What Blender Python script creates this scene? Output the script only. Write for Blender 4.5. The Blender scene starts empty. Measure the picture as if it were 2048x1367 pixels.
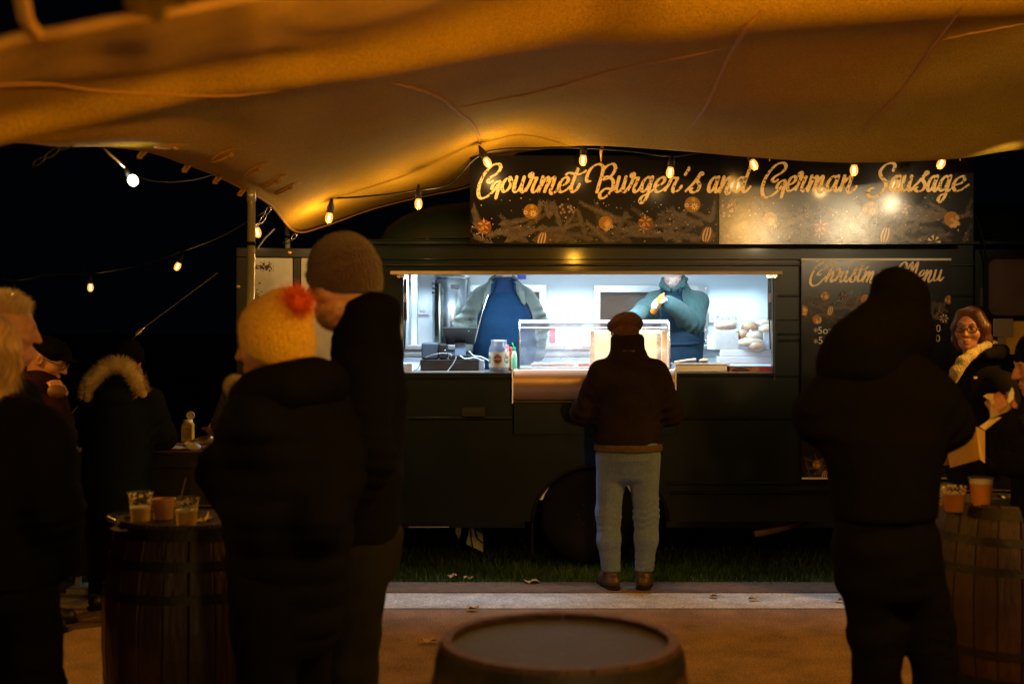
import bpy, bmesh, math, random
import numpy as np
from mathutils import Vector, Matrix, Euler

# ------------------------------------------------------------------ camera, world, exposure
SC = bpy.context.scene
FPX, CAMZ, CX, HY = 2560.0, 1.63, 1024.0, 650.0   # focal length in photo pixels, lens height, principal column, horizon row
cam_d = bpy.data.cameras.new("camera"); cam = bpy.data.objects.new("camera", cam_d)
SC.collection.objects.link(cam); SC.camera = cam
cam.location = (0, 0, CAMZ); cam.rotation_euler = (math.radians(90), 0, 0)
cam_d.lens = 45.0; cam_d.sensor_width = 36.0; cam_d.shift_y = -0.01636
cam_d.clip_start = 0.1; cam_d.clip_end = 600
cam_d.dof.use_dof = True; cam_d.dof.focus_distance = 8.3; cam_d.dof.aperture_fstop = 2.2

world = bpy.data.worlds.new("World"); SC.world = world; world.use_nodes = True
bgn = world.node_tree.nodes["Background"]
bgn.inputs[0].default_value = (0.06, 0.08, 0.13, 1); bgn.inputs[1].default_value = 0.008
SC.view_settings.view_transform = 'Standard'; SC.view_settings.look = 'None'
SC.view_settings.exposure = 0.0; SC.view_settings.gamma = 1.0; SC.view_settings.use_curve_mapping = False
SC.cycles.use_denoising = True
SC.cycles.use_adaptive_sampling = False
SC.cycles.sample_clamp_indirect = 3.0
SC.cycles.caustics_reflective = False; SC.cycles.caustics_refractive = False
SC.cycles.max_bounces = 8; SC.cycles.transparent_max_bounces = 16
SC.cycles.blur_glossy = 0.5

AMBER = (1.0, 0.44, 0.035); BULB = (1.0, 0.58, 0.20); COOL = (0.56, 0.80, 1.0)

def lamp(name, kind, loc, power, color, size=0.03, rot=None, parent=None, spot=None, spread=None):
    d = bpy.data.lights.new(name, kind); d.energy = power; d.color = color
    if kind == 'AREA':
        d.shape = 'RECTANGLE'; d.size, d.size_y = size
        if spread: d.spread = math.radians(spread)
    else:
        d.shadow_soft_size = size
    if spot: d.spot_size = spot; d.spot_blend = 0.6
    o = bpy.data.objects.new(name, d); SC.collection.objects.link(o); o.location = loc
    if rot: o.rotation_euler = rot
    if parent: o.parent = parent; o.location = Vector(loc) - ORG.get(parent.name, Vector((0, 0, 0)))
    return o

def at(px, py, Y):
    """World point that stands at depth Y and shows at column px, row py of the 2048 x 1367 photograph."""
    return Vector(((px - CX) / FPX * Y, Y, CAMZ - (py - HY) / FPX * Y))

# ------------------------------------------------------------------ materials
MATS = {}
def mat(name, color, rough=0.6, metal=0.0, var=0.0, vscale=8.0, bump=0.0, bscale=60.0, coat=0.0, emit=None, estr=0.0,
        alpha=1.0, trans=0.0, ior=1.45, stretch=(1, 1, 1), spec=0.5, attr=None, var_col=None, bump2=0.0, bscale2=8.0, sheen=0.0, rvar=0.0, sss=0.0, speck=0.0, sscale=170.0):
    m = bpy.data.materials.new(name); m.use_nodes = True
    nt = m.node_tree; p = nt.nodes["Principled BSDF"]
    p.inputs["Base Color"].default_value = (*color, 1); p.inputs["Roughness"].default_value = rough
    p.inputs["Metallic"].default_value = metal; p.inputs["IOR"].default_value = ior
    p.inputs["Specular IOR Level"].default_value = spec
    p.inputs["Coat Weight"].default_value = coat; p.inputs["Coat Roughness"].default_value = 0.08
    p.inputs["Transmission Weight"].default_value = trans; p.inputs["Alpha"].default_value = alpha
    p.inputs["Sheen Weight"].default_value = sheen
    if sss: p.inputs["Subsurface Weight"].default_value = sss; p.inputs["Subsurface Radius"].default_value = (0.01, 0.004, 0.002)
    if emit: m.cycles.emission_sampling = 'NONE'; p.inputs["Emission Color"].default_value = (*emit, 1); p.inputs["Emission Strength"].default_value = estr
    tc = nt.nodes.new("ShaderNodeTexCoord"); mp = nt.nodes.new("ShaderNodeMapping")
    mp.inputs["Scale"].default_value = stretch
    nt.links.new(tc.outputs["Object"], mp.inputs["Vector"])
    base = None
    if attr:
        a = nt.nodes.new("ShaderNodeVertexColor"); a.layer_name = attr
        nt.links.new(a.outputs["Color"], p.inputs["Base Color"]); base = a.outputs["Color"]
    if var:
        n = nt.nodes.new("ShaderNodeTexNoise"); n.inputs["Scale"].default_value = vscale; n.inputs["Detail"].default_value = 6
        n.inputs["Roughness"].default_value = 0.65
        nt.links.new(mp.outputs[0], n.inputs["Vector"])
        r = nt.nodes.new("ShaderNodeMapRange"); r.inputs[1].default_value = 0.3; r.inputs[2].default_value = 0.7
        nt.links.new(n.outputs[0], r.inputs[0])
        mx = nt.nodes.new("ShaderNodeMix"); mx.data_type = 'RGBA'
        c2 = var_col or tuple(c * (1 - var) for c in color)
        if base is None: mx.inputs[6].default_value = (*color, 1)
        else: nt.links.new(base, mx.inputs[6])
        mx.inputs[7].default_value = (*c2, 1)
        if base is not None and var_col is None:
            mx.blend_type = 'MULTIPLY'; mx.inputs[7].default_value = (1 - var, 1 - var, 1 - var, 1)
        nt.links.new(r.outputs[0], mx.inputs[0]); nt.links.new(mx.outputs[2], p.inputs["Base Color"])
        if rvar:
            rr = nt.nodes.new("ShaderNodeMapRange"); rr.inputs[1].default_value = 0.35; rr.inputs[2].default_value = 0.65
            rr.inputs[3].default_value = rough; rr.inputs[4].default_value = max(0.03, rough - rvar)
            nt.links.new(n.outputs[0], rr.inputs[0]); nt.links.new(rr.outputs[0], p.inputs["Roughness"])
    if speck:                                   # fine weave, grit or grain
        sn = nt.nodes.new("ShaderNodeTexNoise"); sn.inputs["Scale"].default_value = sscale; sn.inputs["Detail"].default_value = 1.0
        nt.links.new(mp.outputs[0], sn.inputs["Vector"])
        sr = nt.nodes.new("ShaderNodeMapRange"); sr.inputs[1].default_value = .30; sr.inputs[2].default_value = .70
        sr.inputs[3].default_value = 1 - speck; sr.inputs[4].default_value = 1 + speck; nt.links.new(sn.outputs[0], sr.inputs[0])
        vm = nt.nodes.new("ShaderNodeVectorMath"); vm.operation = 'SCALE'; nt.links.new(sr.outputs[0], vm.inputs["Scale"])
        src = p.inputs["Base Color"]
        if src.is_linked: nt.links.new(src.links[0].from_socket, vm.inputs[0])
        else: vm.inputs[0].default_value = color
        nt.links.new(vm.outputs[0], src)
    last = None
    for b, s in ((bump, bscale), (bump2, bscale2)):
        if not b: continue
        n = nt.nodes.new("ShaderNodeTexNoise"); n.inputs["Scale"].default_value = s; n.inputs["Detail"].default_value = 4
        nt.links.new(mp.outputs[0], n.inputs["Vector"])
        bm_ = nt.nodes.new("ShaderNodeBump"); bm_.inputs["Strength"].default_value = b; bm_.inputs["Distance"].default_value = 0.02
        nt.links.new(n.outputs[0], bm_.inputs["Height"])
        if last: nt.links.new(last, bm_.inputs["Normal"])
        last = bm_.outputs[0]
    if last: nt.links.new(last, p.inputs["Normal"])
    MATS[name] = m
    return m

def glass_mat(name, tint=(1, 1, 1), gloss=0.08, rough=0.03, haze=0.0, hazecol=(.8, .8, .8)):
    """Thin clear sheet: see-through with a Fresnel sheen and a little dirt."""
    m = bpy.data.materials.new(name); m.use_nodes = True; nt = m.node_tree
    nt.nodes.remove(nt.nodes["Principled BSDF"]); out = nt.nodes["Material Output"]
    t = nt.nodes.new("ShaderNodeBsdfTransparent"); t.inputs[0].default_value = (*tint, 1)
    g = nt.nodes.new("ShaderNodeBsdfGlossy"); g.inputs["Roughness"].default_value = rough
    f = nt.nodes.new("ShaderNodeLayerWeight"); f.inputs[0].default_value = 0.5
    pw = nt.nodes.new("ShaderNodeMath"); pw.operation = 'POWER'; pw.inputs[1].default_value = 4.0; nt.links.new(f.outputs["Facing"], pw.inputs[0])
    fr_ = nt.nodes.new("ShaderNodeMapRange"); fr_.inputs[3].default_value = gloss; fr_.inputs[4].default_value = min(1, gloss + .7); nt.links.new(pw.outputs[0], fr_.inputs[0])
    mx = nt.nodes.new("ShaderNodeMixShader")
    nt.links.new(fr_.outputs[0], mx.inputs[0]); nt.links.new(t.outputs[0], mx.inputs[1]); nt.links.new(g.outputs[0], mx.inputs[2])
    res = mx.outputs[0]
    if haze:
        d = nt.nodes.new("ShaderNodeBsdfDiffuse"); d.inputs[0].default_value = (*hazecol, 1)
        tl = nt.nodes.new("ShaderNodeBsdfTranslucent"); tl.inputs[0].default_value = (*hazecol, 1)
        a_ = nt.nodes.new("ShaderNodeMixShader"); a_.inputs[0].default_value = 0.5
        nt.links.new(d.outputs[0], a_.inputs[1]); nt.links.new(tl.outputs[0], a_.inputs[2])
        n = nt.nodes.new("ShaderNodeTexNoise"); n.inputs["Scale"].default_value = 14; n.inputs["Detail"].default_value = 6
        tc = nt.nodes.new("ShaderNodeTexCoord"); nt.links.new(tc.outputs["Object"], n.inputs["Vector"])
        r = nt.nodes.new("ShaderNodeMapRange"); r.inputs[1].default_value = .3; r.inputs[2].default_value = .75
        r.inputs[3].default_value = haze * .5; r.inputs[4].default_value = haze * 1.4
        nt.links.new(n.outputs[0], r.inputs[0])
        m2 = nt.nodes.new("ShaderNodeMixShader"); nt.links.new(r.outputs[0], m2.inputs[0])
        nt.links.new(res, m2.inputs[1]); nt.links.new(a_.outputs[0], m2.inputs[2]); res = m2.outputs[0]
    nt.links.new(res, out.inputs["Surface"]); MATS[name] = m
    return m

def emit_mat(name, color, strength):
    m = bpy.data.materials.new(name); m.use_nodes = True; nt = m.node_tree
    p = nt.nodes["Principled BSDF"]; p.inputs["Base Color"].default_value = (*color, 1)
    p.inputs["Emission Color"].default_value = (*color, 1); p.inputs["Emission Strength"].default_value = strength
    m.cycles.emission_sampling = 'NONE'          # the lamps inside carry the light; these only glow
    MATS[name] = m
    return m

# ------------------------------------------------------------------ objects
ORG = {}
def tag(o, label=None, cat=None, group=None, kind=None):
    if label: o["label"] = label
    if cat: o["category"] = cat
    if group: o["group"] = group
    if kind: o["kind"] = kind
    return o

def empty(name, loc, label, cat, rz=0.0, group=None):
    o = bpy.data.objects.new(name, None); SC.collection.objects.link(o)
    o.location = loc; o.rotation_euler = (0, 0, rz); o.empty_display_size = 0.1
    ORG[o.name] = Vector(loc); tag(o, label, cat, group)
    return o

def new_obj(name, me, parent=None, loc=None):
    o = bpy.data.objects.new(name, me); SC.collection.objects.link(o)
    if parent is not None: o.parent = parent; ORG[o.name] = ORG.get(parent.name, Vector((0, 0, 0)))
    if loc is not None: o.location = loc
    return o

def rootorg(p):
    return ORG.get(p.name, Vector((0, 0, 0))) if p is not None else Vector((0, 0, 0))

class MB:
    """Collects shapes in world metres (or a thing's own frame, local=True at build) and links them as one mesh object."""
    def __init__(self): self.v = []; self.f = []; self.m = []; self.c = []
    def add(self, vs, fs, mi=0, col=None):
        o = len(self.v); self.v += [tuple(x) for x in vs]; self.f += [tuple(i + o for i in f) for f in fs]
        self.m += [mi] * len(fs); self.c += [col] * len(fs)
        return self
    def box(self, lo, hi, mi=0, rot=None, col=None):
        (a, b, c), (d, e, f) = lo, hi
        vs = [(a, b, c), (d, b, c), (d, e, c), (a, e, c), (a, b, f), (d, b, f), (d, e, f), (a, e, f)]
        if rot is not None:
            ce = Vector(((a + d) / 2, (b + e) / 2, (c + f) / 2)); R = Euler(rot).to_matrix()
            vs = [tuple(R @ (Vector(v) - ce) + ce) for v in vs]
        return self.add(vs, [(3, 2, 1, 0), (4, 5, 6, 7), (0, 1, 5, 4), (1, 2, 6, 5), (2, 3, 7, 6), (3, 0, 4, 7)], mi, col)
    def quad(self, a, b, c, d, mi=0, col=None): return self.add([a, b, c, d], [(0, 1, 2, 3)], mi, col)
    def tube(self, pts, r, seg=8, mi=0, caps=True, col=None):
        pts = [Vector(p) for p in pts]; n = len(pts)
        rs = r if isinstance(r, (list, tuple)) else [r] * n
        vs, fs = [], []; prev = None
        for i, p in enumerate(pts):
            t = (pts[min(i + 1, n - 1)] - pts[max(i - 1, 0)]); t = t.normalized() if t.length else Vector((0, 0, 1))
            if prev is None:
                ref = Vector((0, 0, 1)) if abs(t.z) < 0.9 else Vector((1, 0, 0))
                u = t.cross(ref).normalized()
            else:
                u = (prev - t * prev.dot(t)); u = u.normalized() if u.length > 1e-6 else t.orthogonal().normalized()
            prev = u; w = t.cross(u)
            for k in range(seg):
                a = 2 * math.pi * k / seg; vs.append(p + (u * math.cos(a) + w * math.sin(a)) * rs[i])
        for i in range(n - 1):
            for k in range(seg):
                k2 = (k + 1) % seg; fs.append((i * seg + k, i * seg + k2, (i + 1) * seg + k2, (i + 1) * seg + k))
        if caps: fs += [tuple(reversed(range(seg))), tuple(range((n - 1) * seg, n * seg))]
        return self.add(vs, fs, mi, col)
    def lathe(self, prof, c, seg=24, mi=0, axis='Z', scale=(1, 1), col=None, R=None, cap0=True, cap1=True):
        vs, fs = [], []; n = len(prof); c = Vector(c)
        for r, h in prof:
            for k in range(seg):
                a = 2 * math.pi * k / seg; x, y = r * math.cos(a) * scale[0], r * math.sin(a) * scale[1]
                v = Vector((x, y, h)) if axis == 'Z' else (Vector((x, h, y)) if axis == 'Y' else Vector((h, x, y)))
                vs.append(c + (R @ v if R is not None else v))
        for i in range(n - 1):
            for k in range(seg):
                k2 = (k + 1) % seg; q = (i * seg + k, i * seg + k2, (i + 1) * seg + k2, (i + 1) * seg + k)
                fs.append(q if axis != 'Y' else tuple(reversed(q)))
        if cap0 and prof[0][0] > 1e-5: fs.append(tuple(reversed(range(seg))))
        if cap1 and prof[-1][0] > 1e-5: fs.append(tuple(range((n - 1) * seg, n * seg)))
        return self.add(vs, fs, mi, col)
    def ball(self, c, r, seg=12, rings=8, mi=0, R=None, col=None):
        r = (r, r, r) if not isinstance(r, (tuple, list)) else r
        vs, fs = [], []; c = Vector(c)
        for i in range(rings + 1):
            th = math.pi * i / rings
            for k in range(seg):
                a = 2 * math.pi * k / seg
                v = Vector((r[0] * math.sin(th) * math.cos(a), r[1] * math.sin(th) * math.sin(a), -r[2] * math.cos(th)))
                vs.append(c + (R @ v if R is not None else v))
        for i in range(rings):
            for k in range(seg):
                k2 = (k + 1) % seg; fs.append((i * seg + k, i * seg + k2, (i + 1) * seg + k2, (i + 1) * seg + k))
        return self.add(vs, fs, mi, col)
    def prism(self, outline, y0, y1, mi=0, col=None):
        """Outline of (x, z) points in the facing plane, solid from depth y0 to y1."""
        n = len(outline); vs = [(x, y0, z) for x, z in outline] + [(x, y1, z) for x, z in outline]
        fs = [tuple(range(n)), tuple(reversed(range(n, 2 * n)))] + [(i, i + n, (i + 1) % n + n, (i + 1) % n) for i in range(n)]
        return self.add(vs, fs, mi, col)
    def build(self, name, mats, parent=None, smooth=False, bevel=0.0, local=False, org=None, angle=None, at_org=False):
        mats = mats if isinstance(mats, (list, tuple)) else [mats]
        o = Vector((0, 0, 0)) if local else (rootorg(parent) if parent is not None else (Vector(org) if org is not None else Vector((0, 0, 0))))
        me = bpy.data.meshes.new(name)
        me.from_pydata([(x - o.x, y - o.y, z - o.z) for x, y, z in self.v], [], self.f)
        for m_ in mats: me.materials.append(m_)
        me.polygons.foreach_set("material_index", self.m)
        if smooth: me.polygons.foreach_set("use_smooth", [True] * len(self.f))
        if any(c is not None for c in self.c):
            ca = me.color_attributes.new("Col", 'FLOAT_COLOR', 'CORNER')
            buf = []
            for p, c in zip(me.polygons, self.c): buf += list((*(c or (1, 1, 1)), 1)) * p.loop_total
            ca.data.foreach_set("color", buf)
        me.update()
        bmv = bmesh.new(); bmv.from_mesh(me)
        if not any(c is not None for c in self.c) and len(self.f) < 60000: bmesh.ops.recalc_face_normals(bmv, faces=bmv.faces)
        bmv.to_mesh(me); bmv.free()
        ob = new_obj(name, me, parent)
        if parent is None: ob.location = o; ORG[ob.name] = o
        if bevel:
            b = ob.modifiers.new("edge", 'BEVEL'); b.width = bevel; b.segments = 2; b.limit_method = 'ANGLE'; b.harden_normals = False
        if angle and smooth: me.set_sharp_from_angle(angle=angle)
        return ob

def spline(pts, n=8):
    """Catmull-Rom through pts (tuples of any length)."""
    P = [np.array(p, float) for p in pts]
    if len(P) < 3: return [P[0] + (P[-1] - P[0]) * t for t in np.linspace(0, 1, n + 1)]
    P = [2 * P[0] - P[1]] + P + [2 * P[-1] - P[-2]]; out = []
    for i in range(1, len(P) - 2):
        for k in range(n):
            t = k / n; a, b, c, d = P[i - 1:i + 3]
            out.append(.5 * (2 * b + (c - a) * t + (2 * a - 5 * b + 4 * c - d) * t * t + (3 * b - a - 3 * c + d) * t ** 3))
    out.append(P[-2]); return out

def mesh_from(name, V, Fc, m, parent=None, smooth=True):
    me = bpy.data.meshes.new(name)
    V = np.asarray(V, np.float32); Fc = np.asarray(Fc, np.int32); k = Fc.shape[1]
    me.vertices.add(len(V)); me.vertices.foreach_set("co", V.ravel())
    me.loops.add(Fc.size); me.loops.foreach_set("vertex_index", Fc.ravel())
    me.polygons.add(len(Fc)); me.polygons.foreach_set("loop_start", np.arange(len(Fc), dtype=np.int32) * k)
    me.polygons.foreach_set("use_smooth", np.full(len(Fc), smooth))
    for q in (m if isinstance(m, (list, tuple)) else [m]): me.materials.append(q)
    me.update(calc_edges=True); me.validate()
    return new_obj(name, me, parent)
# ------------------------------------------------------------------ soft shapes for bodies and clothes: blended limbs, then one skin
_rng = np.random.RandomState(5)
_K = _rng.normal(size=(40, 3)); _K /= np.linalg.norm(_K, axis=1)[:, None]; _PH = _rng.uniform(0, 6.28, 40)
def wob(P, freq, seed=0, n=5):
    s = 0
    for i in range(n):
        j = (seed * 7 + i * 3) % 40
        s = s + np.sin(P @ (_K[j] * freq * (0.7 + 0.25 * i)) + _PH[(j + seed) % 40])
    return s / n

class Shape:
    def __init__(self): self.p = []; self.lo = np.full(3, 1e9); self.hi = np.full(3, -1e9)
    def _bb(self, pts, r):
        for q in pts: self.lo = np.minimum(self.lo, np.array(q) - r); self.hi = np.maximum(self.hi, np.array(q) + r)
    def cap(self, a, b, ra, rb=None, k=.02, op='u'):
        a, b = np.array(a, float), np.array(b, float); rb = ra if rb is None else rb
        def fn(P):
            d = b - a; t = np.clip(((P - a) @ d) / max(d @ d, 1e-9), 0, 1)
            return np.linalg.norm(P - a - t[:, None] * d, axis=1) - (ra + (rb - ra) * t)
        if op == 'u': self._bb((a, b), max(ra, rb) + .02)
        self.p.append((fn, op, k)); return self
    def chain(self, pts, rs, k=.02):
        for i in range(len(pts) - 1): self.cap(pts[i], pts[i + 1], rs[i], rs[i + 1], k)
        return self
    def ell(self, c, r, R=None, k=.02, op='u'):
        c, r = np.array(c, float), np.array(r, float)
        def fn(P):
            q = P - c
            if R is not None: q = q @ np.array(R)
            k0 = np.linalg.norm(q / r, axis=1); k1 = np.linalg.norm(q / (r * r), axis=1)
            return k0 * (k0 - 1) / np.maximum(k1, 1e-6)
        if op == 'u': self._bb((c,), max(r) + .02)
        self.p.append((fn, op, k)); return self
    def rings(self, rs, k=.03, infl=0.0):
        """rs: (z, half width, half depth, y offset[, x offset]) from low to high: an oval trunk."""
        rs = [tuple(q) + (0,) * (5 - len(q)) for q in rs]
        z = np.array([q[0] for q in rs]); W = np.array([q[1] for q in rs]) + infl; D = np.array([q[2] for q in rs]) + infl
        O = np.array([q[3] for q in rs]); XO = np.array([q[4] for q in rs])
        def fn(P):
            zz = np.clip(P[:, 2], z[0], z[-1])
            w, d, o, xo = (np.interp(zz, z, A) for A in (W, D, O, XO))
            ov = (P[:, 2] - zz); m = np.minimum(w, d)
            k0 = np.sqrt(((P[:, 0] - xo) / w) ** 2 + ((P[:, 1] - o) / d) ** 2 + (ov / (m * .55)) ** 2)
            return (k0 - 1) * m
        for q in rs: self._bb(((q[4], q[3], q[0]),), max(q[1], q[2]) + infl + .03)
        self.p.append((fn, 'u', k)); return self
    def f(self, fn, op='u', k=.02): self.p.append((fn, op, k)); return self
    def cut(self, n, d, k=.004):
        """Keeps the side where n.p < d."""
        n = np.array(n, float)
        self.p.append((lambda P: P @ n - d, 'i', k)); return self
    def eval(self, P):
        v = None
        for fn, op, k in self.p:
            d = fn(P)
            if v is None: v = d; continue
            if op == 'u':
                h = np.clip(.5 + .5 * (d - v) / k, 0, 1); v = d * (1 - h) + v * h - k * h * (1 - h)
            elif op == 's':
                h = np.clip(.5 - .5 * (v + d) / k, 0, 1); v = v * (1 - h) - d * h + k * h * (1 - h)
            elif op == 'i':
                h = np.clip(.5 - .5 * (d - v) / k, 0, 1); v = d * (1 - h) + v * h + k * h * (1 - h)
            elif op == 'd': v = v + d
        return v
    def skin(self, res):
        lo, hi = self.lo - 2 * res, self.hi + 2 * res
        n = np.ceil((hi - lo) / res).astype(int) + 1
        ax = [lo[i] + np.arange(n[i]) * res for i in range(3)]
        G = np.stack(np.meshgrid(*ax, indexing='ij'), -1).reshape(-1, 3)
        v = np.concatenate([self.eval(G[i:i + 200000]) for i in range(0, len(G), 200000)]).reshape(n)
        return surface_net(v, lo, res)

def surface_net(v, lo, res):
    ins = v < 0; nx, ny, nz = v.shape
    acc = np.zeros((nx - 1, ny - 1, nz - 1, 3), np.float32); cnt = np.zeros((nx - 1, ny - 1, nz - 1), np.float32)
    cs = [(i, j, k) for i in (0, 1) for j in (0, 1) for k in (0, 1)]
    def C(c): return v[c[0]:nx - 1 + c[0], c[1]:ny - 1 + c[1], c[2]:nz - 1 + c[2]]
    for a in cs:
        for axis in range(3):
            if a[axis]: continue
            b = list(a); b[axis] = 1
            va, vb = C(a), C(tuple(b)); m = (va < 0) != (vb < 0)
            t = np.where(m, va / np.where(m, va - vb, 1), 0)
            for q in range(3): acc[..., q] += np.where(m, a[q] + (t if q == axis else 0), 0)
            cnt += m
    act = cnt > 0; idx = -np.ones(act.shape, np.int64); idx[act] = np.arange(act.sum())
    I = np.argwhere(act); V = (acc[act] / cnt[act][:, None] + I) * res + lo
    F = []
    for axis in range(3):
        s0 = [slice(None)] * 3; s1 = [slice(None)] * 3; s0[axis] = slice(0, -1); s1[axis] = slice(1, None)
        A, B = ins[tuple(s0)], ins[tuple(s1)]; E = np.argwhere(A != B)
        u, w = [(1, 2), (2, 0), (0, 1)][axis]
        lim = act.shape
        ok = (E[:, u] > 0) & (E[:, w] > 0) & (E[:, u] < lim[u]) & (E[:, w] < lim[w]); E = E[ok]
        if not len(E): continue
        q = []
        for du, dw in ((-1, -1), (0, -1), (0, 0), (-1, 0)):
            e = E.copy(); e[:, u] += du; e[:, w] += dw; q.append(idx[e[:, 0], e[:, 1], e[:, 2]])
        q = np.stack(q, 1); flip = ~A[E[:, 0], E[:, 1], E[:, 2]]
        q[flip] = q[flip][:, ::-1]; F.append(q)
    F = np.concatenate(F); return V, F[(F >= 0).all(1)]

def rotm(yaw=0, pitch=0, roll=0):
    """Head turn: yaw about z, pitch (chin down positive), roll about the facing axis."""
    return np.array((Matrix.Rotation(yaw, 3, 'Z') @ Matrix.Rotation(-pitch, 3, 'X') @ Matrix.Rotation(roll, 3, 'Y')))

def blades(name, bases, dirs, lens, width, m, parent=None, curl=0.0, rng=None, segs=2):
    """Many thin tapered hairs or grass blades as one mesh."""
    rng = rng or np.random.RandomState(1)
    n = len(bases); bases = np.asarray(bases); dirs = np.asarray(dirs); lens = np.asarray(lens).reshape(-1, 1) * np.ones((n, 1))
    side = np.cross(dirs, rng.normal(size=(n, 3))); side /= np.linalg.norm(side, axis=1)[:, None] + 1e-9
    bend = np.cross(dirs, side) * curl * rng.uniform(-1, 1, (n, 1))
    w = np.asarray(width).reshape(-1, 1) * np.ones((n, 1)) / 2
    rows = []
    for s in range(segs):
        t = s / segs; c = bases + dirs * lens * t + bend * lens * t * t; rows += [c - side * w * (1 - .7 * t), c + side * w * (1 - .7 * t)]
    rows.append(bases + dirs * lens + bend * lens)
    k = len(rows); V = np.stack(rows, 1).reshape(-1, 3); b = np.arange(n)[:, None] * k; F = []
    for s in range(segs - 1):
        F += [b + np.array([[2 * s, 2 * s + 1, 2 * s + 3]]), b + np.array([[2 * s, 2 * s + 3, 2 * s + 2]])]
    F.append(b + np.array([[k - 3, k - 2, k - 1]]))
    return mesh_from(name, V, np.concatenate(F), m, parent)
# ------------------------------------------------------------------ material palette
tarmac = mat("brown_path_gravel", (.26, .155, .088), .85, speck=.55, sscale=110, var=.55, vscale=3.5, bump=1.0, bscale=95, bump2=.3, bscale2=9)
concrete = mat("pale_concrete", (.44, .405, .385), .85, speck=.40, sscale=120, var=.45, vscale=7, bump=.7, bscale=110, bump2=.2, bscale2=4)
soil = mat("soil_edging", (.12, .062, .032), .9, speck=.5, sscale=110, var=.5, vscale=14, bump=.8, bscale=70)
lawn_m = mat("lawn_soil", (.012, .022, .008), .95, var=.5, vscale=9, bump=.6, bscale=60)
blade_m = mat("grass_blade", (.026, .095, .016), .6, var=.5, vscale=3)
canvas = mat("tent_canvas", (.46, .27, .022), .85, spec=.08, speck=.42, sscale=190, var=.20, vscale=1.6, bump=.3, bscale=300, bump2=.10, bscale2=5)
canvas_rope = mat("tent_rope", (.40, .20, .03), .8, bump=.4, bscale=200)
steel_pole = mat("galvanised_steel", (.70, .66, .58), .30, metal=.55, var=.25, vscale=30, stretch=(1, 1, .1))
black_rubber = mat("black_rubber", (.005, .005, .005), .7, spec=.15)
green_paint = mat("dark_green_paint", (.0026, .0078, .0060), .30, speck=.5, sscale=140, var=.3, vscale=3, spec=.22, coat=.16, bump2=.05, bscale2=3)
dark_trim = mat("dark_trim", (.008, .009, .008), .4)
white_wall = mat("white_wipe_clean_wall", (.86, .89, .91), .35, var=.06, vscale=3)
stainless = mat("stainless_steel", (.55, .54, .52), .30, metal=1, var=.2, vscale=12, stretch=(1, 1, 12), bump=.05, bscale=120)
brass_bar = mat("worn_timber_bar", (.42, .30, .14), .5, var=.5, vscale=20, stretch=(.3, 1, 1))
white_plastic = mat("white_plastic", (.78, .80, .82), .35)
black_plastic = mat("black_plastic", (.010, .011, .013), .35)
grey_card = mat("grey_cardboard", (.40, .375, .35), .85, var=.12, vscale=30)
white_card = mat("white_cardboard", (.55, .54, .56), .8, var=.06, vscale=20)

# ------------------------------------------------------------------ ground
def sheet(name, x0, y0, x1, y1, z, m, n=1):
    b = MB(); b.quad((x0, y0, z), (x1, y0, z), (x1, y1, z), (x0, y1, z)); o = b.build(name, m); tag(o, kind='structure'); return o
sheet("lawn", -250, -250, 250, 250, -.012, lawn_m)
sheet("tarmac_path", -30, -14, 30, 7.36, 0.0, tarmac)
sheet("concrete_edging", -30, 7.36, 30, 7.775, .004, concrete)
kb = MB(); rng = random.Random(3)
x = -30.0
kb.box((-30, 7.775, -.02), (30, 8.09, .010)); o = kb.build("soil_border", soil, bevel=.006); tag(o, kind='structure')
# grit on the path
rp_ = np.random.RandomState(21); npb = 2600
pc = np.stack([rp_.uniform(-3.2, 3.2, npb), rp_.uniform(4.6, 7.75, npb), np.full(npb, .002)], 1); pr_ = rp_.uniform(.0018, .0055, (npb, 1)) ** 1.0
tt = np.array([(1, 0, 0), (-.5, .87, 0), (-.5, -.87, 0), (.1, 0, 1.0)]); ra_ = rp_.uniform(0, 6.28, npb)
Rm = np.stack([np.stack([np.cos(ra_), -np.sin(ra_), 0 * ra_], 1), np.stack([np.sin(ra_), np.cos(ra_), 0 * ra_], 1), np.stack([0 * ra_, 0 * ra_, 1 + 0 * ra_], 1)], 1)
Vp = (np.einsum('nij,kj->nki', Rm, tt) * pr_[:, None, :] + pc[:, None, :]).reshape(-1, 3)
Fp = (np.arange(npb)[:, None, None] * 4 + np.array([(0, 1, 3), (1, 2, 3), (2, 0, 3)])[None]).reshape(-1, 3)
gp = mesh_from("gravel", Vp, Fp, mat("path_grit", (.30, .22, .15), .9, var=.6, vscale=30), None, False); tag(gp, "loose grit scattered over the brown path", "gravel", kind='stuff')
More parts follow.
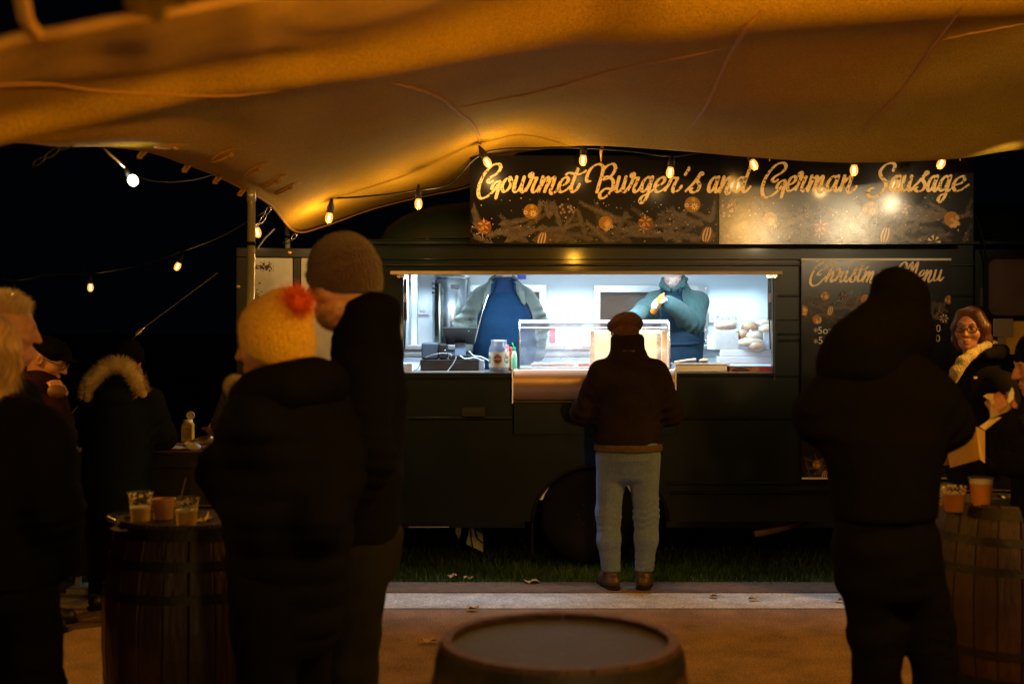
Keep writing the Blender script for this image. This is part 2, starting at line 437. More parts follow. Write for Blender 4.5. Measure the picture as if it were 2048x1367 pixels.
# grass along the border and under the truck
rg = np.random.RandomState(11)
nb = 26000
bx = rg.uniform(-4.2, 4.2, nb); by = 8.06 + np.abs(rg.normal(0, .55, nb)) ** 1.1
base = np.stack([bx, by, np.full(nb, -.01)], 1)
dr = np.stack([rg.normal(0, .35, nb), rg.normal(-.12, .35, nb), np.ones(nb)], 1); dr /= np.linalg.norm(dr, axis=1)[:, None]
g = blades("grass", base, dr, rg.uniform(.025, .075, nb), rg.uniform(.003, .006, nb), blade_m, rng=rg, curl=.4)
tag(g, "short damp grass growing between the path border and the truck", "grass", kind='stuff')
leaf_m = mat("dry_leaf", (.36, .22, .10), .8, var=.4, vscale=40)
LEAVES = [(905, 1157, "curled pale leaf lying in the grass left of the wheel"), (936, 1161, "second small pale leaf in the grass, right of the curled one"),
          (1063, 1168, "small brown leaf at the grass edge below the truck wheel"), (1426, 1196, "dark leaf on the pale concrete strip right of the customer's shoes"),
          (1507, 1202, "flat tan leaf on the concrete strip under the exhaust"), (945, 1221, "white-edged leaf on the near edge of the concrete strip"),
          (858, 1287, "tan leaf on the tarmac beside the front barrel"), (758, 1172, "thin pale twig leaf beside the tall man's jeans"), (1675, 1205, "dark crumpled leaf on the strip near the hooded person's legs")]
for i, (px, py, lb) in enumerate(LEAVES):
    Y = CAMZ * FPX / (py - HY); p = at(px, py, Y); b = MB(); r = random.Random(i); s = .022 + .018 * r.random(); a0 = r.random() * 3
    n = 9; top = [(p.x + s * (1 - .35 * abs(math.sin(2.5 * k))) * math.cos(a0 + k * 6.283 / n) * 1.4, p.y + s * math.sin(a0 + k * 6.283 / n), .014 + .02 * math.sin(k * 2.1 + i) ** 2) for k in range(n)]
    b.add(top + [(p.x, p.y, .016)], [(k, (k + 1) % n, n) for k in range(n)])
    o = b.build("fallen_leaf", leaf_m, org=(p.x, p.y, .012)); tag(o, lb, "leaf", "fallen leaves on the ground")

# ------------------------------------------------------------------ stretch tent: one sheet, drawn as rows from the near edge to the far edge
COLS = [  # column, near edge row/depth, ridge row/depth, how far it lifts behind the ridge, fold row, far edge row, fold depth, far depth
    (-420, 230, 1.9, 400, 3.5, 60, 380, 350, 4.6, 4.9),
    (-200, 160, 2.0, 345, 3.6, 60, 335, 322, 4.7, 5.0),
    (0, 84, 2.1, 290, 3.7, 55, 285, 284, 4.8, 5.1),
    (120, 62, 2.15, 262, 3.8, 48, 284, 290, 4.9, 5.3),
    (210, 44, 2.2, 243, 3.85, 44, 284, 291, 5.1, 5.6),
    (300, 30, 2.25, 222, 3.9, 44, 286, 304, 5.4, 6.0),
    (370, 18, 2.3, 206, 4.0, 42, 300, 325, 5.8, 6.4),
    (430, 6, 2.35, 196, 4.05, 40, 318, 346, 6.2, 6.7),
    (500, -6, 2.4, 188, 4.1, 36, 350, 383, 6.7, 7.05),
    (545, -20, 2.45, 182, 4.15, 32, 374, 412, 7.2, 7.6),
    (590, -34, 2.5, 176, 4.2, 28, 384, 462, 7.6, 8.5),
    (645, -50, 2.5, 168, 4.3, 24, 386, 452, 7.9, 8.8),
    (740, -80, 2.5, 157, 4.4, 16, 374, 416, 8.2, 9.1),
    (840, -120, 2.5, 138, 4.55, 4, 352, 392, 8.4, 9.3),
    (940, -180, 2.5, 118, 4.7, -4, 318, 372, 8.5, 9.3),
    (985, -200, 2.55, 108, 4.8, -8, 305, 338, 8.5, 9.1),
    (1050, -240, 2.55, 96, 4.9, -14, 294, 300, 8.5, 8.8),
    (1170, -300, 2.6, 72, 5.0, -30, 278, 284, 7.9, 8.0),
    (1330, -390, 2.7, 66, 4.8, -40, 286, 292, 7.5, 7.56),
    (1500, -470, 2.75, 42, 4.75, -44, 298, 306, 7.3, 7.36),
    (1700, -560, 2.8, 26, 4.78, -46, 310, 318, 7.25, 7.31),
    (1900, -650, 2.85, 8, 4.82, -50, 306, 312, 7.25, 7.31),
    (2060, -710, 2.9, -6, 4.88, -54, 288, 294, 7.25, 7.31),
    (2400, -820, 3.0, -60, 5.0, -60, 272, 278, 7.25, 7.31),
    (3200, -1150, 3.2, -340, 5.6, -90, 240, 246, 7.4, 7.46),
    (4200, -1550, 3.4, -700, 6.2, -90, 200, 206, 7.4, 7.46)]
ctrl = []
for (px, ny, nY, ry, rY, lift, fy, ey, fY, eY) in COLS:
    if px < 300:   # the near strip sags a little before it reaches its ridge
        mid = (ny + (ry - ny) * .42, (nY + rY) / 2)
    else:
        mid = (ny + (ry - ny) * .46, (nY + rY) / 2)
    q = (ny + (ry - ny) * .64, nY + (rY - nY) * .87)
    bk = (ry - lift, rY + .55); m2 = ((bk[0] * .48 + fy * .52), bk[1] + (fY - bk[1]) * .52)
    rows = [(ny, nY), mid, q, (ry, rY), bk, m2, (fy, fY), (ey, eY)]
    ctrl.append([(px, *r) for r in rows])
ctrl = np.array(ctrl)
NU, NV = 6, 10
rowsp = []
for j in range(ctrl.shape[1]):
    rowsp.append(np.array(spline([tuple(c) for c in ctrl[:, j]], NU)))
rowsp = np.stack(rowsp, 1)                                   # along columns
grid = np.stack([np.array(spline([tuple(q) for q in col], NV)) for col in rowsp], 0)
gw = np.empty_like(grid)
for i in range(grid.shape[0]):
    for j in range(grid.shape[1]):
        gw[i, j] = at(*grid[i, j])
_vv = np.linspace(0, 1, gw.shape[1])[None, :]; _uu = np.linspace(0, 1, gw.shape[0])[:, None]
gw[..., 2] += .020 * np.sin(_vv * 34 + 9 * _uu + 1.6 * np.sin(_uu * 14)) * np.clip((_vv - .52) * 5, 0, 1) * np.clip((1.0 - _vv) * 6, 0, 1)
gw[..., 2] += .005 * np.sin(_vv * 40 - 14 * _uu + 1.2 * np.sin(_uu * 23)) * np.clip(_vv * 8, 0, 1) * np.clip((.40 - _vv) * 8, 0, 1)
gw[..., 2] += .012 * wob(gw.reshape(-1, 3), 3.2, 3).reshape(gw.shape[:2]) * np.linspace(.2, 1, gw.shape[1])[None, :]
def canopy_pt(px, v):
    """Point and down-facing normal on the tent at column px and row parameter v (0 near edge .. 1 far edge)."""
    cols = grid[:, 0, 0]; i = int(np.clip(np.searchsorted(cols, px), 1, len(cols) - 1)); t = (px - cols[i - 1]) / (cols[i] - cols[i - 1])
    jf = v * (gw.shape[1] - 1); j = int(min(jf, gw.shape[1] - 2)); s = jf - j
    A = gw[i - 1, j] * (1 - s) + gw[i - 1, j + 1] * s; B = gw[i, j] * (1 - s) + gw[i, j + 1] * s
    n = np.cross(gw[i, j] - gw[i - 1, j], gw[i, j + 1] - gw[i, j]); n /= np.linalg.norm(n)
    if n[2] > 0: n = -n
    return A * (1 - t) + B * t, n
def canopy_at(px, py, far=None):
    """Where the sight line (px, py) meets the tent (searching from the far edge if far)."""
    best = None
    vs = np.linspace(0, 1, 400)
    cols = grid[:, 0, 0]; i = int(np.clip(np.searchsorted(cols, px), 1, len(cols) - 1)); t = (px - cols[i - 1]) / (cols[i] - cols[i - 1])
    prof = grid[i - 1] * (1 - t) + grid[i] * t
    py_ = np.interp(vs * (len(prof) - 1), np.arange(len(prof)), prof[:, 1])
    hits = [k for k in range(399) if (py_[k] - py) * (py_[k + 1] - py) <= 0]
    k = (hits[-1] if far else hits[0]) if hits else int(np.argmin(abs(py_ - py)))
    return canopy_pt(px, vs[k])
nu, nv = gw.shape[:2]
tent = empty("stretch_tent", (0, 6, 3), "large sand coloured stretch tent sagging over the whole scene", "tent")
V = gw.reshape(-1, 3) - np.array((0, 6, 3))
Fq = [(i * nv + j, i * nv + j + 1, (i + 1) * nv + j + 1, (i + 1) * nv + j) for i in range(nu - 1) for j in range(nv - 1)]
cs_ = mesh_from("canopy", V, Fq, canvas, tent); ORG[cs_.name] = Vector((0, 6, 3))
so = cs_.modifiers.new("thickness", 'SOLIDIFY'); so.thickness = .004; so.offset = 0
# seams, hem rope, tie loops, patches
def seam(pts, r=.012, far=True, off=.004, name="seam", m=None):
    P = []
    for q in spline(pts, 10):
        p, n = canopy_at(q[0], q[1], far); P.append(Vector(p) + Vector(n) * (off + r * .1))
    n_ = len(P); MB().tube(P, [r * min(1, .15 + 5 * i / n_, .15 + 5 * (n_ - 1 - i) / n_) for i in range(n_)], 6).build(name, m or canvas_rope, tent, smooth=True)
seam([(770, 168), (830, 178), (880, 192), (930, 232), (955, 275), (968, 304)], .010)
seam([(1528, 20), (1500, 45), (1475, 80), (1463, 105), (1440, 155), (1405, 215), (1380, 262)], .011)
seam([(1930, 4), (1880, 80), (1810, 170), (1750, 240), (1722, 280)], .009)
seam([(918, 208), (1060, 180), (1240, 140), (1452, 92)], .006)
seam([(1878, 86), (1960, 66), (2060, 46)], .006)
seam([(-60, 166), (60, 167), (140, 175), (250, 184), (380, 190), (470, 189), (560, 180)], .0045, far=False, off=.003)
hem = [Vector(gw[i, -1]) for i in range(nu)]
MB().tube(hem, .009, 6).build("hem_rope", canvas_rope, tent, smooth=True)
near = [Vector(gw[i, 0]) for i in range(nu)]
MB().tube(near, .012, 6).build("hem_rope", canvas_rope, tent, smooth=True)
for px, py in ((288, 303), (376, 330), (437, 350), (486, 376)):
    p, n = canopy_at(px, py, True); p = Vector(p); b = MB()
    for s in (-1, 1):
        b.tube([p + Vector((.016 * s + .012, 0, .006)), p + Vector((.010 * s, -.008, -.014)), p + Vector((-.016 + .008 * s, -.012, -.034))], .008, 6)
    b.tube([p + Vector((-.028, -.012, -.036)), p + Vector((-.004, -.012, -.036))], .009, 6)
    b.build("tie_loop", canvas_rope, tent, smooth=True)
for px, py in ((345, 285), (452, 308), (512, 334), (548, 356), (574, 372)):
    p, n = canopy_at(px, py, True); p = Vector(p); n = Vector(n); u = n.cross(Vector((0, 1, 0))).normalized(); w = n.cross(u)
    b = MB(); arc = [p + n * .004 + u * (.075 * math.cos(a)) + w * (.075 * math.sin(a)) for a in np.linspace(.1, 2.9, 14)]
    b.tube(arc, .005, 6); b.ball(p + n * .006 + u * .02, (.018, .018, .016)); b.tube([p + n * .005 + u * .02, p + n * .012 - u * .02, p + n * .005 - u * .075], .006, 6)
    b.build("reinforcing_patch", canvas_rope, tent, smooth=True)
# torn-open flap hanging under the near edge, top left
fl, nn = canopy_pt(310, .0); fl = Vector(fl); nn = Vector(nn)
b = MB(); N = 9
pv = [[at(248 + 16 * i + (10 - j) * 1.2 * math.sin(i * .8), -18 + 8.2 * j * (1 - abs(i - 3.6) / 7.5) + 5 * math.sin(i * 1.7), 1.95 + .012 * j + .02 * math.sin(i * 2.2)) for j in range(N)] for i in range(9)]
vs = [q for r in pv for q in r]; b.add(vs, [(i * N + j, i * N + j + 1, (i + 1) * N + j + 1, (i + 1) * N + j) for i in range(8) for j in range(N - 1)])
f_ = b.build("corner_flap", canvas, tent, smooth=True)
sm_ = f_.modifiers.new("thickness", 'SOLIDIFY'); sm_.thickness = .004
MB().tube([at(40, -20, 2.0), at(52, 40, 2.05), at(74, 70, 2.1)], .012, 6).build("tie_strap", canvas_rope, tent, smooth=True)

# ------------------------------------------------------------------ poles, guy rope, shackles
def pole(px0, py0, px1, py1, Y, r, lb):
    a, c = at(px0, py0, Y), at(px1, py1, Y); c = Vector((c.x, c.y, 0.0)) if py1 > 2000 else c
    t = empty("tent_pole", (c.x, c.y, c.z), lb, "pole", group="poles holding up the tent")
    MB().tube([a, c], r, 16).build("shaft", steel_pole, t, smooth=True)
    d = (c - a).normalized()
    MB().tube([a - d * .02, a + d * .05], r * 1.15, 16).build("collar", steel_pole, t, smooth=True)
    MB().tube([a + d * .27, a + d * .29], r * 1.2, 16).build("clamp", black_rubber, t, smooth=True)
    MB().lathe([(r * 2.2, 0), (r * 2.2, .01), (r * 1.2, .012)], (c.x, c.y, c.z), 16).build("foot_plate", steel_pole, t)
    return t
pz = CAMZ * FPX / 6.95 + HY
pole(503, 384, 497, 2001, 6.95, .022, "thick shiny tent pole in front of the open truck door")
pole(575, 394, 575, 2001, 8.95, .018, "thinner dull tent pole standing behind the truck's open rear door")
def ring(b, c, r, rr, n, ax1, ax2):
    b.tube([c + ax1 * (r[0] * math.cos(a)) + ax2 * (r[1] * math.sin(a)) for a in np.linspace(0, 6.283, n)], rr, 6)
guy = empty("guy_rope", at(130, 850, 7.0), "thin tent guy rope with a silver tensioner slanting behind the fur hood", "rope")
gr = mat("guy_cord", (.20, .19, .20), .6); silver = mat("bright_zinc", (.75, .74, .72), .25, metal=1)
MB().tube([at(436, 545, 8.6), at(288, 655, 8.6)], .0035, 6).build("cord", gr, guy)
MB().tube([at(258, 684, 8.6), at(60, 930, 8.5)], .004, 6).build("cord", gr, guy)
b = MB()
MB().tube([at(288, 655, 8.6), at(258, 684, 8.6)], .007, 6).build("tensioner", silver, guy, smooth=True)
b = MB(); ring(b, at(278, 664, 8.6), (.03, .012), .004, 14, Vector((.7, 0, .7)), Vector((-.7, 0, .7))); b.build("shackle", silver, guy, smooth=True)
for (P, lb) in (([(540, 414, 7.5), (531, 428, 7.5), (520, 447, 7.4), (508, 452, 7.0)], "zinc chain and hook tying the tent tip to the thick pole"),
                ([(592, 468, 8.5), (584, 478, 8.5), (566, 487, 8.6)], "zinc hook and chain below the round notch in the tent"),
                ([(150, 284, 5.3), (118, 297, 5.4), (90, 315, 5.5), (66, 330, 5.6)], "zinc shackle on the far left corner of the tent")):
    pts = [at(*q) for q in P]; t = empty("shackle", pts[0], lb, "shackle", group="metal ties of the tent")
    dirv = (pts[1] - pts[0]).normalized(); up = dirv.cross(Vector((0, 1, 0))).normalized()
    for k in range(len(pts) - 1):
        c = (pts[k] + pts[k + 1]) / 2; L = (pts[k + 1] - pts[k]); dv = L.normalized(); uv = dv.cross(Vector((0, 1, 0))).normalized()
        b = MB(); ring(b, c, (L.length * .52, .012), .0035, 16, dv, uv); b.build("link", silver, t, smooth=True)
b = MB().tube([at(514, 498, 7.0), at(528, 478, 7.3), at(548, 458, 7.6)], .006, 6)
o = b.build("tension_strap", gr, org=at(528, 478, 7.3)); tag(o, "dark strap with a tan buckle running up to the tent tip", "strap")
# ------------------------------------------------------------------ the food truck
TY = 8.6; S = FPX / TY                       # side wall depth, pixels per metre there
def tx(px): return (px - CX) / S
def tz(py): return CAMZ - (py - HY) / S
truck = empty("food_truck", (tx(1500), 9.6, 0), "dark green food truck with a lit serving window", "food truck")
XL, XR = tx(742), 4.6; ZB, ZG = tz(1042), tz(490); WX0, WX1, WZ0, WZ1 = tx(806), tx(1546), tz(745), tz(546)
DX = tx(1948)
ACX, ACZ, ARX, ARZ = tx(1200), ZB, .455, tz(930) - ZB
def arch(x):
    q = (x - ACX) / ARX
    return ACZ + ARZ * math.sqrt(max(0, 1 - q * q)) if abs(q) < 1 else ZB
b = MB()
def wall(x0, z0, x1, z1): b.quad((x0, TY, z0), (x1, TY, z0), (x1, TY, z1), (x0, TY, z1))
wall(XL, ZB, WX0, ZG); wall(WX0, WZ1, WX1, ZG); wall(WX1, ZB, DX - .006, ZG)
xs = sorted(set([WX0, WX1] + list(np.linspace(ACX - ARX, ACX + ARX, 25))))
xs = [x for x in xs if WX0 <= x <= WX1]
for x0, x1 in zip(xs, xs[1:]):
    e = 1e-4
    b.quad((x0, TY, arch(x0 + e)), (x1, TY, arch(x1 - e)), (x1, TY, WZ0), (x0, TY, WZ0))
# window reveal
for q in (((WX0, TY, WZ0), (WX1, TY, WZ0), (WX1, TY + .06, WZ0), (WX0, TY + .06, WZ0)), ((WX0, TY, WZ1), (WX0, TY + .06, WZ1), (WX1, TY + .06, WZ1), (WX1, TY, WZ1)),
          ((WX0, TY, WZ0), (WX0, TY + .06, WZ0), (WX0, TY + .06, WZ1), (WX0, TY, WZ1)), ((WX1, TY, WZ0), (WX1, TY, WZ1), (WX1, TY + .06, WZ1), (WX1, TY + .06, WZ0))): b.quad(*q)
# ends, far side, floor
BY = 10.75
b.quad((XL, TY, ZB), (XL, TY, ZG), (XL, BY, ZG), (XL, BY, ZB)); b.quad((XR, TY, ZB), (XR, BY, ZB), (XR, BY, ZG), (XR, TY, ZG)); b.quad((XL, BY, ZB), (XL, BY, ZG), (XR, BY, ZG), (XR, BY, ZB))
b.quad((XL, TY, ZB + .02), (XL, BY, ZB + .02), (ACX - ARX, BY, ZB + .02), (ACX - ARX, TY, ZB + .02)); b.quad((ACX + ARX, TY, ZB + .02), (ACX + ARX, BY, ZB + .02), (XR, BY, ZB + .02), (XR, TY, ZB + .02))
b.build("body", green_paint, truck)
# raised pressings of the side panels
def rib(px0, py, px1, h=.012, d=.012, m=green_paint, name="swage_line"):
    z = tz(py); x0, x1 = tx(px0), tx(px1); bb = MB()
    bb.add([(x0, TY - .001, z - h), (x0, TY - d, z - h * .3), (x0, TY - d, z + h * .3), (x0, TY - .001, z + h), (x1, TY - .001, z - h), (x1, TY - d, z - h * .3), (x1, TY - d, z + h * .3), (x1, TY - .001, z + h)],
           [(0, 4, 5, 1), (1, 5, 6, 2), (2, 6, 7, 3), (0, 1, 2, 3), (7, 6, 5, 4)]); bb.build(name, m, truck)
rib(745, 836, 1022); rib(1358, 836, 1946); rib(1330, 966, 1700); rib(1340, 985, 1690); rib(1720, 966, 1946); rib(745, 757, 1022, .006, .006); rib(1358, 753, 1946, .006, .006)
for py in (592, 668, 681): rib(1554, py, 1946, .008, .009)
rib(1554, 640, 1600, .005, .006); rib(745, 530, 1946, .008, .02, dark_trim); rib(760, 519, 1600, .005, .012)
for px in (1549, 1603, 1636): MB().box((tx(px) - .004, TY - .008, tz(760)), (tx(px) + .004, TY - .001, tz(545))).build("panel_seam", dark_trim, truck)
# gutter and roof
gb = MB().box((XL - .03, TY - .045, ZG + .002), (XR, TY + .03, ZG + .026)).box((XL - .03, TY - .05, ZG + .026), (XR, TY - .04, ZG + .036))
gb.build("gutter", green_paint, truck, bevel=.004)
rp = [(TY + .012, .03), (TY + .05, .14), (TY + .13, .235), (TY + .28, .30), (TY + .55, .345), (9.65, .37), (10.1, .345), (10.4, .30), (10.6, .2), (10.73, .03)]
rp = spline(rp, 3)
ux = [0, .04, .1, .18, .28, .42, .6, .9, 1.4, 2.2, 3.0, 3.4, 4.4, 5.5]
uf = [.0, .30, .50, .66, .78, .88, .94, 1, 1, 1, .98, .95, .90, .82]
vs = []; n = len(rp)
for u, k in zip(ux, uf):
    for (y, h) in rp:
        yy = 9.65 + (y - 9.65) * (1 - .25 * (1 - k) ** 2); vs.append((XL + u, yy, ZG + .02 + h * k * (1 if h > .04 else 1)))
MB().add(vs, [(i * n + j, i * n + j + 1, (i + 1) * n + j + 1, (i + 1) * n + j) for i in range(len(ux) - 1) for j in range(n - 1)]).build("roof", green_paint, truck, smooth=True)
# small roof fittings behind the beanie
ml = emit_mat("tiny_reflector", (.9, .45, .08), .35)
MB().prism([(tx(797), tz(450)), (tx(802), tz(443)), (tx(828), tz(441)), (tx(803), tz(450))], TY + .28, TY + .34).build("roof_lamp", mat("lamp_lens", (.55, .38, .22), .3), truck)
MB().ball((tx(852), TY + .14, tz(474)), (.014, .01, .010)).build("side_marker", mat("amber_lens", (.8, .38, .05), .2), truck, smooth=True)
# timber bar over the window and its hinges, struts at either side
MB().box((tx(782), TY - .06, tz(549.5)), (tx(1562), TY - .004, tz(542.5))).build("window_bar", brass_bar, truck, bevel=.003)
hb = MB()
for px in (806, 1540):
    for k in range(7): hb.box((tx(px) - .035 + .011 * k, TY - .045, tz(555) - .004 * (k % 2)), (tx(px) - .028 + .011 * k, TY - .02, tz(550)))
hb.build("hinge_pins", silver, truck)
for s, px in ((1, 810), (-1, 1541)):
    MB().box((tx(px) - .010, TY + .02, tz(640)), (tx(px) + .010, TY + .05, tz(556))).build("gas_strut", black_plastic, truck, bevel=.003)
    MB().tube([(tx(px), TY + .035, tz(640)), (tx(px) - s * .006, TY + .035, tz(698))], .005, 8).build("strut_rod", black_plastic, truck)
    MB().box((tx(px) - .007, TY + .012, tz(604)), (tx(px) + .007, TY + .02, tz(586))).build("strut_bracket", mat("worn_bracket", (.35, .2, .13), .5), truck)
MB().box((WX0 - .02, TY - .012, WZ0 - .016), (tx(1026), TY + .06, WZ0 - .001)).box((tx(1352), TY - .012, WZ0 - .016), (WX1 + .02, TY + .06, WZ0 - .001)).build("window_sill", green_paint, truck, bevel=.004)
# wheel
wc = Vector((tx(1178), TY + .05, .345))
R_ = lambda prof: prof
tw = MB().lathe([(.20, .0), (.30, -.02), (.335, .02), (.345, .08), (.345, .17), (.33, .22), (.2, .22)], wc, 40, axis='Y').build("wheel", black_rubber, truck, smooth=True)
MB().lathe([(.02, .0), (.06, -.01), (.10, .03), (.15, .05), (.185, .02), (.20, .0)], wc + Vector((0, .015, 0)), 32, axis='Y').build("rim", mat("dull_wheel_steel", (.010, .010, .010), .6, spec=.2), tw, smooth=True)
nb_ = MB()
for k in range(6): nb_.ball(wc + Vector((.075 * math.cos(k * 1.047), .0, .075 * math.sin(k * 1.047))), .011, 8, 5)
tag(nb_.build("wheel_nuts", MATS["dull_wheel_steel"], tw), kind="stuff")
ab = MB(); ap = [(ACX + ARX * math.cos(a), TY - .004, ACZ + ARZ * math.sin(a)) for a in np.linspace(0, math.pi, 30)]
ab.tube(ap, .012, 8).build("arch_lip", black_rubber, truck, smooth=True)
b = MB()
for i, a in enumerate(np.linspace(0, math.pi, 20)): b.v += [(ACX + ARX * math.cos(a), TY + .001, ACZ + ARZ * math.sin(a)), (ACX + ARX * math.cos(a), TY + .5, ACZ + ARZ * math.sin(a))]
b.f += [(2 * i, 2 * i + 1, 2 * i + 3, 2 * i + 2) for i in range(19)]; b.m += [0] * 19; b.c += [None] * 19
b.quad((ACX - ARX, TY + .5, ZB - .05), (ACX + ARX, TY + .5, ZB - .05), (ACX + ARX, TY + .5, ACZ + ARZ), (ACX - ARX, TY + .5, ACZ + ARZ)); b.build("wheel_arch", dark_trim, truck)
# underside: chassis rail, exhaust, mud flap, tags
MB().box((XL + .1, TY + .45, .20), (ACX - .5, TY + .55, ZB)).box((ACX + .5, TY + .45, .2), (XR, TY + .55, ZB)).build("chassis_rail", dark_trim, truck)
MB().tube([(tx(1515), TY + .1, tz(1072)), (tx(1560), TY + .13, tz(1066)), (tx(1640), TY + .4, tz(1060))], .022, 12).build("exhaust_pipe", mat("rusty_pipe", (.20, .11, .09), .7), truck, smooth=True)
MB().box((tx(1063), TY + .02, tz(1110)), (tx(1067), TY + .2, tz(1045))).build("mud_flap", black_rubber, truck)
MB().box((tx(735), TY + .02, tz(1086)), (tx(792), TY + .25, tz(1034))).build("rear_light", mat("dull_red_lens", (.10, .025, .02), .4), truck, bevel=.01)
MB().box((tx(752), TY + .008, tz(1062)), (tx(768), TY + .018, tz(1045))).build("tag", white_plastic, truck); MB().box((tx(756), TY + .004, tz(1058)), (tx(765), TY + .007, tz(1056))).build("tag_mark", black_plastic, truck)
MB().box((tx(810), TY + .3, tz(1068.5)), (tx(893), TY + .34, tz(1066))).build("rear_step", stainless, truck)
# cab door with its window
b = MB(); dz0, dz1 = ZB, ZG - .03; wx0, wx1, wz0, wz1 = tx(1971), tx(2170), tz(634), tz(514)
for q in ((DX + .006, dz0, wx0, dz1), (wx0, dz0, wx1, wz0), (wx0, wz1, wx1, dz1), (wx1, dz0, XR - .3, dz1)):
    b.quad((q[0], TY - .006, q[1]), (q[2], TY - .006, q[1]), (q[2], TY - .006, q[3]), (q[0], TY - .006, q[3]))
b.quad((DX + .006, TY - .006, dz0), (DX + .006, TY - .006, dz1), (DX + .006, TY, dz1), (DX + .006, TY, dz0))
door = b.build("cab_door", green_paint, truck)
def rrect(x0, z0, x1, z1, r, n=5):
    o = []
    for cx_, cz_, a0 in ((x1 - r, z1 - r, 0), (x0 + r, z1 - r, 90), (x0 + r, z0 + r, 180), (x1 - r, z0 + r, 270)):
        for k in range(n + 1):
            a = math.radians(a0 + 90 * k / n); o.append((cx_ + r * math.cos(a), cz_ + r * math.sin(a)))
    return o
def rim_obj(name, o1, o2, y0, y1, m, parent):
    n = len(o1); vs = [(x, y0, z) for x, z in o1] + [(x, y0, z) for x, z in o2] + [(x, y1, z) for x, z in o1] + [(x, y1, z) for x, z in o2]; fs = []
    for i in range(n):
        j = (i + 1) % n; fs += [(i, j, n + j, n + i), (2 * n + i, 3 * n + i, 3 * n + j, 2 * n + j), (i, 2 * n + i, 2 * n + j, j), (n + i, n + j, 3 * n + j, 3 * n + i)]
    return MB().add(vs, fs).build(name, m, parent)
rim_obj("window_seal", rrect(wx0 - .012, wz0 - .012, wx1 + .012, wz1 + .012, .07), rrect(wx0 + .012, wz0 + .012, wx1 - .012, wz1 - .012, .055), TY - .022, TY + .01, black_rubber, door)
MB().prism(rrect(wx0 + .002, wz0 + .002, wx1 - .002, wz1 - .002, .06), TY + .004, TY + .008).build("cab_window", mat("cab_glass", (.10, .075, .095), .12, var=.3, vscale=5, coat=.4), door)
MB().box((tx(1958), TY - .02, tz(612)), (tx(1964), TY - .007, tz(575))).box((tx(1974), TY - .03, tz(735)), (tx(2000), TY - .007, tz(728))).build("door_trim", dark_trim, door)
rv = MB()
for i in range(62):
    xx = XL + .05 + i * .083
    if xx < XR - .1: rv.ball((xx, TY - .0015, ZG - .022), (.0045, .003, .0045), 6, 4)
for i in range(9):
    for px in (1556, 1596): rv.ball((tx(px), TY - .0015, tz(560 + 22 * i)), (.004, .003, .004), 6, 4)
tag(rv.build("rivets", green_paint, truck), kind="stuff")
MB().box((tx(924), TY - .010, tz(832)), (tx(970), TY - .001, tz(814))).box((tx(930), TY - .022, tz(826)), (tx(964), TY - .0105, tz(822))).build("flap_handle", dark_trim, truck, bevel=.002)
# cable hanging over the roof beside the sign
MB().tube(spline([(tx(1945), TY - .06, tz(430)), (tx(1955), TY - .07, tz(470)), (tx(1962), TY - .07, tz(500)), (tx(1967), TY - .03, tz(530)), (tx(1968), TY - .02, tz(600))], 6), .007, 6).build("cable", black_rubber, truck, smooth=True)
# boards strapped to the cab side
yb = MB().box((tx(2006), TY - .04, tz(708)), (tx(2130), TY - .02, tz(642))).build("yellow_board", mat("yellow_board_paint", (.62, .40, .04), .5, var=.15, vscale=9), bevel=.002, org=(tx(2060), TY - .03, tz(708)))
tag(yb, "plain yellow board fixed low on the cab door by the right edge", "board")
gbd = MB().box((tx(1981), TY - .055, tz(673)), (tx(2020), TY - .043, tz(637))).box((tx(1990), TY - .055, tz(708)), (tx(2005.5), TY - .043, tz(673.5))).build("grey_panel", mat("lilac_grey_board", (.22, .19, .22), .5), bevel=.002, org=(tx(2000), TY - .05, tz(708)))
tag(gbd, "small lilac grey stepped board beside the yellow board", "board")
# open rear door, its pale panelled inside turned to the camera
def door_pt(u, z):  # u 0 at the hinge .. 1 at the free edge
    return Vector((XL - .02 - .865 * u, TY + .05 - .14 * u, z))
rd = MB(); d0, d1 = .40, tz(497)
def dslab(bm_, u0, z0, u1, z1, t0, t1, mi=0):
    P = [door_pt(u0, z0), door_pt(u1, z0), door_pt(u1, z1), door_pt(u0, z1)]; nrm = Vector((-.14, -.90, 0)).normalized()
    nrm = Vector((.153, -.988, 0))
    vs = [p + nrm * t0 for p in P] + [p + nrm * t1 for p in P]
    bm_.add(vs, [(3, 2, 1, 0), (4, 5, 6, 7), (0, 1, 5, 4), (1, 2, 6, 5), (2, 3, 7, 6), (3, 0, 4, 7)], mi)
dslab(rd, 0, d0, 1, d1, -.03, .0)
rdo = rd.build("rear_door", green_paint, truck, bevel=.006)
fb = MB(); dslab(fb, 0, d1 - .062, 1, d1, .001, .022); dslab(fb, .905, d0, 1, d1 - .063, .001, .022); dslab(fb, .52, d0 + .3, .575, d1 - .063, .001, .010); fb.build("door_frame", dark_trim, rdo, bevel=.004)
pm = mat("mouldy_white_panel", (.50, .49, .44), .55, var=.75, vscale=5.5, var_col=(.30, .29, .25))
for u0, u1 in ((.02, .515), (.58, .90)):
    q = MB(); dslab(q, u0, d0 + .3, u1, d1 - .066, .001, .012); q.build("lining_panel", pm, rdo, bevel=.003)
mould = mat("black_mould", (.05, .045, .04), .8, var=.6, vscale=30)
rr = random.Random(8)
sb = MB()
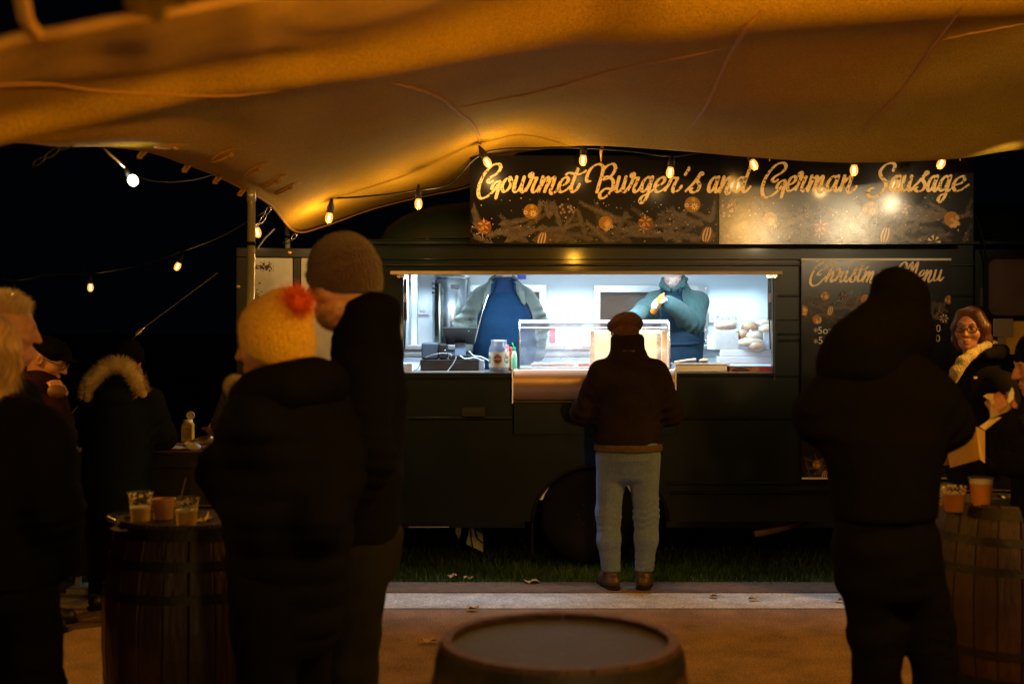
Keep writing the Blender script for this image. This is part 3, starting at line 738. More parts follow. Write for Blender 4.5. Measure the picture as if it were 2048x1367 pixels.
for (u, z, su, sz, n) in ((.80, tz(535), .07, .018, 90), (.79, tz(600), .05, .03, 70), (.66, tz(592), .035, .02, 60), (.85, tz(590), .03, .04, 50)):
    for _ in range(n):
        a = door_pt(min(.895, u + rr.gauss(0, su * .6)), z + rr.gauss(0, sz * .7)) + Vector((.153, -.988, 0)) * (.0125 + .002 * rr.random()); r = .0015 + .0055 * rr.random() ** 2
        sb.add([a + Vector((r * math.cos(t) * (1 + rr.random()), 0, r * math.sin(t))) for t in np.linspace(0, 5.5, 7)], [tuple(range(7))])
tag(sb.build("mould_spots", mould, rdo), kind="stuff")
for u in (.6, .985): MB().ball(door_pt(u, d1 - .03 if u < .9 else tz(574)) + Vector((.153, -.988, 0)) * .026, (.014, .008, .010)).build("door_catch", MATS["amber_lens"], rdo, smooth=True)

# ------------------------------------------------------------------ inside the truck
IX0, IX1, IY1, FLZ, CLZ = tx(806) - .35, tx(1546) + .35, 10.35, .45, 2.12
MB().quad((IX0, IY1, FLZ), (IX1, IY1, FLZ), (IX1, IY1, CLZ), (IX0, IY1, CLZ)).build("back_wall", white_wall, truck)
MB().quad((IX0, TY + .061, CLZ), (IX0, IY1, CLZ), (IX1, IY1, CLZ), (IX1, TY + .061, CLZ)).build("inner_ceiling", white_wall, truck)
MB().quad((IX0, TY + .061, FLZ), (IX1, TY + .061, FLZ), (IX1, IY1, FLZ), (IX0, IY1, FLZ)).build("inner_floor", mat("grey_vinyl", (.2, .2, .2), .6), truck)
sx0 = (826 - CX) / FPX * 9.9
MB().quad((IX0, TY + .061, FLZ), (IX0, TY + .061, CLZ), (sx0 - .25, IY1, CLZ), (sx0 - .25, IY1, FLZ)).quad((IX1, TY + .061, FLZ), (IX1, IY1, FLZ), (IX1, IY1, CLZ), (IX1, TY + .061, CLZ)).build("side_wall", white_wall, truck)
q = MB()
for (x0, z0, x1, z1) in ((IX0, FLZ, IX1, WZ0), (IX0, WZ1, IX1, CLZ), (IX0, WZ0, WX0, WZ1), (WX1, WZ0, IX1, WZ1)): q.quad((x0, TY + .0605, z0), (x1, TY + .0605, z0), (x1, TY + .0605, z1), (x0, TY + .0605, z1))
q.build("front_lining", white_wall, truck)
def bx_(px, Y): return (px - CX) / FPX * Y
def bz_(py, Y): return CAMZ - (py - HY) / FPX * Y
# trunking and pipe in the left corner
MB().box((bx_(822, 10.2), 10.2, FLZ), (bx_(834, 10.2), 10.3, CLZ)).build("trunking", white_plastic, truck, bevel=.006)
MB().tube([(bx_(812, 9.8), 9.8, CLZ), (bx_(812, 9.8), 9.8, bz_(690, 9.8))], .02, 10).build("drain_pipe", white_plastic, truck, smooth=True)
# back counter
BCZ = bz_(690, 10.0)
MB().box((IX0 + .01, 9.98, BCZ - .035), (IX1 - .01, 10.349, BCZ)).build("back_worktop", stainless, truck, bevel=.004)
MB().box((IX0 + .01, 10.02, FLZ), (IX1 - .01, 10.34, BCZ - .037)).build("back_cupboard", mat("pale_cupboard", (.62, .64, .68), .4), truck)
MB().box((IX0 + .01, 10.0, BCZ - .085), (IX1 - .01, 10.018, BCZ - .065)).build("cupboard_rail", stainless, truck)
# front counter
FCZ = WZ0 + .004
MB().box((IX0 + .01, TY + .062, FCZ - .04), (tx(1026), 9.12, FCZ)).box((tx(1352), TY + .062, FCZ - .04), (IX1 - .01, 9.12, FCZ)).build("front_counter", stainless, truck, bevel=.003)
# sockets and switch on the back wall
def plate(name, px0, py0, px1, py1, Y=10.349):
    o = MB().box((bx_(px0, Y), Y - .012, bz_(py1, Y)), (bx_(px1, Y), Y - .0005, bz_(py0, Y))).build(name, white_plastic, truck, bevel=.003)
    return o
sw = plate("light_switch", 834, 606, 857, 629); Yp = 10.335
for px in (842.5, 848.5): MB().box((bx_(px - 1.9, Yp), Yp - .008, bz_(621, Yp)), (bx_(px + 1.9, Yp), Yp + .001, bz_(614, Yp))).build("rocker", white_plastic, sw, bevel=.002)
dk = mat("socket_hole", (.02, .04, .08), .6)
for px0, px1 in ((1092, 1128), (1130, 1166), (1417, 1452), (1454, 1476)):
    so_ = plate("wall_socket", px0, 624 if px0 > 1300 else 626, px1, 645 if px0 > 1300 else 648); w_ = px1 - px0
    MB().box((bx_(px0 + w_ * .45, Yp), Yp - .006, bz_(632, Yp)), (bx_(px0 + w_ * .60, Yp), Yp + .001, bz_(627.5, Yp))).build("rocker", white_plastic, so_, bevel=.001)
    h = MB()
    for c in (.2, .8):
        for (dx, py) in ((-.06, 637), (.06, 637), (0, 633.5)): h.box((bx_(px0 + w_ * (c + dx) - .8, Yp), Yp - .0035, bz_(py + .8, Yp)), (bx_(px0 + w_ * (c + dx) + .8, Yp), Yp - .0015, bz_(py - .8, Yp)))
    h.build("socket_holes", dk, so_)
# far serving hatches with bolted metal frames and brown panes
hatch_glass = mat("brown_hatch_panel", (.10, .06, .04), .10, coat=.5, var=.3, vscale=4)
def hatch(px0, py0, px1, py1):
    Y = 10.345; f = 13
    fr = rim_obj("hatch_frame", [(bx_(a, Y), bz_(c, Y)) for a, c in ((px0, py1), (px1, py1), (px1, py0), (px0, py0))], [(bx_(a, Y), bz_(c, Y)) for a, c in ((px0 + f, py1 - f), (px1 - f, py1 - f), (px1 - f, py0 + f), (px0 + f, py0 + f))], Y - .03, Y, stainless, truck)
    MB().box((bx_(px0 + f, Y), Y - .01, bz_(py1 - f, Y)), (bx_(px1 - f, Y), Y - .004, bz_(py0 + f, Y))).build("hatch_pane", hatch_glass, fr)
    bo = MB()
    for k in range(6):
        for a, c in ((px0 + 5, py0 + 6 + k * (py1 - py0 - 12) / 5), (px1 - 5, py0 + 6 + k * (py1 - py0 - 12) / 5)): bo.ball((bx_(a, Y), Y - .032, bz_(c, Y)), .006, 6, 4)
    bo.build("frame_bolts", silver, fr)
hatch(1187, 571, 1415, 686); hatch(880, 570, 1092, 686)
# strip lights under the ceiling
ledm = emit_mat("led_tube", (.72, .88, 1.0), 1.0)
for yy, pw, spd in ((8.785, 105, 180), (9.75, 100, 100), (10.16, 30, 100)):
    MB().box((tx(850), yy - .03, CLZ - .045), (tx(1500), yy + .03, CLZ - .02)).build("strip_light", ledm, truck)
    lamp("strip_lamp", 'AREA', (tx(1130 if yy < 9 else 1175), yy, CLZ - .05), pw, COOL, ((2.3, .05) if yy < 9 else (3.0, .10)), parent=truck, spread=spd)
MB().box((IX0 + .01, TY + .10, 1.973), (IX1 - .01, TY + .112, CLZ - .001)).build("light_baffle", white_wall, truck)  # unseen board added to keep the strip light close to the truck
# ------------------------------------------------------------------ brush script lettering (strokes of a broad pen) for the printed boards
GLY = {  # strokes in x-heights, upright; sheared when placed. advance last
 'G': ([[(.95, .75), (.80, .62), (.62, .70), (.72, .95), (1.10, 1.25), (1.25, 1.62), (1.05, 1.86), (.65, 1.75), (.28, 1.2), (.12, .5), (.18, -.1), (.42, -.42), (.80, -.30), (1.12, .05), (1.32, .42)],
        [(.98, .22), (1.05, .50), (1.28, .70), (1.42, .62), (1.42, .1), (1.40, -.40)]], 1.55),
 'B': ([[(.25, .72), (.02, .72), (-.05, 1.1), (.12, 1.6), (.5, 1.85), (.85, 1.7), (.92, 1.2), (.88, .5), (.86, -.02)],
        [(.93, 1.45), (1.15, 1.75), (1.5, 1.86), (1.72, 1.55), (1.55, 1.05), (1.2, .82), (1.12, .95), (1.35, 1.02), (1.75, .75), (1.82, .2), (1.5, -.35), (1.18, -.38), (1.1, -.1), (1.4, .22), (1.9, .15)]], 2.0),
 'S': ([[(1.75, 1.35), (1.80, 1.7), (1.5, 1.86), (1.05, 1.7), (.82, 1.3), (1.0, .92), (1.35, .65), (1.45, .25), (1.15, -.25), (.65, -.42), (.28, -.2), (.35, .12), (.62, .2)]], 1.75),
 'C': ([[(1.0, .75), (.80, .62), (.66, .72), (.78, .98), (1.12, 1.25), (1.28, 1.62), (1.05, 1.86), (.65, 1.75), (.28, 1.2), (.12, .5), (.18, -.1), (.45, -.40), (.85, -.30), (1.2, .1), (1.45, .5)]], 1.5),
 'M': ([[(.1, .8), (-.1, 1.1), (.02, 1.55), (.3, 1.8), (.55, 1.6), (.55, .9), (.50, .0)], [(.52, .25), (.8, 1.2), (1.05, 1.8), (1.12, 1.2), (1.05, .15)], [(1.08, .3), (1.35, 1.25), (1.6, 1.8), (1.62, 1.0), (1.55, .25), (1.68, .0), (1.95, .25)]], 1.95),
 'o': ([[(.55, .98), (.25, .85), (.08, .4), (.28, .02), (.58, .2), (.68, .65), (.50, .98), (.55, .75), (.72, .62), (.98, .35)]], .85),
 'u': ([[(.12, 1.0), (.10, .5), (.10, .2), (.25, .0), (.48, .15), (.62, .6), (.64, 1.0)], [(.64, 1.0), (.62, .4), (.66, .1), (.80, .0), (1.02, .3)]], .98),
 'r': ([[(.0, .1), (.16, .6), (.22, 1.05), (.15, 1.25), (.03, 1.18), (.07, 1.0), (.35, .95), (.58, .93)], [(.58, .93), (.47, .5), (.45, .15), (.58, -.02), (.80, .15), (.92, .4)]], .85),
 'm': ([[(.12, 1.0), (.09, .5), (.06, .02)], [(.08, .2), (.28, .8), (.48, .98), (.50, .6), (.44, .02)], [(.46, .2), (.66, .8), (.86, .98), (.86, .5), (.80, .1), (.92, -.13), (1.12, .02), (1.28, .3)]], 1.2),
 'n': ([[(.12, 1.0), (.09, .5), (.06, .02)], [(.08, .2), (.30, .8), (.52, .98), (.52, .5), (.46, .1), (.58, -.13), (.80, .02), (.96, .3)]], .88),
 'e': ([[(.10, .38), (.42, .52), (.56, .78), (.42, .98), (.18, .82), (.06, .4), (.22, .02), (.50, .08), (.82, .42)]], .72),
 't': ([[(.30, 1.55), (.20, .9), (.14, .3), (.30, .0), (.52, .15), (.64, .52)], [(-.42, 1.12), (-.28, 1.26), (.1, 1.22), (.45, 1.18), (.72, 1.28), (.86, 1.42)]], .65),
 'g': ([[(.62, .88), (.36, .98), (.12, .65), (.12, .2), (.30, .02), (.52, .25), (.66, .8)], [(.70, 1.0), (.66, .3), (.62, -.35), (.42, -.72), (.22, -.62), (.28, -.32), (.62, -.12), (1.05, .22)]], .95),
 's': ([[(-.15, .05), (.18, .55), (.42, 1.05), (.50, 1.28), (.62, 1.2), (.52, 1.05)], [(.42, 1.0), (.40, .75), (.60, .42), (.52, .05), (.25, -.02), (.10, .15), (.22, .25)]], .72),
 'a': ([[(.62, .85), (.36, .98), (.12, .65), (.10, .2), (.28, .0), (.50, .25), (.64, .8)], [(.68, 1.0), (.62, .4), (.66, .08), (.80, .0), (1.0, .3)]], .95),
 'd': ([[(.62, .85), (.36, .98), (.12, .65), (.10, .2), (.28, .0), (.50, .25), (.64, .8)], [(.80, 1.85), (.68, 1.0), (.62, .4), (.66, .08), (.82, .0), (1.06, .35)]], 1.0),
 'h': ([[(.0, .1), (.2, .8), (.36, 1.6), (.30, 1.75), (.20, 1.3), (.10, .5), (.06, .02)], [(.08, .2), (.30, .8), (.52, .98), (.52, .5), (.48, .15), (.60, -.02), (.85, .25)]], .9),
 'i': ([[(.12, 1.0), (.08, .4), (.14, .08), (.28, .0), (.50, .3)], [(.22, 1.38), (.28, 1.48), (.30, 1.56)]], .45),
 "'": ([[(.30, 1.62), (.26, 1.45), (.12, 1.15)]], .35),
}
def letter_mesh(b, ch, x0, z0, xh, Y, width, shear=.24, pen=.255, lift=0.0):
    """One letter in metres: left edge x0, base line z0, x-height xh; strokes are thick going down and thin going up."""
    strokes, adv = GLY[ch]; kx = width / (adv * xh) if width else 1.0
    for si, st in enumerate(strokes):
        pts = np.array(spline([(p[0] * kx + shear * p[1], p[1]) for p in st], 7))
        d = np.gradient(pts, axis=0); L = np.linalg.norm(d, axis=1); d /= L[:, None] + 1e-9
        n = np.stack([-d[:, 1], d[:, 0]], 1)
        pend = np.array((math.cos(math.radians(20)), math.sin(math.radians(20))))
        w = xh * pen * (.40 + .60 * np.abs(d @ np.array((-pend[1], pend[0]))) ** 1.2)
        w = np.convolve(np.pad(w, 2, 'edge'), np.ones(5) / 5, 'valid')
        k = len(pts); vs = []
        for i in range(k):
            c = pts[i] * xh; e = n[i] * w[i] / 2; y = Y - lift - .0006 * si - .0005 * i / k
            vs += [(x0 + c[0] + e[0], y, z0 + c[1] + e[1]), (x0 + c[0] - e[0], y, z0 + c[1] - e[1])]
        fs = [(2 * i, 2 * i + 1, 2 * i + 3, 2 * i + 2) for i in range(k - 1)]
        b.add(vs, fs)
        for e_, q in ((0, 0), (k - 1, k - 1)):
            c = pts[q] * xh; r = w[q] / 2
            cap = [(x0 + c[0] + r * math.cos(t), Y - lift - .0013 - .0003 * si, z0 + c[1] + r * math.sin(t)) for t in np.linspace(0, 5.5, 8)]
            b.add(cap, [tuple(range(8))])
gold = mat("printed_gold", (.80, .58, .25), .35, var=.0, spec=.25)
def distress(m, scale=70, thr=.60):
    nt = m.node_tree; p = nt.nodes["Principled BSDF"]; tc = nt.nodes.new("ShaderNodeTexCoord"); n = nt.nodes.new("ShaderNodeTexNoise")
    n.inputs["Scale"].default_value = scale; n.inputs["Detail"].default_value = 3; nt.links.new(tc.outputs["Object"], n.inputs["Vector"])
    r = nt.nodes.new("ShaderNodeValToRGB"); r.color_ramp.elements[0].position = thr; r.color_ramp.elements[1].position = thr + .02
    base = tuple(p.inputs["Base Color"].default_value); r.color_ramp.elements[0].color = base; r.color_ramp.elements[1].color = (.05, .03, .01, 1)
    nt.links.new(n.outputs[0], r.inputs[0]); nt.links.new(r.outputs[0], p.inputs["Base Color"])
distress(gold)
cream_print = mat("printed_cream", (.76, .60, .38), .35, spec=.25); distress(cream_print, 90, .62)
vinyl = mat("black_vinyl_print", (.004, .0035, .004), .26, spec=.15); vinyl_r = mat("black_vinyl_print_scuffed", (.005, .0045, .005), .17, spec=.6)
printm = mat("garland_print", (1, 1, 1), .28, attr="Col", spec=.15); print_r = mat("garland_print_scuffed", (1, 1, 1), .18, attr="Col", spec=.6)

def garland(x0, x1, zb, zt, Y, seed, baubles, scale=1.0, needles=2600, dots=70):
    """Printed fir branches, baubles and sparkles: thin flat print on a board's face."""
    r = random.Random(seed); b = MB(); W = x1 - x0
    def needle(x, z, a, L, w, col):
        if not (x0 + .004 < x + L * math.cos(a) < x1 - .004 and x0 + .004 < x < x1 - .004 and zb + .003 < z < zt): return
        y = Y - .0002 - .0012 * r.random(); nx, nz = -math.sin(a) * w / 2, math.cos(a) * w / 2
        ze = max(zb + .002, z + L * math.sin(a))
        b.add([(x - nx, y, z - nz), (x + nx, y, z + nz), (x + L * math.cos(a), y, ze)], [(0, 1, 2)], 0, col)
    nbr = int(62 * W / 1.6 / scale)
    for k in range(nbr):
        bx = x0 + W * (k + r.random()) / nbr; bz = zb + (zt - zb) * (r.random() ** 1.5) * .66; a0 = r.choice([.15, .5, 2.6, 2.95, 1.2, 1.9, .3, 2.8]) + r.gauss(0, .15)
        L = (.16 + .10 * r.random()) * scale; tone = .35 + .65 * r.random()
        for q in range(int(needles / nbr)):
            t = r.random(); sx, sz = bx + math.cos(a0) * L * t, bz + math.sin(a0) * L * t
            a = a0 + r.choice((-1, 1)) * (.45 + .35 * r.random()); g = tone * (.4 + .6 * r.random())
            needle(sx, sz, a, (.028 + .022 * r.random()) * scale * (1.1 - .5 * t), .0030 * scale, (.20 * g, .15 * g, .11 * g))
    for (u, v, rad, kind) in baubles:
        cx_, cz_ = x0 + W * u, zb + (zt - zb) * v; y = Y - .0018
        def disc(cx2, cz2, rr, col, yy, n=22, sx=1.0):
            o = [(min(max(cx2 + rr * sx * math.cos(t), x0 + .002), x1 - .002), yy, max(cz2 + rr * math.sin(t), zb + .002)) for t in np.linspace(0, 6.283, n, endpoint=False)]
            b.add(o, [tuple(range(n))], 0, col)
        def star(cx2, cz2, rr, col, yy, n=6, w=.26, rot=0.0):
            for i in range(n):
                a = rot + 6.283 * i / n; ca, sa = math.cos(a), math.sin(a)
                P = [(cx2 + rr * .12 * ca, cz2 + rr * .12 * sa), (cx2 + rr * .5 * ca - rr * w * sa, cz2 + rr * .5 * sa + rr * w * ca), (cx2 + rr * ca, cz2 + rr * sa), (cx2 + rr * .5 * ca + rr * w * sa, cz2 + rr * .5 * sa - rr * w * ca)]
                P = [(min(max(p[0], x0 + .002), x1 - .002), yy, max(p[1], zb + .002)) for p in P]; b.add(P, [(0, 1, 2, 3)], 0, col)
        if kind == 'gold':
            disc(cx_, cz_, rad, (.26, .125, .012), y); star(cx_ + rad * .25, cz_ - rad * .25, rad * .55, (.75, .52, .22), y - .0007, 8, .16); star(cx_ - rad * .72, cz_ - rad * .1, rad * .38, (.7, .45, .2), y - .0007, 7, .18, .3); star(cx_ + rad * .1, cz_ + rad * .62, rad * .3, (.6, .4, .12), y - .0007, 7, .18)
        elif kind == 'flake':
            disc(cx_, cz_, rad, (.34, .15, .015), y)
            for q in range(9): star(cx_ + r.uniform(-.2, .9) * rad, cz_ + r.uniform(-.95, .3) * rad, rad * .34, (.72, .46, .18), y - .0007 - .0001 * q, 6, .2, r.random())
        elif kind == 'dark':
            disc(cx_, cz_, rad, (.028, .016, .016), y)
            for q in range(11):
                a = r.random() * 6.283; d_ = rad * math.sqrt(r.random()) * .92; star(cx_ + d_ * math.cos(a), cz_ + d_ * math.sin(a), rad * .2, (.40, .27, .22), y - .0007 - .0001 * q, 5, .3, r.random())
        elif kind == 'stripe':
            disc(cx_, cz_, rad, (.12, .045, .02), y, 24, .78)
            for q in (-.62, -.12, .40):
                P = []
                for s_, off in ((1, -.14), (-1, .14)):
                    for t in np.linspace(-.86, .86, 8)[::s_]:
                        hw = math.sqrt(max(0, 1 - t * t)) * .78
                        P.append((cx_ + rad * (hw * (q + off) + .22 * t), y - .0007, max(cz_ + rad * t, zb + .002)))
                P = [(min(max(p[0], x0 + .002), x1 - .002), p[1], p[2]) for p in P]; b.add(P, [tuple(range(len(P)))], 0, (.62, .42, .20))
        elif kind == 'star':
            disc(cx_, cz_, rad, (.17, .06, .012), y); star(cx_, cz_ + rad * .35, rad * .95, (.50, .24, .05), y - .0006, 5, .16, .4); star(cx_ - rad * .3, cz_ - rad * .6, rad * .8, (.42, .28, .16), y - .0009, 5, .10, 1.1)
        elif kind == 'chequer':
            disc(cx_, cz_, rad, (.05, .03, .022), y)
            for q in range(7):
                a = 6.283 * q / 7; P = [(cx_ + rad * f_ * math.cos(a + o_), y - .0007, cz_ + rad * f_ * math.sin(a + o_)) for f_, o_ in ((.2, 0), (.9, -.25), (.85, .2))]
                P = [(min(max(p[0], x0 + .002), x1 - .002), p[1], max(p[2], zb + .002)) for p in P]; b.add(P, [(0, 1, 2)], 0, (.60, .46, .32))
    for q in range(dots):
        x = x0 + W * r.random(); z = zb + (zt - zb) * (.05 + 1.15 * r.random()); rr_ = (.0018 + .0028 * r.random() ** 2) * scale; y = Y - .0034 - .00002 * q
        if z > zt + .03 or x < x0 + .01 or x > x1 - .01: continue
        col = r.choice([(.62, .42, .36), (.62, .40, .12), (.55, .45, .40)])
        b.add([(x + rr_ * math.cos(t), y, z + rr_ * math.sin(t)) for t in np.linspace(0, 6.283, 7, endpoint=False)], [tuple(range(7))], 0, col)
    return b

SY = 8.38; SS = FPX / SY
def sx(px): return (px - CX) / SS
def sz(py): return CAMZ - (py - HY) / SS
sign = empty("sign_board", (sx(1440), SY, sz(488)), "long black name sign with gold script along the truck roof", "sign")
MB().box((sx(940), SY, sz(488)), (sx(1437.4), SY + .012, sz(311))).build("panel", vinyl, sign)
MB().box((sx(1438.4), SY - .001, sz(488)), (sx(1947), SY + .012, sz(309))).build("panel", vinyl_r, sign)
WORDS = [("Gourmet", [956, 1003, 1027, 1055, 1079, 1117, 1140], 1166), ("Burger's", [1172, 1232, 1258, 1282, 1309, 1333, 1362, 1380], 1404),
         ("and", [1417, 1441, 1468], 1500), ("German", [1523, 1574, 1594, 1617, 1653, 1682], 1712), ("Sausage", [1733, 1780, 1803, 1829, 1855, 1878, 1905], 1934)]
xh = 30.0 / SS
for w_, xs_, end in WORDS:
    for i, ch in enumerate(w_):
        nx = xs_[i + 1] if i + 1 < len(w_) else end
        wd = (nx - xs_[i]) / SS
        if ch == 't': wd = None
        b = MB(); letter_mesh(b, ch, sx(xs_[i] - 4), sz(384 - (2 if xs_[i] > 1500 else 0)), xh, SY, wd if ch not in "'t" else None, lift=.0042)
        b.build("letter", gold, sign)
GB1 = [(.055, .40, .048, 'star'), (.245, .78, .050, 'gold'), (.385, .80, .052, 'dark'), (.29, .10, .052, 'stripe'), (.545, .50, .046, 'flake'), (.705, .48, .050, 'star'), (.895, .95, .052, 'gold'), (.955, .22, .054, 'stripe')]
GB2 = [(.03, .80, .050, 'dark'), (.20, .58, .046, 'flake'), (.40, .36, .050, 'star'), (.595, .82, .052, 'gold'), (.745, .84, .054, 'dark'), (.655, .20, .056, 'stripe'), (.915, .58, .050, 'flake'), (.845, .04, .050, 'chequer')]
garland(sx(941), sx(1437), sz(487), sz(405), SY, 3, GB1, 1.0, 15000, 120).build("printed_garland", printm, sign)
garland(sx(1439), sx(1946), sz(487), sz(403), SY - .001, 5, GB2, 1.0, 15000, 120).build("printed_garland", print_r, sign)

# ------------------------------------------------------------------ menu board on the truck's side
MY = 8.56; MS = FPX / MY
def mx_(px): return (px - CX) / MS
def mz_(py): return CAMZ - (py - HY) / MS
menu = empty("menu_board", (mx_(1752), MY, mz_(957)), "tall black menu poster hung on the truck right of the window", "menu board")
MB().box((mx_(1603), MY, mz_(955)), (mx_(1902), MY + .010, mz_(521))).build("poster", vinyl_r, menu)
alu = mat("white_poster_rail", (.75, .70, .62), .4)
MB().box((mx_(1602), MY - .008, mz_(521)), (mx_(1902), MY + .012, mz_(516.5))).build("poster_rail", alu, menu, bevel=.002)
MB().box((mx_(1604), MY - .006, mz_(957.5)), (mx_(1902), MY + .012, mz_(954))).build("poster_rail", alu, menu, bevel=.002)
mh = 20.5 / MS
for w_, xs_, end, bl in (("Christmas", [1619, 1652, 1672, 1689, 1699, 1713, 1726, 1750, 1769], 1786, 563), ("Menu", [1796, 1836, 1849, 1866], 1886, 561)):
    for i, ch in enumerate(w_):
        nx = xs_[i + 1] if i + 1 < len(w_) else end
        b = MB(); letter_mesh(b, ch, mx_(xs_[i] - 2), mz_(bl), mh, MY, (nx - xs_[i]) / MS if ch != 't' else None, lift=.0042); b.build("letter", cream_print, menu)
MB1 = [(.005, .42, .035, 'flake'), (.155, .86, .030, 'gold'), (.275, .86, .028, 'dark'), (.192, .40, .032, 'stripe'), (.10, .14, .030, 'flake'), (.33, .18, .030, 'chequer'), (.43, .75, .034, 'flake'), (.60, .5, .03, 'gold'), (.99, .74, .030, 'gold'), (.955, .18, .032, 'chequer'), (.8, .6, .03, 'dark')]
garland(mx_(1604), mx_(1901), mz_(648), mz_(582), MY, 9, MB1, .62, 9000, 80).build("printed_garland", printm, menu)
MB2 = [(.10, .52, .028, 'gold'), (.155, .10, .034, 'stripe'), (.35, .4, .03, 'flake'), (.55, .5, .03, 'dark'), (.75, .4, .03, 'gold'), (.9, .3, .03, 'star')]
garland(mx_(1604), mx_(1901), mz_(954), mz_(905), MY, 12, MB2, .62, 7000, 50).build("printed_garland", printm, menu)
chalk = mat("printed_pale_text", (.62, .56, .48), .4)
def text(s, x, z, h, Y, m, parent, name="menu_text", shear=0.0, sx_=1.0):
    cu = bpy.data.curves.new("menu_text", 'FONT'); cu.body = s; cu.size = h; cu.shear = shear; cu.extrude = .0004
    tmp = bpy.data.objects.new("tmp", cu); SC.collection.objects.link(tmp)
    me = bpy.data.meshes.new_from_object(tmp.evaluated_get(bpy.context.evaluated_depsgraph_get())); bpy.data.objects.remove(tmp)
    me.transform(Matrix.Scale(sx_, 4, (1, 0, 0))); me.transform(Matrix.Rotation(math.radians(90), 4, 'X')); me.materials.clear(); me.materials.append(m)
    o = new_obj(name, me, parent); o.location = Vector((x, Y, z)) - rootorg(parent); return o
for s, px, py, h in (("*", 1627, 670, 20), ("5oz D", 1635, 667, 20), ("*", 1627, 692, 20), ("5", 1636, 687, 20), (".50", 1857, 663, 20), ("7.00", 1846, 683, 20), ("*", 1622, 893, 22), ("DIP", 1634, 890, 18)):
    text(s, mx_(px), mz_(py), h / MS, MY - .004, chalk, menu)
# ------------------------------------------------------------------ things on and behind the serving counter
clear = glass_mat("clear_sheet", (1, 1, 1), .05, .03, haze=.24, hazecol=(.85, .92, 1))
clear_top = glass_mat("misty_clear_top", (.9, .96, 1), .12, .08, haze=.60, hazecol=(.62, .80, .95))
frosted = glass_mat("warm_back_glass", (1, .86, .66), .05, .1, haze=.62, hazecol=(.95, .66, .34))
led = emit_mat("led_beads", (.80, .93, 1.0), 5.0); heat = emit_mat("heat_lamp_glow", (1.0, .52, .14), 9.0)
CY = 8.50; CS = FPX / CY
def cx_(px): return (px - CX) / CS
def cz_(py): return CAMZ - (py - HY) / CS
case = empty("display_case", (cx_(1187), 8.75, cz_(738)), "curved glass hot food case with white lights on the counter", "display case")
x0, x1 = cx_(1039), cx_(1340); zb, zt = cz_(737), cz_(639)
prof = spline([(CY + .015, zb), (CY + .010, zb + .12), (CY + .014, zb + .20), (CY + .035, zb + .268), (CY + .085, zt - .018), (CY + .15, zt)], 5)
def strip(name, pr, a, c, m, parent, th=0.0):
    n = len(pr); vs = [(a, y, z) for y, z in pr] + [(c, y, z) for y, z in pr]
    return MB().add(vs, [(i, i + 1, n + i + 1, n + i) for i in range(n - 1)]).build(name, m, parent, smooth=True)
k = int(len(prof) * .70)
strip("front_glass", prof[:k + 1], x0, x1, clear, case); strip("curved_top_glass", prof[k:], x0, x1, clear_top, case)
MB().box((x0, CY + .15, zt - .006), (x1, CY + .50, zt)).build("top_glass", clear_top, case)
for xx, s in ((x0, -1), (x1, 1)):
    n = len(prof); vs = [(xx, y, z) for y, z in prof] + [(xx, CY + .50, zt), (xx, CY + .50, zb)]
    MB().add(vs, [tuple(range(len(vs)))]).build("side_glass", clear, case)
    MB().tube([(xx, y - .004, z) for y, z in prof], .005, 6).build("edge_trim", silver, case, smooth=True)
lp = [prof[int(len(prof) * .70)], prof[int(len(prof) * .90)]]
for i, (dz, yy) in enumerate(((-.017, CY + .060), (-.052, CY + .055))):
    MB().box((x0 + .01, yy, zt + dz - .007), (x1 - .01, yy + .016, zt + dz + .004)).build("light_rail", mat("rail_alloy", (.55, .62, .68), .35, metal=.6), case)
    bb = MB(); nled = 74
    for q in range(nled):
        xx = x0 + .02 + (x1 - x0 - .04) * q / (nled - 1); bb.box((xx - .0028, yy - .003, zt + dz - .003), (xx + .0028, yy - .0005, zt + dz + .002))
    tag(bb.build("light_beads", led, case), kind='stuff')
lamp("case_lamp", 'AREA', ((x0 + x1) / 2, CY + .09, zt - .065), 3.5, COOL, (.9, .03), parent=case)
# posts, divider and misted back panes of the heated half
warm_post_m = mat("warm_lit_post", (.62, .46, .22), .35, metal=.3)  # the heat lamp's warm light is put into the post colour
for px, w in ((1186, 9), (1331, 11)):
    MB().box((cx_(px - w / 2), CY + .06, zb + .004), (cx_(px + w / 2), CY + .085, zt - .075)).build("post", warm_post_m, case, bevel=.002)
MB().box((cx_(1192), CY + .44, zb + .01), (cx_(1258), CY + .446, zt - .07)).build("back_door", frosted, case); MB().box((cx_(1260), CY + .455, zb + .01), (cx_(1330), CY + .461, zt - .07)).build("back_door", frosted, case)
MB().box((cx_(1290), CY + .43, zb + .01), (cx_(1326), CY + .436, zt - .085)).build("paper_liner", mat("greasy_paper", (.62, .42, .16), .6, var=.4, vscale=12), case)
MB().box((cx_(1158), CY + .10, zt - .077), (cx_(1336), CY + .15, zt - .068)).build("heat_lamp_housing", silver, case); 
MB().tube([(cx_(1165), CY + .125, zt - .085), (cx_(1330), CY + .125, zt - .085)], .006, 8).build("heat_tube", heat, case)
lamp("heat_lamp_light", 'AREA', ((cx_(1262)), CY + .17, zt - .095), 11, (1, .44, .09), (.5, .06), parent=case, rot=(math.radians(-20), 0, 0))
MB().box((x0 + .005, CY + .02, zb - .002), (x1 - .005, CY + .50, zb + .006)).build("case_floor", mat("case_floor_steel", (.7, .72, .75), .3, metal=.5), case)
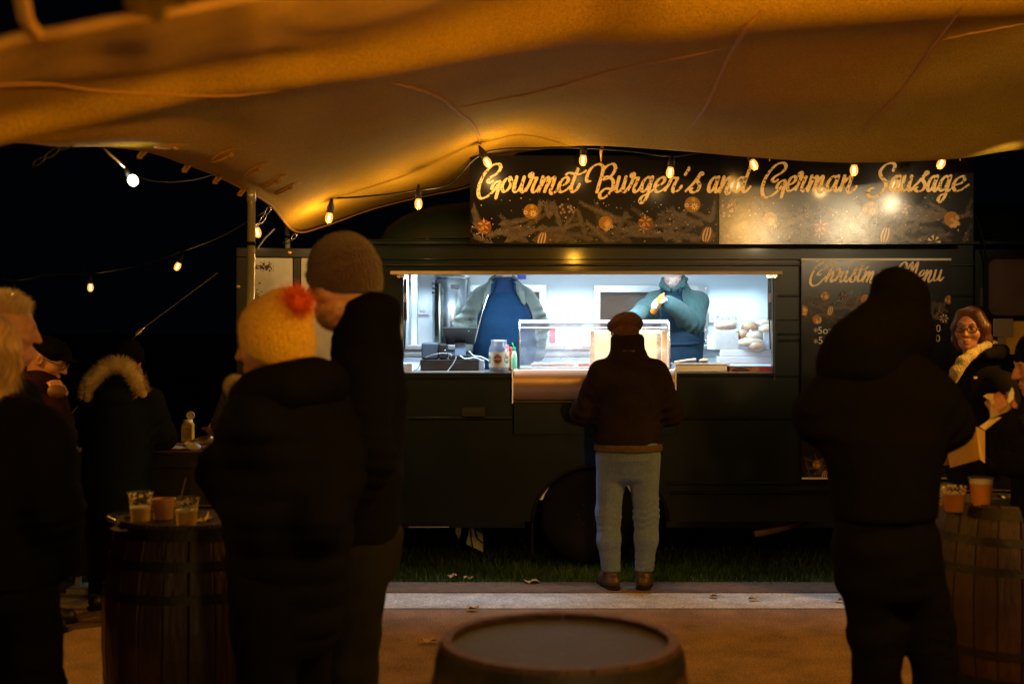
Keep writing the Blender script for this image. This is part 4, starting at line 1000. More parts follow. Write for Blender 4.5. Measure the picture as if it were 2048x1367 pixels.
# stainless base hanging in front of the hatch, drip rail below, counter flap under it
bx0, bx1 = cx_(1027), cx_(1349)
pr = [(CY + .012, cz_(738)), (CY - .012, cz_(739.5)), (CY - .020, cz_(778)), (CY - .004, cz_(782)), (CY + .004, cz_(798)), (CY + .03, cz_(800))]
strip("steel_front", pr, bx0, bx1, mat("brushed_steel_front", (.62, .42, .30), .42, metal=.75, var=.12, vscale=6, stretch=(.5, 1, 14)), case)
case.children[-1].data.polygons.foreach_set("use_smooth", [False] * len(case.children[-1].data.polygons))
for xx in (bx0 - .012, bx1):
    MB().box((xx, CY - .022, cz_(806)), (xx + .012, CY + .06, cz_(736))).build("end_bracket", silver, case, bevel=.002)
MB().box((bx0, CY + .002, cz_(802)), (bx1, CY + .09, cz_(799.5))).build("drip_ledge", dark_trim, case)
db = MB()
for q in range(90):
    xx = bx0 + .01 + (bx1 - bx0 - .02) * q / 89
    if 46 < q < 50: db.box((xx - .006, CY - .004, cz_(804)), (xx + .006, CY + .002, cz_(800.5)))
    else: db.ball((xx, CY - .002, cz_(803.5)), .0034, 6, 4)
db.build("bead_rail", mat("gilt_bead", (.62, .42, .16), .3, metal=.8), case)
MB().box((cx_(1027), CY + .03, cz_(869)), (cx_(1356), TY - .002, cz_(806))).build("counter_flap", green_paint, case, bevel=.004)
sausage = mat("cooked_sausage", (.45, .10, .03), .35, var=.3, vscale=30); bunm = mat("bread_crust", (.62, .36, .14), .6, var=.35, vscale=14)
for i, (p0, p1, lb) in enumerate((((1156, 733), (1186, 735), "short red sausage lying in the case beside the golden post"), ((1090, 735), (1150, 734), "long pale sausage lying along the front of the case"), ((1062, 731), (1098, 735), "flat rolled slice at the left end of the case"))):
    a, c = at(*p0, CY + .10), at(*p1, CY + .12); a.z = c.z = zb + .022
    o = MB().tube(spline([tuple(a), tuple((a + c) / 2 + Vector((0, .01, .003))), tuple(c)], 5), [.008, .012] + [.013] * 7 + [.012, .007], 10).build("sausage", sausage if i == 0 else mat("pale_sausage", (.6, .33, .2), .4), org=(a + c) / 2, smooth=True)
    tag(o, lb, "sausage", "food in the hot case")

def on_counter(px, Y): return Vector(((px - CX) / FPX * Y, Y, FCZ))
# till: screen on a stand over a cash drawer, card printer beside it
KY = 8.86
def kx(px, Y=KY): return (px - CX) / FPX * Y
def kz(py, Y=KY): return CAMZ - (py - HY) / FPX * Y
dr_ = empty("cash_drawer", on_counter(898, KY), "wide black cash drawer under the till screen", "cash drawer")
MB().box((kx(841), KY - .02, FCZ), (kx(957), KY + .22, kz(719))).build("drawer_case", black_plastic, dr_, bevel=.004)
MB().box((kx(848), KY - .026, FCZ + .012), (kx(950), KY - .021, kz(724))).build("drawer_front", mat("satin_black_steel", (.015, .015, .017), .45), dr_, bevel=.002)
MB().box((kx(957.5), KY - .01, FCZ), (kx(968), KY + .15, kz(720))).build("drawer_side_bracket", mat("grey_plastic", (.3, .33, .38), .5), dr_, bevel=.002)
dz_ = kz(719) + .0015
till = empty("till_screen", (kx(918), KY + .06, dz_), "black tilted touch screen till on its stand", "till")
MB().box((kx(898), KY + .0, dz_), (kx(937), KY + .14, kz(710))).build("stand_foot", black_plastic, till, bevel=.004)
MB().add([(kx(909), KY + .03, kz(711)), (kx(931), KY + .03, kz(711)), (kx(931), KY + .07, kz(685)), (kx(909), KY + .07, kz(685)), (kx(909), KY + .07, kz(711)), (kx(931), KY + .07, kz(711)), (kx(931), KY + .11, kz(685)), (kx(909), KY + .11, kz(685))],
        [(0, 1, 2, 3), (5, 4, 7, 6), (0, 3, 7, 4), (1, 5, 6, 2), (3, 2, 6, 7), (0, 4, 5, 1)]).build("stand_neck", mat("dark_blue_grey", (.02, .04, .07), .5), till, bevel=.003)
MB().add([(kx(885), KY + .02, kz(656)), (kx(954), KY + .02, kz(656)), (kx(947), KY + .10, kz(689)), (kx(891), KY + .10, kz(689)), (kx(885), KY + .06, kz(654)), (kx(954), KY + .06, kz(654)), (kx(949), KY + .13, kz(687)), (kx(889), KY + .13, kz(687))],
        [(0, 1, 2, 3), (5, 4, 7, 6), (0, 4, 5, 1), (1, 5, 6, 2), (2, 6, 7, 3), (3, 7, 4, 0)]).build("screen_back", black_plastic, till, bevel=.004)
MB().ball((kx(937), KY + .026, kz(661.5)), .0022, 6, 4).build("power_light", emit_mat("green_pilot", (.05, .9, .2), 2.0), till)
prn = empty("receipt_printer", (kx(868), KY + .06, dz_), "squat black receipt printer left of the till screen", "printer")
MB().box((kx(842), KY + .03, dz_), (kx(876), KY + .17, kz(685))).build("printer_body", mat("charcoal_plastic", (.035, .05, .07), .5), prn, bevel=.012)
MB().box((kx(877), KY + .02, dz_), (kx(894), KY + .16, kz(687))).build("printer_lid", black_plastic, prn, bevel=.012)
MB().ball((kx(890), KY + .018, kz(700)), .003, 6, 4).build("printer_light", emit_mat("white_pilot", (.8, .9, 1), 1.5), prn)
cabm = mat("white_cable", (.72, .76, .82), .5)
for P, lb, m in (([(913, 713, 8.84), (907, 726, 8.83), (898, 738, 8.82), (893, 744, 8.80)], "grey cable running down the front of the cash drawer", mat("grey_cable", (.25, .28, .32), .5)),
                 ([(920, 711, 8.84), (930, 717, 8.83), (950, 715, 8.84), (966, 722, 8.86), (968, 735, 8.86), (962, 738, 8.86), (966, 744, 8.86)], "white cable looping off the right side of the drawer", cabm),
                 ([(938, 702, 8.90), (948, 711, 8.90), (962, 713, 8.9), (978, 722, 8.9), (980, 734, 8.9)], "white cable from the till to behind the tall jar", cabm),
                 ([(850, 715, 8.84), (866, 709, 8.83), (885, 706, 8.83), (903, 709, 8.83), (902, 714, 8.83)], "thin grey cable looping in front of the printer", MATS["grey_cable"]),
                 ([(841, 724, 8.84), (836, 736, 8.83), (822, 744, 8.80)], "black cable left of the cash drawer", black_plastic)):
    o = MB().tube([Vector(q) for q in spline([tuple(at(*q)) for q in P], 6)], .0035, 6).build("cable", m, org=at(*P[0]), smooth=True); tag(o, lb, "cable", "cables on the counter")
wt = empty("paper_towel_pack", on_counter(816, 8.72), "white ribbed pack of paper towels in the left window corner", "paper towels")
for i in range(5): MB().box((kx(806.5, 8.72), 8.70, FCZ + .012 * i), (kx(825, 8.72) - .002 * (i % 2), 8.82, FCZ + .0112 * (i + 1))).build("towel", white_plastic, wt, bevel=.002)
# big pickle jar
JY = 8.72; jx = kx(998, JY); u = JY / FPX
jar = empty("pickle_jar", (jx, JY, FCZ), "large open clear plastic jar with a pale round-badge label", "jar")
plast = glass_mat("clear_plastic", (.95, .96, 1), .10, .06, haze=.10, hazecol=(.85, .85, .95))
MB().lathe([(19.2 * u, .002), (20 * u, .004), (20 * u, 46 * u), (16.5 * u, 54 * u), (15.6 * u, 57 * u), (15.6 * u, 62 * u), (16.2 * u, 62 * u), (16.2 * u, 63.5 * u)], (jx, JY, FCZ), 32, cap1=False).build("jar_body", plast, jar, smooth=True)
MB().lathe([(.2 * u, 0), (19 * u, .002), (19 * u, 8 * u), (.2 * u, 8.6 * u)], (jx, JY, FCZ + .003), 24).build("pickles", mat("green_brown_pickles", (.16, .12, .03), .5, var=.8, vscale=60), jar)
lab = MB(); n = 24
lv = [(jx + 20.3 * u * math.sin(a), JY - 20.3 * u * math.cos(a), FCZ + z * u) for z in (9, 39) for a in np.linspace(-1.5, 1.5, n)]
lab.add(lv, [(i, i + 1, n + i + 1, n + i) for i in range(n - 1)]); lo = lab.build("label", mat("jar_label_paper", (.55, .55, .42), .6, var=.15, vscale=20), jar, smooth=True)
def badge(name, ca, cz0, rw, m, lift, n=22):
    vs = [(jx + (20.3 * u + lift) * math.sin(ca + rw * math.cos(t) / 20.3), JY - (20.3 * u + lift) * math.cos(ca + rw * math.cos(t) / 20.3), FCZ + (cz0 + rw * math.sin(t)) * u) for t in np.linspace(0, 6.283, n, endpoint=False)]
    vs.append((jx + (20.3 * u + lift) * math.sin(ca), JY - (20.3 * u + lift) * math.cos(ca), FCZ + cz0 * u))
    return MB().add(vs, [(i, (i + 1) % n, n) for i in range(n)]).build(name, m, lo)
badge("badge_ring", -.13, 25, 9.6, mat("olive_ink", (.13, .15, .07), .6), .0006); badge("badge_ring", -.13, 25, 8.9, MATS["jar_label_paper"], .0012); badge("badge", -.13, 25, 8.0, mat("brown_ink", (.13, .045, .02), .6), .0018); badge("badge_top", -.13, 31, 3.4, mat("red_ink", (.30, .04, .03), .6), .0024)
badge("side_badge", .95, 24, 8, MATS["olive_ink"], .0008); badge("side_badge", -1.25, 24, 8, MATS["olive_ink"], .0008); badge("price_dot", .72, 33, 3, mat("orange_ink", (.75, .25, .03), .6), .0016)
text("JALAPENO", jx - 11.0 * u, FCZ + 24.2 * u, 4.0 * u, JY - 20.3 * u - .003, white_plastic, lo, "label_lettering", 0.0, .95)
def bottle(name, px, Y, h, r, body, capc, lb, cat="sauce bottle", label_m=None, spout=True, tilt=None, grp=None, z=None, prof=None):
    z = FCZ if z is None else z; x = (px - CX) / FPX * Y
    t = empty(name, (x, Y, z), lb, cat, group=grp)
    p_ = prof or [(r * .9, .001), (r, .006), (r, h * .60), (r * .80, h * .68), (r * .5, h * .76), (r * .42, h * .78)]
    MB().lathe(p_, (x, Y, z), 20).build("bottle_body", body, t, smooth=True)
    MB().lathe([(r * .55, h * .76), (r * .55, h * .88), (r * .42, h * .895)], (x, Y, z), 16).build("cap", capc, t, smooth=True)
    if spout: MB().tube([(x - r * .1, Y, z + h * .89), (x - r * .75, Y, z + h * 1.05)], [r * .16, r * .22], 8).build("flip_lid", capc, t, smooth=True)
    if label_m: 
        MB().lathe([(r * 1.01, h * .10), (r * 1.02, h * .11), (r * 1.02, h * .52), (r * 1.01, h * .53)], (x, Y, z), 20).build("label", label_m, t, smooth=True)
    return t
red_cap = mat("red_plastic", (.75, .06, .03), .35); green_cap = mat("green_plastic", (.01, .45, .08), .35)
bottle("sauce_bottle", 1014, 8.86, .20, .024, mat("clear_red_sauce", (.45, .12, .05), .3), red_cap, "clear sauce bottle with a red cap half hidden by the jar", label_m=mat("pinkish_label", (.7, .4, .35), .5), spout=False, grp="sauces beside the jar")
bottle("sauce_bottle", 1021, 8.80, .185, .021, mat("chilli_sauce", (.60, .10, .01), .3, var=.6, vscale=40), red_cap, "orange red chilli sauce bottle right of the jar", label_m=mat("orange_label", (.75, .20, .03), .5), spout=False, grp="sauces beside the jar")
bottle("sauce_bottle", 1028.5, 8.76, .185, .019, mat("clear_green_sauce", (.50, .55, .36), .3), green_cap, "clear bottle with a green flip cap and mint label", label_m=mat("mint_label", (.22, .62, .36), .5), grp="sauces beside the jar")
# water boiler, back counter things
ub = empty("water_boiler", (bx_(903, 10.13), 10.13, BCZ), "tall stainless steel water boiler left of the first server", "boiler")
ux_, us = bx_(903, 10.13), 10.13 / FPX
bz0 = BCZ
top = bz_(556, 10.13) - bz0
MB().lathe([(37 * us, 0), (38 * us, .01), (38 * us, top - .02), (36 * us, top - .01), (36 * us, top)], (ux_, 10.13, bz0), 40).build("boiler_body", mat("boiler_steel", (.52, .54, .56), .22, metal=1, var=.25, vscale=5, stretch=(1, 1, .05)), ub, smooth=True)
MB().lathe([(36 * us, top), (36 * us, top + .004), (34 * us, top + .022), (10 * us, top + .03), (3 * us, top + .034)], (ux_, 10.13, bz0), 40).build("lid", silver, ub, smooth=True)
MB().lathe([(37.5 * us, top - .004), (38.8 * us, top - .002), (38.8 * us, top + .006), (36.5 * us, top + .008)], (ux_, 10.13, bz0), 40).build("lid_rim", silver, ub, smooth=True)
for q in range(3): MB().box((ux_ - 38 * us, 10.13 - .09, bz0 + top - .055 - .035 * q), (ux_ - 31 * us, 10.13 - .07, bz0 + top - .037 - .035 * q)).build("clip", black_plastic, ub, bevel=.004)
MB().box((ux_ + .0, 10.13 - 38.6 * us, bz0 + top - .085), (ux_ + 18 * us, 10.13 - 36 * us, bz0 + top - .055)).build("name_plate", mat("dark_plate", (.10, .08, .07), .4), ub)
MB().tube([(ux_ - 22 * us, 10.13 - 33 * us, bz0 + .01), (ux_ - 22 * us, 10.13 - 33 * us, bz0 + top - .05)], .006, 8).build("sight_tube", mat("sight_glass", (.75, .65, .45), .2), ub, smooth=True)
rb = MB().box((bx_(1099, 10.2), 10.18, BCZ), (bx_(1111, 10.2), 10.26, bz_(655, 10.2))).build("red_carton", mat("red_carton_card", (.60, .05, .06), .5), org=(bx_(1105, 10.2), 10.2, BCZ), bevel=.002); tag(rb, "narrow red carton on the back counter seen through the case", "carton")
bf = MB().add([(bx_(1150, 10.25), 10.10, BCZ), (bx_(1186, 10.25), 10.10, BCZ), (bx_(1186, 10.25), 10.25, bz_(656, 10.25)), (bx_(1158, 10.25), 10.25, bz_(656, 10.25)), (bx_(1150, 10.25), 10.14, BCZ), (bx_(1186, 10.25), 10.14, BCZ), (bx_(1186, 10.25), 10.28, bz_(656, 10.25)), (bx_(1158, 10.25), 10.28, bz_(656, 10.25))], [(0, 1, 2, 3), (5, 4, 7, 6), (0, 3, 7, 4), (1, 5, 6, 2), (2, 6, 7, 3), (0, 4, 5, 1)]).build("paper_bags", mat("pale_blue_paper", (.45, .55, .75), .7), org=(bx_(1168, 10.2), 10.2, BCZ)); tag(bf, "leaning stack of pale blue paper on the back counter", "paper stack")
o = MB().tube([Vector(q) for q in spline([tuple(at(*q)) for q in ((1122, 655, 10.22), (1125, 672, 10.2), (1112, 687, 10.1), (1096, 688, 10.05), (1120, 689, 10.05), (1138, 683, 10.1), (1142, 676, 10.2), (1126, 674, 10.2))], 6)], .005, 6).build("cable", cabm, org=at(1122, 655, 10.2), smooth=True); tag(o, "white flex looping over the back counter behind the case", "cable", "cables on the counter")
o = MB().box((bx_(1035, 10.34), 10.335, bz_(558, 10.34)), (bx_(1052, 10.34), 10.345, bz_(540, 10.34))).build("blue_sticker", mat("blue_sticker_print", (.05, .08, .5), .5), org=(bx_(1043, 10.34), 10.34, bz_(558, 10.34))); tag(o, "small blue sticker high on the white back wall", "sticker")
# right end: steel tray, red carton, white box stack, cardboard boxes, bagged rolls
tray = empty("steel_tray", on_counter(1400, 8.74), "shallow stainless tray at the window's right half", "tray")
def rx(px, Y): return (px - CX) / FPX * Y
MB().box((rx(1350, 8.74), 8.68, FCZ), (rx(1452, 8.74), 8.94, bz_(729, 8.74))).build("tray_body", stainless, tray, bevel=.004)
MB().box((rx(1346, 8.74), 8.66, bz_(729, 8.74) + .001), (rx(1457, 8.74), 8.96, bz_(726, 8.74) + .001)).build("tray_rim", silver, tray, bevel=.002)
tz_ = bz_(726, 8.74) + .001
tng = empty("tongs", (rx(1372, 8.8), 8.80, tz_), "pale wooden tongs lying on the steel tray", "tongs")
for dy in (0, .03): MB().tube([(rx(1349, 8.8), 8.76 + dy, tz_ + .006), (rx(1375, 8.8), 8.80 + dy, tz_ + .016), (rx(1392, 8.8), 8.82 + dy * .3, tz_ + .020)], [.006, .008, .012], 8).build("tong_arm", mat("pale_wood", (.62, .42, .24), .6) if not dy else MATS["pale_wood"], tng, smooth=True)
o = MB().ball((rx(1408, 8.84), 8.84, tz_ + .014), (.035, .02, .014), 12, 8).build("bread_roll", bunm, org=(rx(1408, 8.84), 8.84, tz_), smooth=True); tag(o, "small half-wrapped roll on the steel tray", "bread roll")
oc = empty("printed_carton", on_counter(1500, 8.73), "orange and red printed food carton in the window's right corner", "carton")
ctop = bz_(733, 8.73)
MB().box((rx(1456, 8.73), 8.68, FCZ), (rx(1546, 8.73), 8.92, ctop)).build("carton_body", mat("orange_red_carton", (.72, .20, .02), .5, var=.2, vscale=8), oc, bevel=.002)
MB().box((rx(1512, 8.73), 8.676, FCZ + .002), (rx(1545, 8.73), 8.679, ctop - .003)).build("red_panel", mat("red_print", (.50, .03, .04), .5), oc)
MB().prism([(rx(1478, 8.73) + .065 * math.cos(t), FCZ + .002 + .026 * math.sin(t)) for t in np.linspace(0, math.pi, 14)], 8.675, 8.679).build("oval_emblem", mat("brown_print", (.12, .02, .01), .5), oc)
MB().tube([(rx(1478, 8.73) + .068 * math.cos(t), 8.676, FCZ + .002 + .029 * math.sin(t)) for t in np.linspace(0, math.pi, 14)], .0012, 4).build("emblem_line", mat("pale_print", (.75, .5, .35), .5), oc)
for q in range(5): MB().box((rx(1500 + q % 2, 8.73), 8.672, FCZ + .008 + .006 * q), (rx(1517 - q, 8.73), 8.6745, FCZ + .0105 + .006 * q)).build("print_line", MATS["pale_print"], oc)
MB().box((rx(1452, 8.73), 8.67, ctop + .002), (rx(1548, 8.73), 8.9, ctop + .008)).build("lid_edge", mat("blue_grey_film", (.35, .5, .62), .3), oc)
wb = empty("white_box_stack", (rx(1490, 9.0), 9.0, FCZ), "white flat-packed takeaway boxes on the right counter", "box stack")
for i in range(3): MB().box((rx(1432 + 4 * i, 9.0), 8.97 + .01 * i, FCZ + .048 * i), (rx(1560, 9.0), 9.11, FCZ + .048 * (i + 1) - .0025)).build("flat_box", white_card, wb, bevel=.003)
gz = FCZ + .048 * 3 - .0025
bz1 = gz + .001
gbx = empty("open_cardboard_box", (rx(1453, 9.06), 9.06, bz1), "grey cardboard box with its flap up on the white boxes", "cardboard box")
MB().box((rx(1429, 9.02), 9.0, bz1), (rx(1476, 9.02), 9.10, bz_(664, 9.02))).build("box_body", grey_card, gbx, bevel=.002)
MB().add([(rx(1429, 9.02), 9.0, bz_(663.5, 9.02)), (rx(1476, 9.02), 9.0, bz_(661, 9.02)), (rx(1477, 9.02), 9.07, bz_(653, 9.02)), (rx(1429, 9.02), 9.07, bz_(656, 9.02))], [(0, 1, 2, 3)]).build("flap", white_card, gbx)
MB().box((rx(1417, 9.06), 9.04, bz1), (rx(1428.5, 9.06), 9.12, bz_(669, 9.06))).build("side_flap", white_card, gbx, bevel=.002)
g2 = MB().box((rx(1527, 8.98), 8.98, bz1), (rx(1560, 8.98), 9.10, bz_(664, 8.98))).build("cardboard_box", grey_card, org=(rx(1540, 8.98), 9.0, bz1), bevel=.002); tag(g2, "narrow grey cardboard box at the window's right edge", "cardboard box")
film = glass_mat("plastic_film", (.97, .97, 1), .06, .15, haze=.09, hazecol=(.92, .92, .96))
rolls = [(1450, 650, 9.05, 22, 10, "bagged roll lying on top of the grey cardboard box"), (1500, 655, 9.07, 17, 12, "browner bagged roll in the middle of the bread pile"), (1529, 646, 9.09, 20, 9, "bagged roll at the top right of the bread pile"), (1536, 657, 9.02, 18, 10, "bagged roll at the window's right edge"),
         (1484, 669, 9.05, 14, 11, "small bagged roll beside the grey box's right side"), (1508, 672, 9.03, 18, 10, "bagged roll under the browner one"), (1502, 685, 9.0, 26, 10, "long pale bagged roll low in the bread pile"), (1513, 692, 8.985, 18, 10, "front bagged roll resting on the white boxes")]
rr = np.random.RandomState(2)
for i, (px, py, Y, w, h, lb) in enumerate(rolls):
    c = at(px, py, Y); t = empty("bagged_roll", c, lb, "bagged bread", group="bagged bread rolls")
    u_ = Y / FPX; sh = Shape().ell((0, 0, 0), (w * u_, .05, h * u_)); sh.f(lambda P, i=i: .004 * wob(P, 40, i), 'd')
    V, F_ = sh.skin(.008); mesh_from("roll", V, F_, mat("roll_crust_%d" % (i % 3), [(.62, .42, .22), (.48, .25, .09), (.70, .54, .36)][i % 3], .6, var=.3, vscale=18), t)
    sh = Shape().ell((0, 0, 0), (w * u_ * 1.12, .058, h * u_ * 1.25)).cap((w * u_ * .8, -.01, 0), (w * u_ * 1.35, -.02, h * u_ * .6), .014, .02); sh.f(lambda P, i=i: .007 * wob(P, 55, i + 3) , 'd')
    V, F_ = sh.skin(.007); mesh_from("film_bag", V, F_, film, t, smooth=False)
# pale container under the truck
jc = empty("water_container", at(937, 1105, 9.15), "pale plastic container tilted under the truck with cables over it", "container")
cm = mat("pale_green_plastic", (.46, .50, .44), .5, var=.2, vscale=6)
P = [at(932, 1088, 9.15), at(966, 1104, 9.15), at(966, 1068, 9.15), at(939, 1052, 9.15)]
vs = [tuple(p) for p in P] + [tuple(p + Vector((0, .2, 0))) for p in P]
MB().add(vs, [(0, 1, 2, 3), (7, 6, 5, 4), (0, 4, 5, 1), (1, 5, 6, 2), (2, 6, 7, 3), (3, 7, 4, 0)]).build("container_body", cm, jc, bevel=.006)
P = [at(911, 1066, 9.2), at(918, 1078, 9.2), at(922, 1066, 9.2), at(922, 1050, 9.2), at(911, 1050, 9.2)]
vs = [tuple(p) for p in P] + [tuple(p + Vector((0, .1, 0))) for p in P]
MB().add(vs, [tuple(range(5)), (9, 8, 7, 6, 5)] + [(i, i + 5, (i + 1) % 5 + 5, (i + 1) % 5) for i in range(5)]).build("container_handle", cm, jc, bevel=.003)
for P, lb in (([(941, 1050, 9.1), (943, 1080, 9.1), (946, 1097, 9.1)], "straight dark hose hanging over the pale container"), ([(948, 1050, 9.1), (955, 1075, 9.1), (972, 1090, 9.1)], "curved dark hose hanging over the pale container")):
    o = MB().tube([Vector(q) for q in spline([tuple(at(*q)) for q in P], 6)], .005, 6).build("hose", black_rubber, org=at(*P[0]), smooth=True); tag(o, lb, "hose", "hoses under the truck")
# ------------------------------------------------------------------ whisky barrels used as tables
oak = mat("old_oak_stave", (.040, .013, .010), .6, speck=.35, sscale=220, var=.5, vscale=9, stretch=(1, 1, .12), bump=.35, bscale=60, rvar=.15)
oak_wet = mat("wet_oak_head", (.36, .090, .018), .5, ior=1.08, spec=.5, speck=.3, sscale=220, var=.65, vscale=6, stretch=(1, .3, 1), bump=.2, bscale=40, rvar=.22)
oak_pale = mat("worn_pale_oak_head", (.36, .25, .13), .5, var=.4, vscale=6, stretch=(1, .3, 1), rvar=.2)
hoop_m = mat("black_hoop_iron", (.03, .026, .024), .5, metal=.7, var=.4, vscale=20, bump=.2, bscale=60)
BH, RT, RB = .88, .285, .345
def brad(z): return RT + (RB - RT) * (1 - ((z - BH / 2) / (BH / 2)) ** 2)
NS = 22
def stave_mesh(m):
    b = MB(); rows = 10; da = math.pi / NS * .965; vs = []
    zs = list(np.linspace(0, BH, rows))
    for z in zs:
        r = brad(z)
        for a in (-da, -da * .9, da * .9, da): 
            q = r - (.003 if abs(a) == da else 0); vs.append((q * math.cos(a), q * math.sin(a), z))
    fs = [(4 * i + k, 4 * i + k + 1, 4 * i + k + 5, 4 * i + k + 4) for i in range(rows - 1) for k in range(3)]
    n = len(vs)
    for z in zs:
        r = brad(z) - .024; vs += [(r * math.cos(-da), r * math.sin(-da), z), (r * math.cos(da), r * math.sin(da), z)]
    fs += [(n + 2 * i + 1, n + 2 * i, n + 2 * i + 2, n + 2 * i + 3) for i in range(rows - 1)]
    t = 4 * (rows - 1); m_ = n + 2 * (rows - 1)
    fs += [(t, t + 1, m_), (t + 1, t + 2, m_ + 1, m_), (t + 2, t + 3, m_ + 1)]
    for i in range(rows - 1): fs += [(4 * i, 4 * i + 4, n + 2 * i + 2, n + 2 * i), (4 * i + 3, n + 2 * i + 1, n + 2 * i + 3, 4 * i + 7)]
    b.add(vs, fs); return b
def barrel(name_loc, label, head_m, rot=0.0):
    t = empty("barrel", name_loc, label, "barrel", rz=rot, group="oak barrels used as tables")
    first = stave_mesh(oak).build("stave", oak, t, local=True)
    for k in range(1, NS):
        o = bpy.data.objects.new("stave", first.data); SC.collection.objects.link(o); o.parent = t; o.rotation_euler = (0, 0, 2 * math.pi * k / NS)
    HZ = BH - .035; n = 6; w = 2 * (RT - .022) / n
    for k in range(n):
        y0, y1 = -RT + .022 + w * k + .0012, -RT + .022 + w * (k + 1) - .0012; q = []
        R = RT - .022
        xs_ = lambda y: math.sqrt(max(0, R * R - y * y))
        ys = np.linspace(y0, y1, 6); out = [(xs_(y), y) for y in ys] + [(-xs_(y), y) for y in ys[::-1]]
        m = len(out); dz = .0015 * ((k * 7) % 3)
        MB().add([(x, y, HZ - .02) for x, y in out] + [(x, y, HZ + dz) for x, y in out], [tuple(reversed(range(m))), tuple(range(m, 2 * m))] + [(i, (i + 1) % m, (i + 1) % m + m, i + m) for i in range(m)]).build("head_plank", head_m, t, local=True)
    for z, h in ((.012, .045), (.13, .035), (.25, .035), (.595, .035), (.715, .035), (.823, .045)):
        r0, r1 = brad(z) + .0025, brad(z + h) + .0025
        MB().lathe([(r0 - .004, z), (r0, z), (r1, z + h), (r1 - .004, z + h)], (0, 0, 0), 48).build("hoop", hoop_m, t, local=True, smooth=True, angle=.6)
    return t
barrel(at(1120, 1, 3.07).xy.to_3d(), "blurred wet-topped oak barrel in the middle of the path, nearest the camera", oak_wet, .5)
bl = barrel(Vector(at(385, 1, 5.06).xy.to_3d()), "oak barrel on the left carrying half-drunk beers and a paper cup", oak, .2)
br = barrel(Vector(at(2022, 1, 5.56).xy.to_3d()), "pale-topped oak barrel on the right carrying two amber beers", oak_pale, .9)
BT = BH - .035 + .0035
# ------------------------------------------------------------------ cups and scraps on the barrels
cup_m = glass_mat("clear_cup", (.97, .96, .92), .08, .05, haze=.035, hazecol=(.85, .8, .7))
foamm = mat("beer_foam", (.80, .70, .50), .8, bump=.4, bscale=200)
def beer_mat(name, c, d): 
    return mat(name, c, .08, trans=.35, ior=1.1, coat=.2)
beer_y = beer_mat("yellow_lager", (.95, .58, .02), 1); beer_a = beer_mat("amber_beer", (.92, .36, .012), 1); ale = beer_mat("dark_amber_ale", (.55, .20, .04), 1)
def cup(px, Y, z, h, rt, rb, fill, liquid, lb, foam=.0, residue=False, grp="plastic beer cups"):
    x = (px - CX) / FPX * Y
    t = empty("beer_cup", (x, Y, z), lb, "cup", group=grp)
    MB().lathe([(rb * .3, .003), (rb, .002), (rb + (rt - rb) * .02, .006), (rt, h * .985), (rt + .0025, h * .985), (rt + .0025, h), (rt - .001, h)], (x, Y, z), 32, cap1=False).build("cup_wall", cup_m, t, smooth=True)
    MB().lathe([(rt - .001, h - .003), (rt + .004, h - .002), (rt + .004, h + .002), (rt - .001, h + .002)], (x, Y, z), 32, cap0=False, cap1=False).build("rim", MATS["clear_plastic"], t, smooth=True)
    q = lambda f_: rb + (rt - rb) * f_ - .0015
    MB().lathe([(.001, .005), (q(.05), .005), (q(fill), h * fill), (.001, h * fill)], (x, Y, z), 32).build("beer", liquid, t, smooth=True, angle=.7)
    if foam: MB().lathe([(q(fill), h * fill + .0006), (q(fill + foam), h * (fill + foam)), (q(fill + foam) * .6, h * (fill + foam) + .002), (.001, h * (fill + foam) + .003)], (x, Y, z), 32).build("foam", foamm, t, smooth=True)
    if residue:
        rg_ = random.Random(int(px)); b = MB()
        for _ in range(150):
            a, f_ = rg_.random() * 6.283, fill + (1 - fill) * rg_.random() ** 1.3 * .93
            if math.sin(a * 2 + px) + math.sin(f_ * 17 + a) > .45: continue
            r = q(f_) - .0004; s = .002 + .005 * rg_.random(); c = Vector((x + r * math.cos(a), Y + r * math.sin(a), z + h * f_)); tv = Vector((-math.sin(a), math.cos(a), 0))
            b.add([c + tv * s * math.cos(k * .9) + Vector((0, 0, s * math.sin(k * .9))) for k in range(7)], [tuple(range(7))])
        b.build("foam_traces", foamm, t)
    return t
def sheet_of_paper(name, c, w, d, m, lb, cat, seed, amp=.012, rot=0.0):
    """A crumpled flat piece of paper."""
    n, k = 11, 8; rg_ = np.random.RandomState(seed); b = MB(); vs = []
    for i in range(n):
        for j in range(k):
            u, v = i / (n - 1) - .5, j / (k - 1) - .5; e = 1 + .12 * math.sin(5 * u + seed) * math.cos(7 * v); x, y = u * w * e, v * d * (1 + .15 * math.sin(9 * u + seed))
            h = amp * (.5 + .5 * math.sin(17 * u + 3 * seed + 6 * v) * math.cos(11 * v - 4 * u)) + .004 * rg_.rand() + amp * 1.2 * max(0, abs(u) - .36) * 4
            vs.append((c[0] + x * math.cos(rot) - y * math.sin(rot), c[1] + x * math.sin(rot) + y * math.cos(rot), c[2] + .002 + h))
    b.add(vs, [(i * k + j, (i + 1) * k + j, (i + 1) * k + j + 1, i * k + j + 1) for i in range(n - 1) for j in range(k - 1)])
    o = b.build(name, m, org=c); so = o.modifiers.new("thickness", 'SOLIDIFY'); so.thickness = .0012; tag(o, lb, cat); return o
def ez(py, Y): return CAMZ - (py - HY) / FPX * Y
cup(281, 5.00, BT, .128, .047, .036, .50, beer_y, "tall half-full lager cup with foam traces at the left of the barrel", .07, True)
cup(373, 4.90, BT, .120, .047, .036, .56, beer_y, "half-full lager cup with a stirrer, beside the woman's coat", .08, True)
pc = empty("paper_cup", Vector((at(327, 1, 5.05).x, 5.05, BT)), "brown paper cup between the two lager cups", "cup")
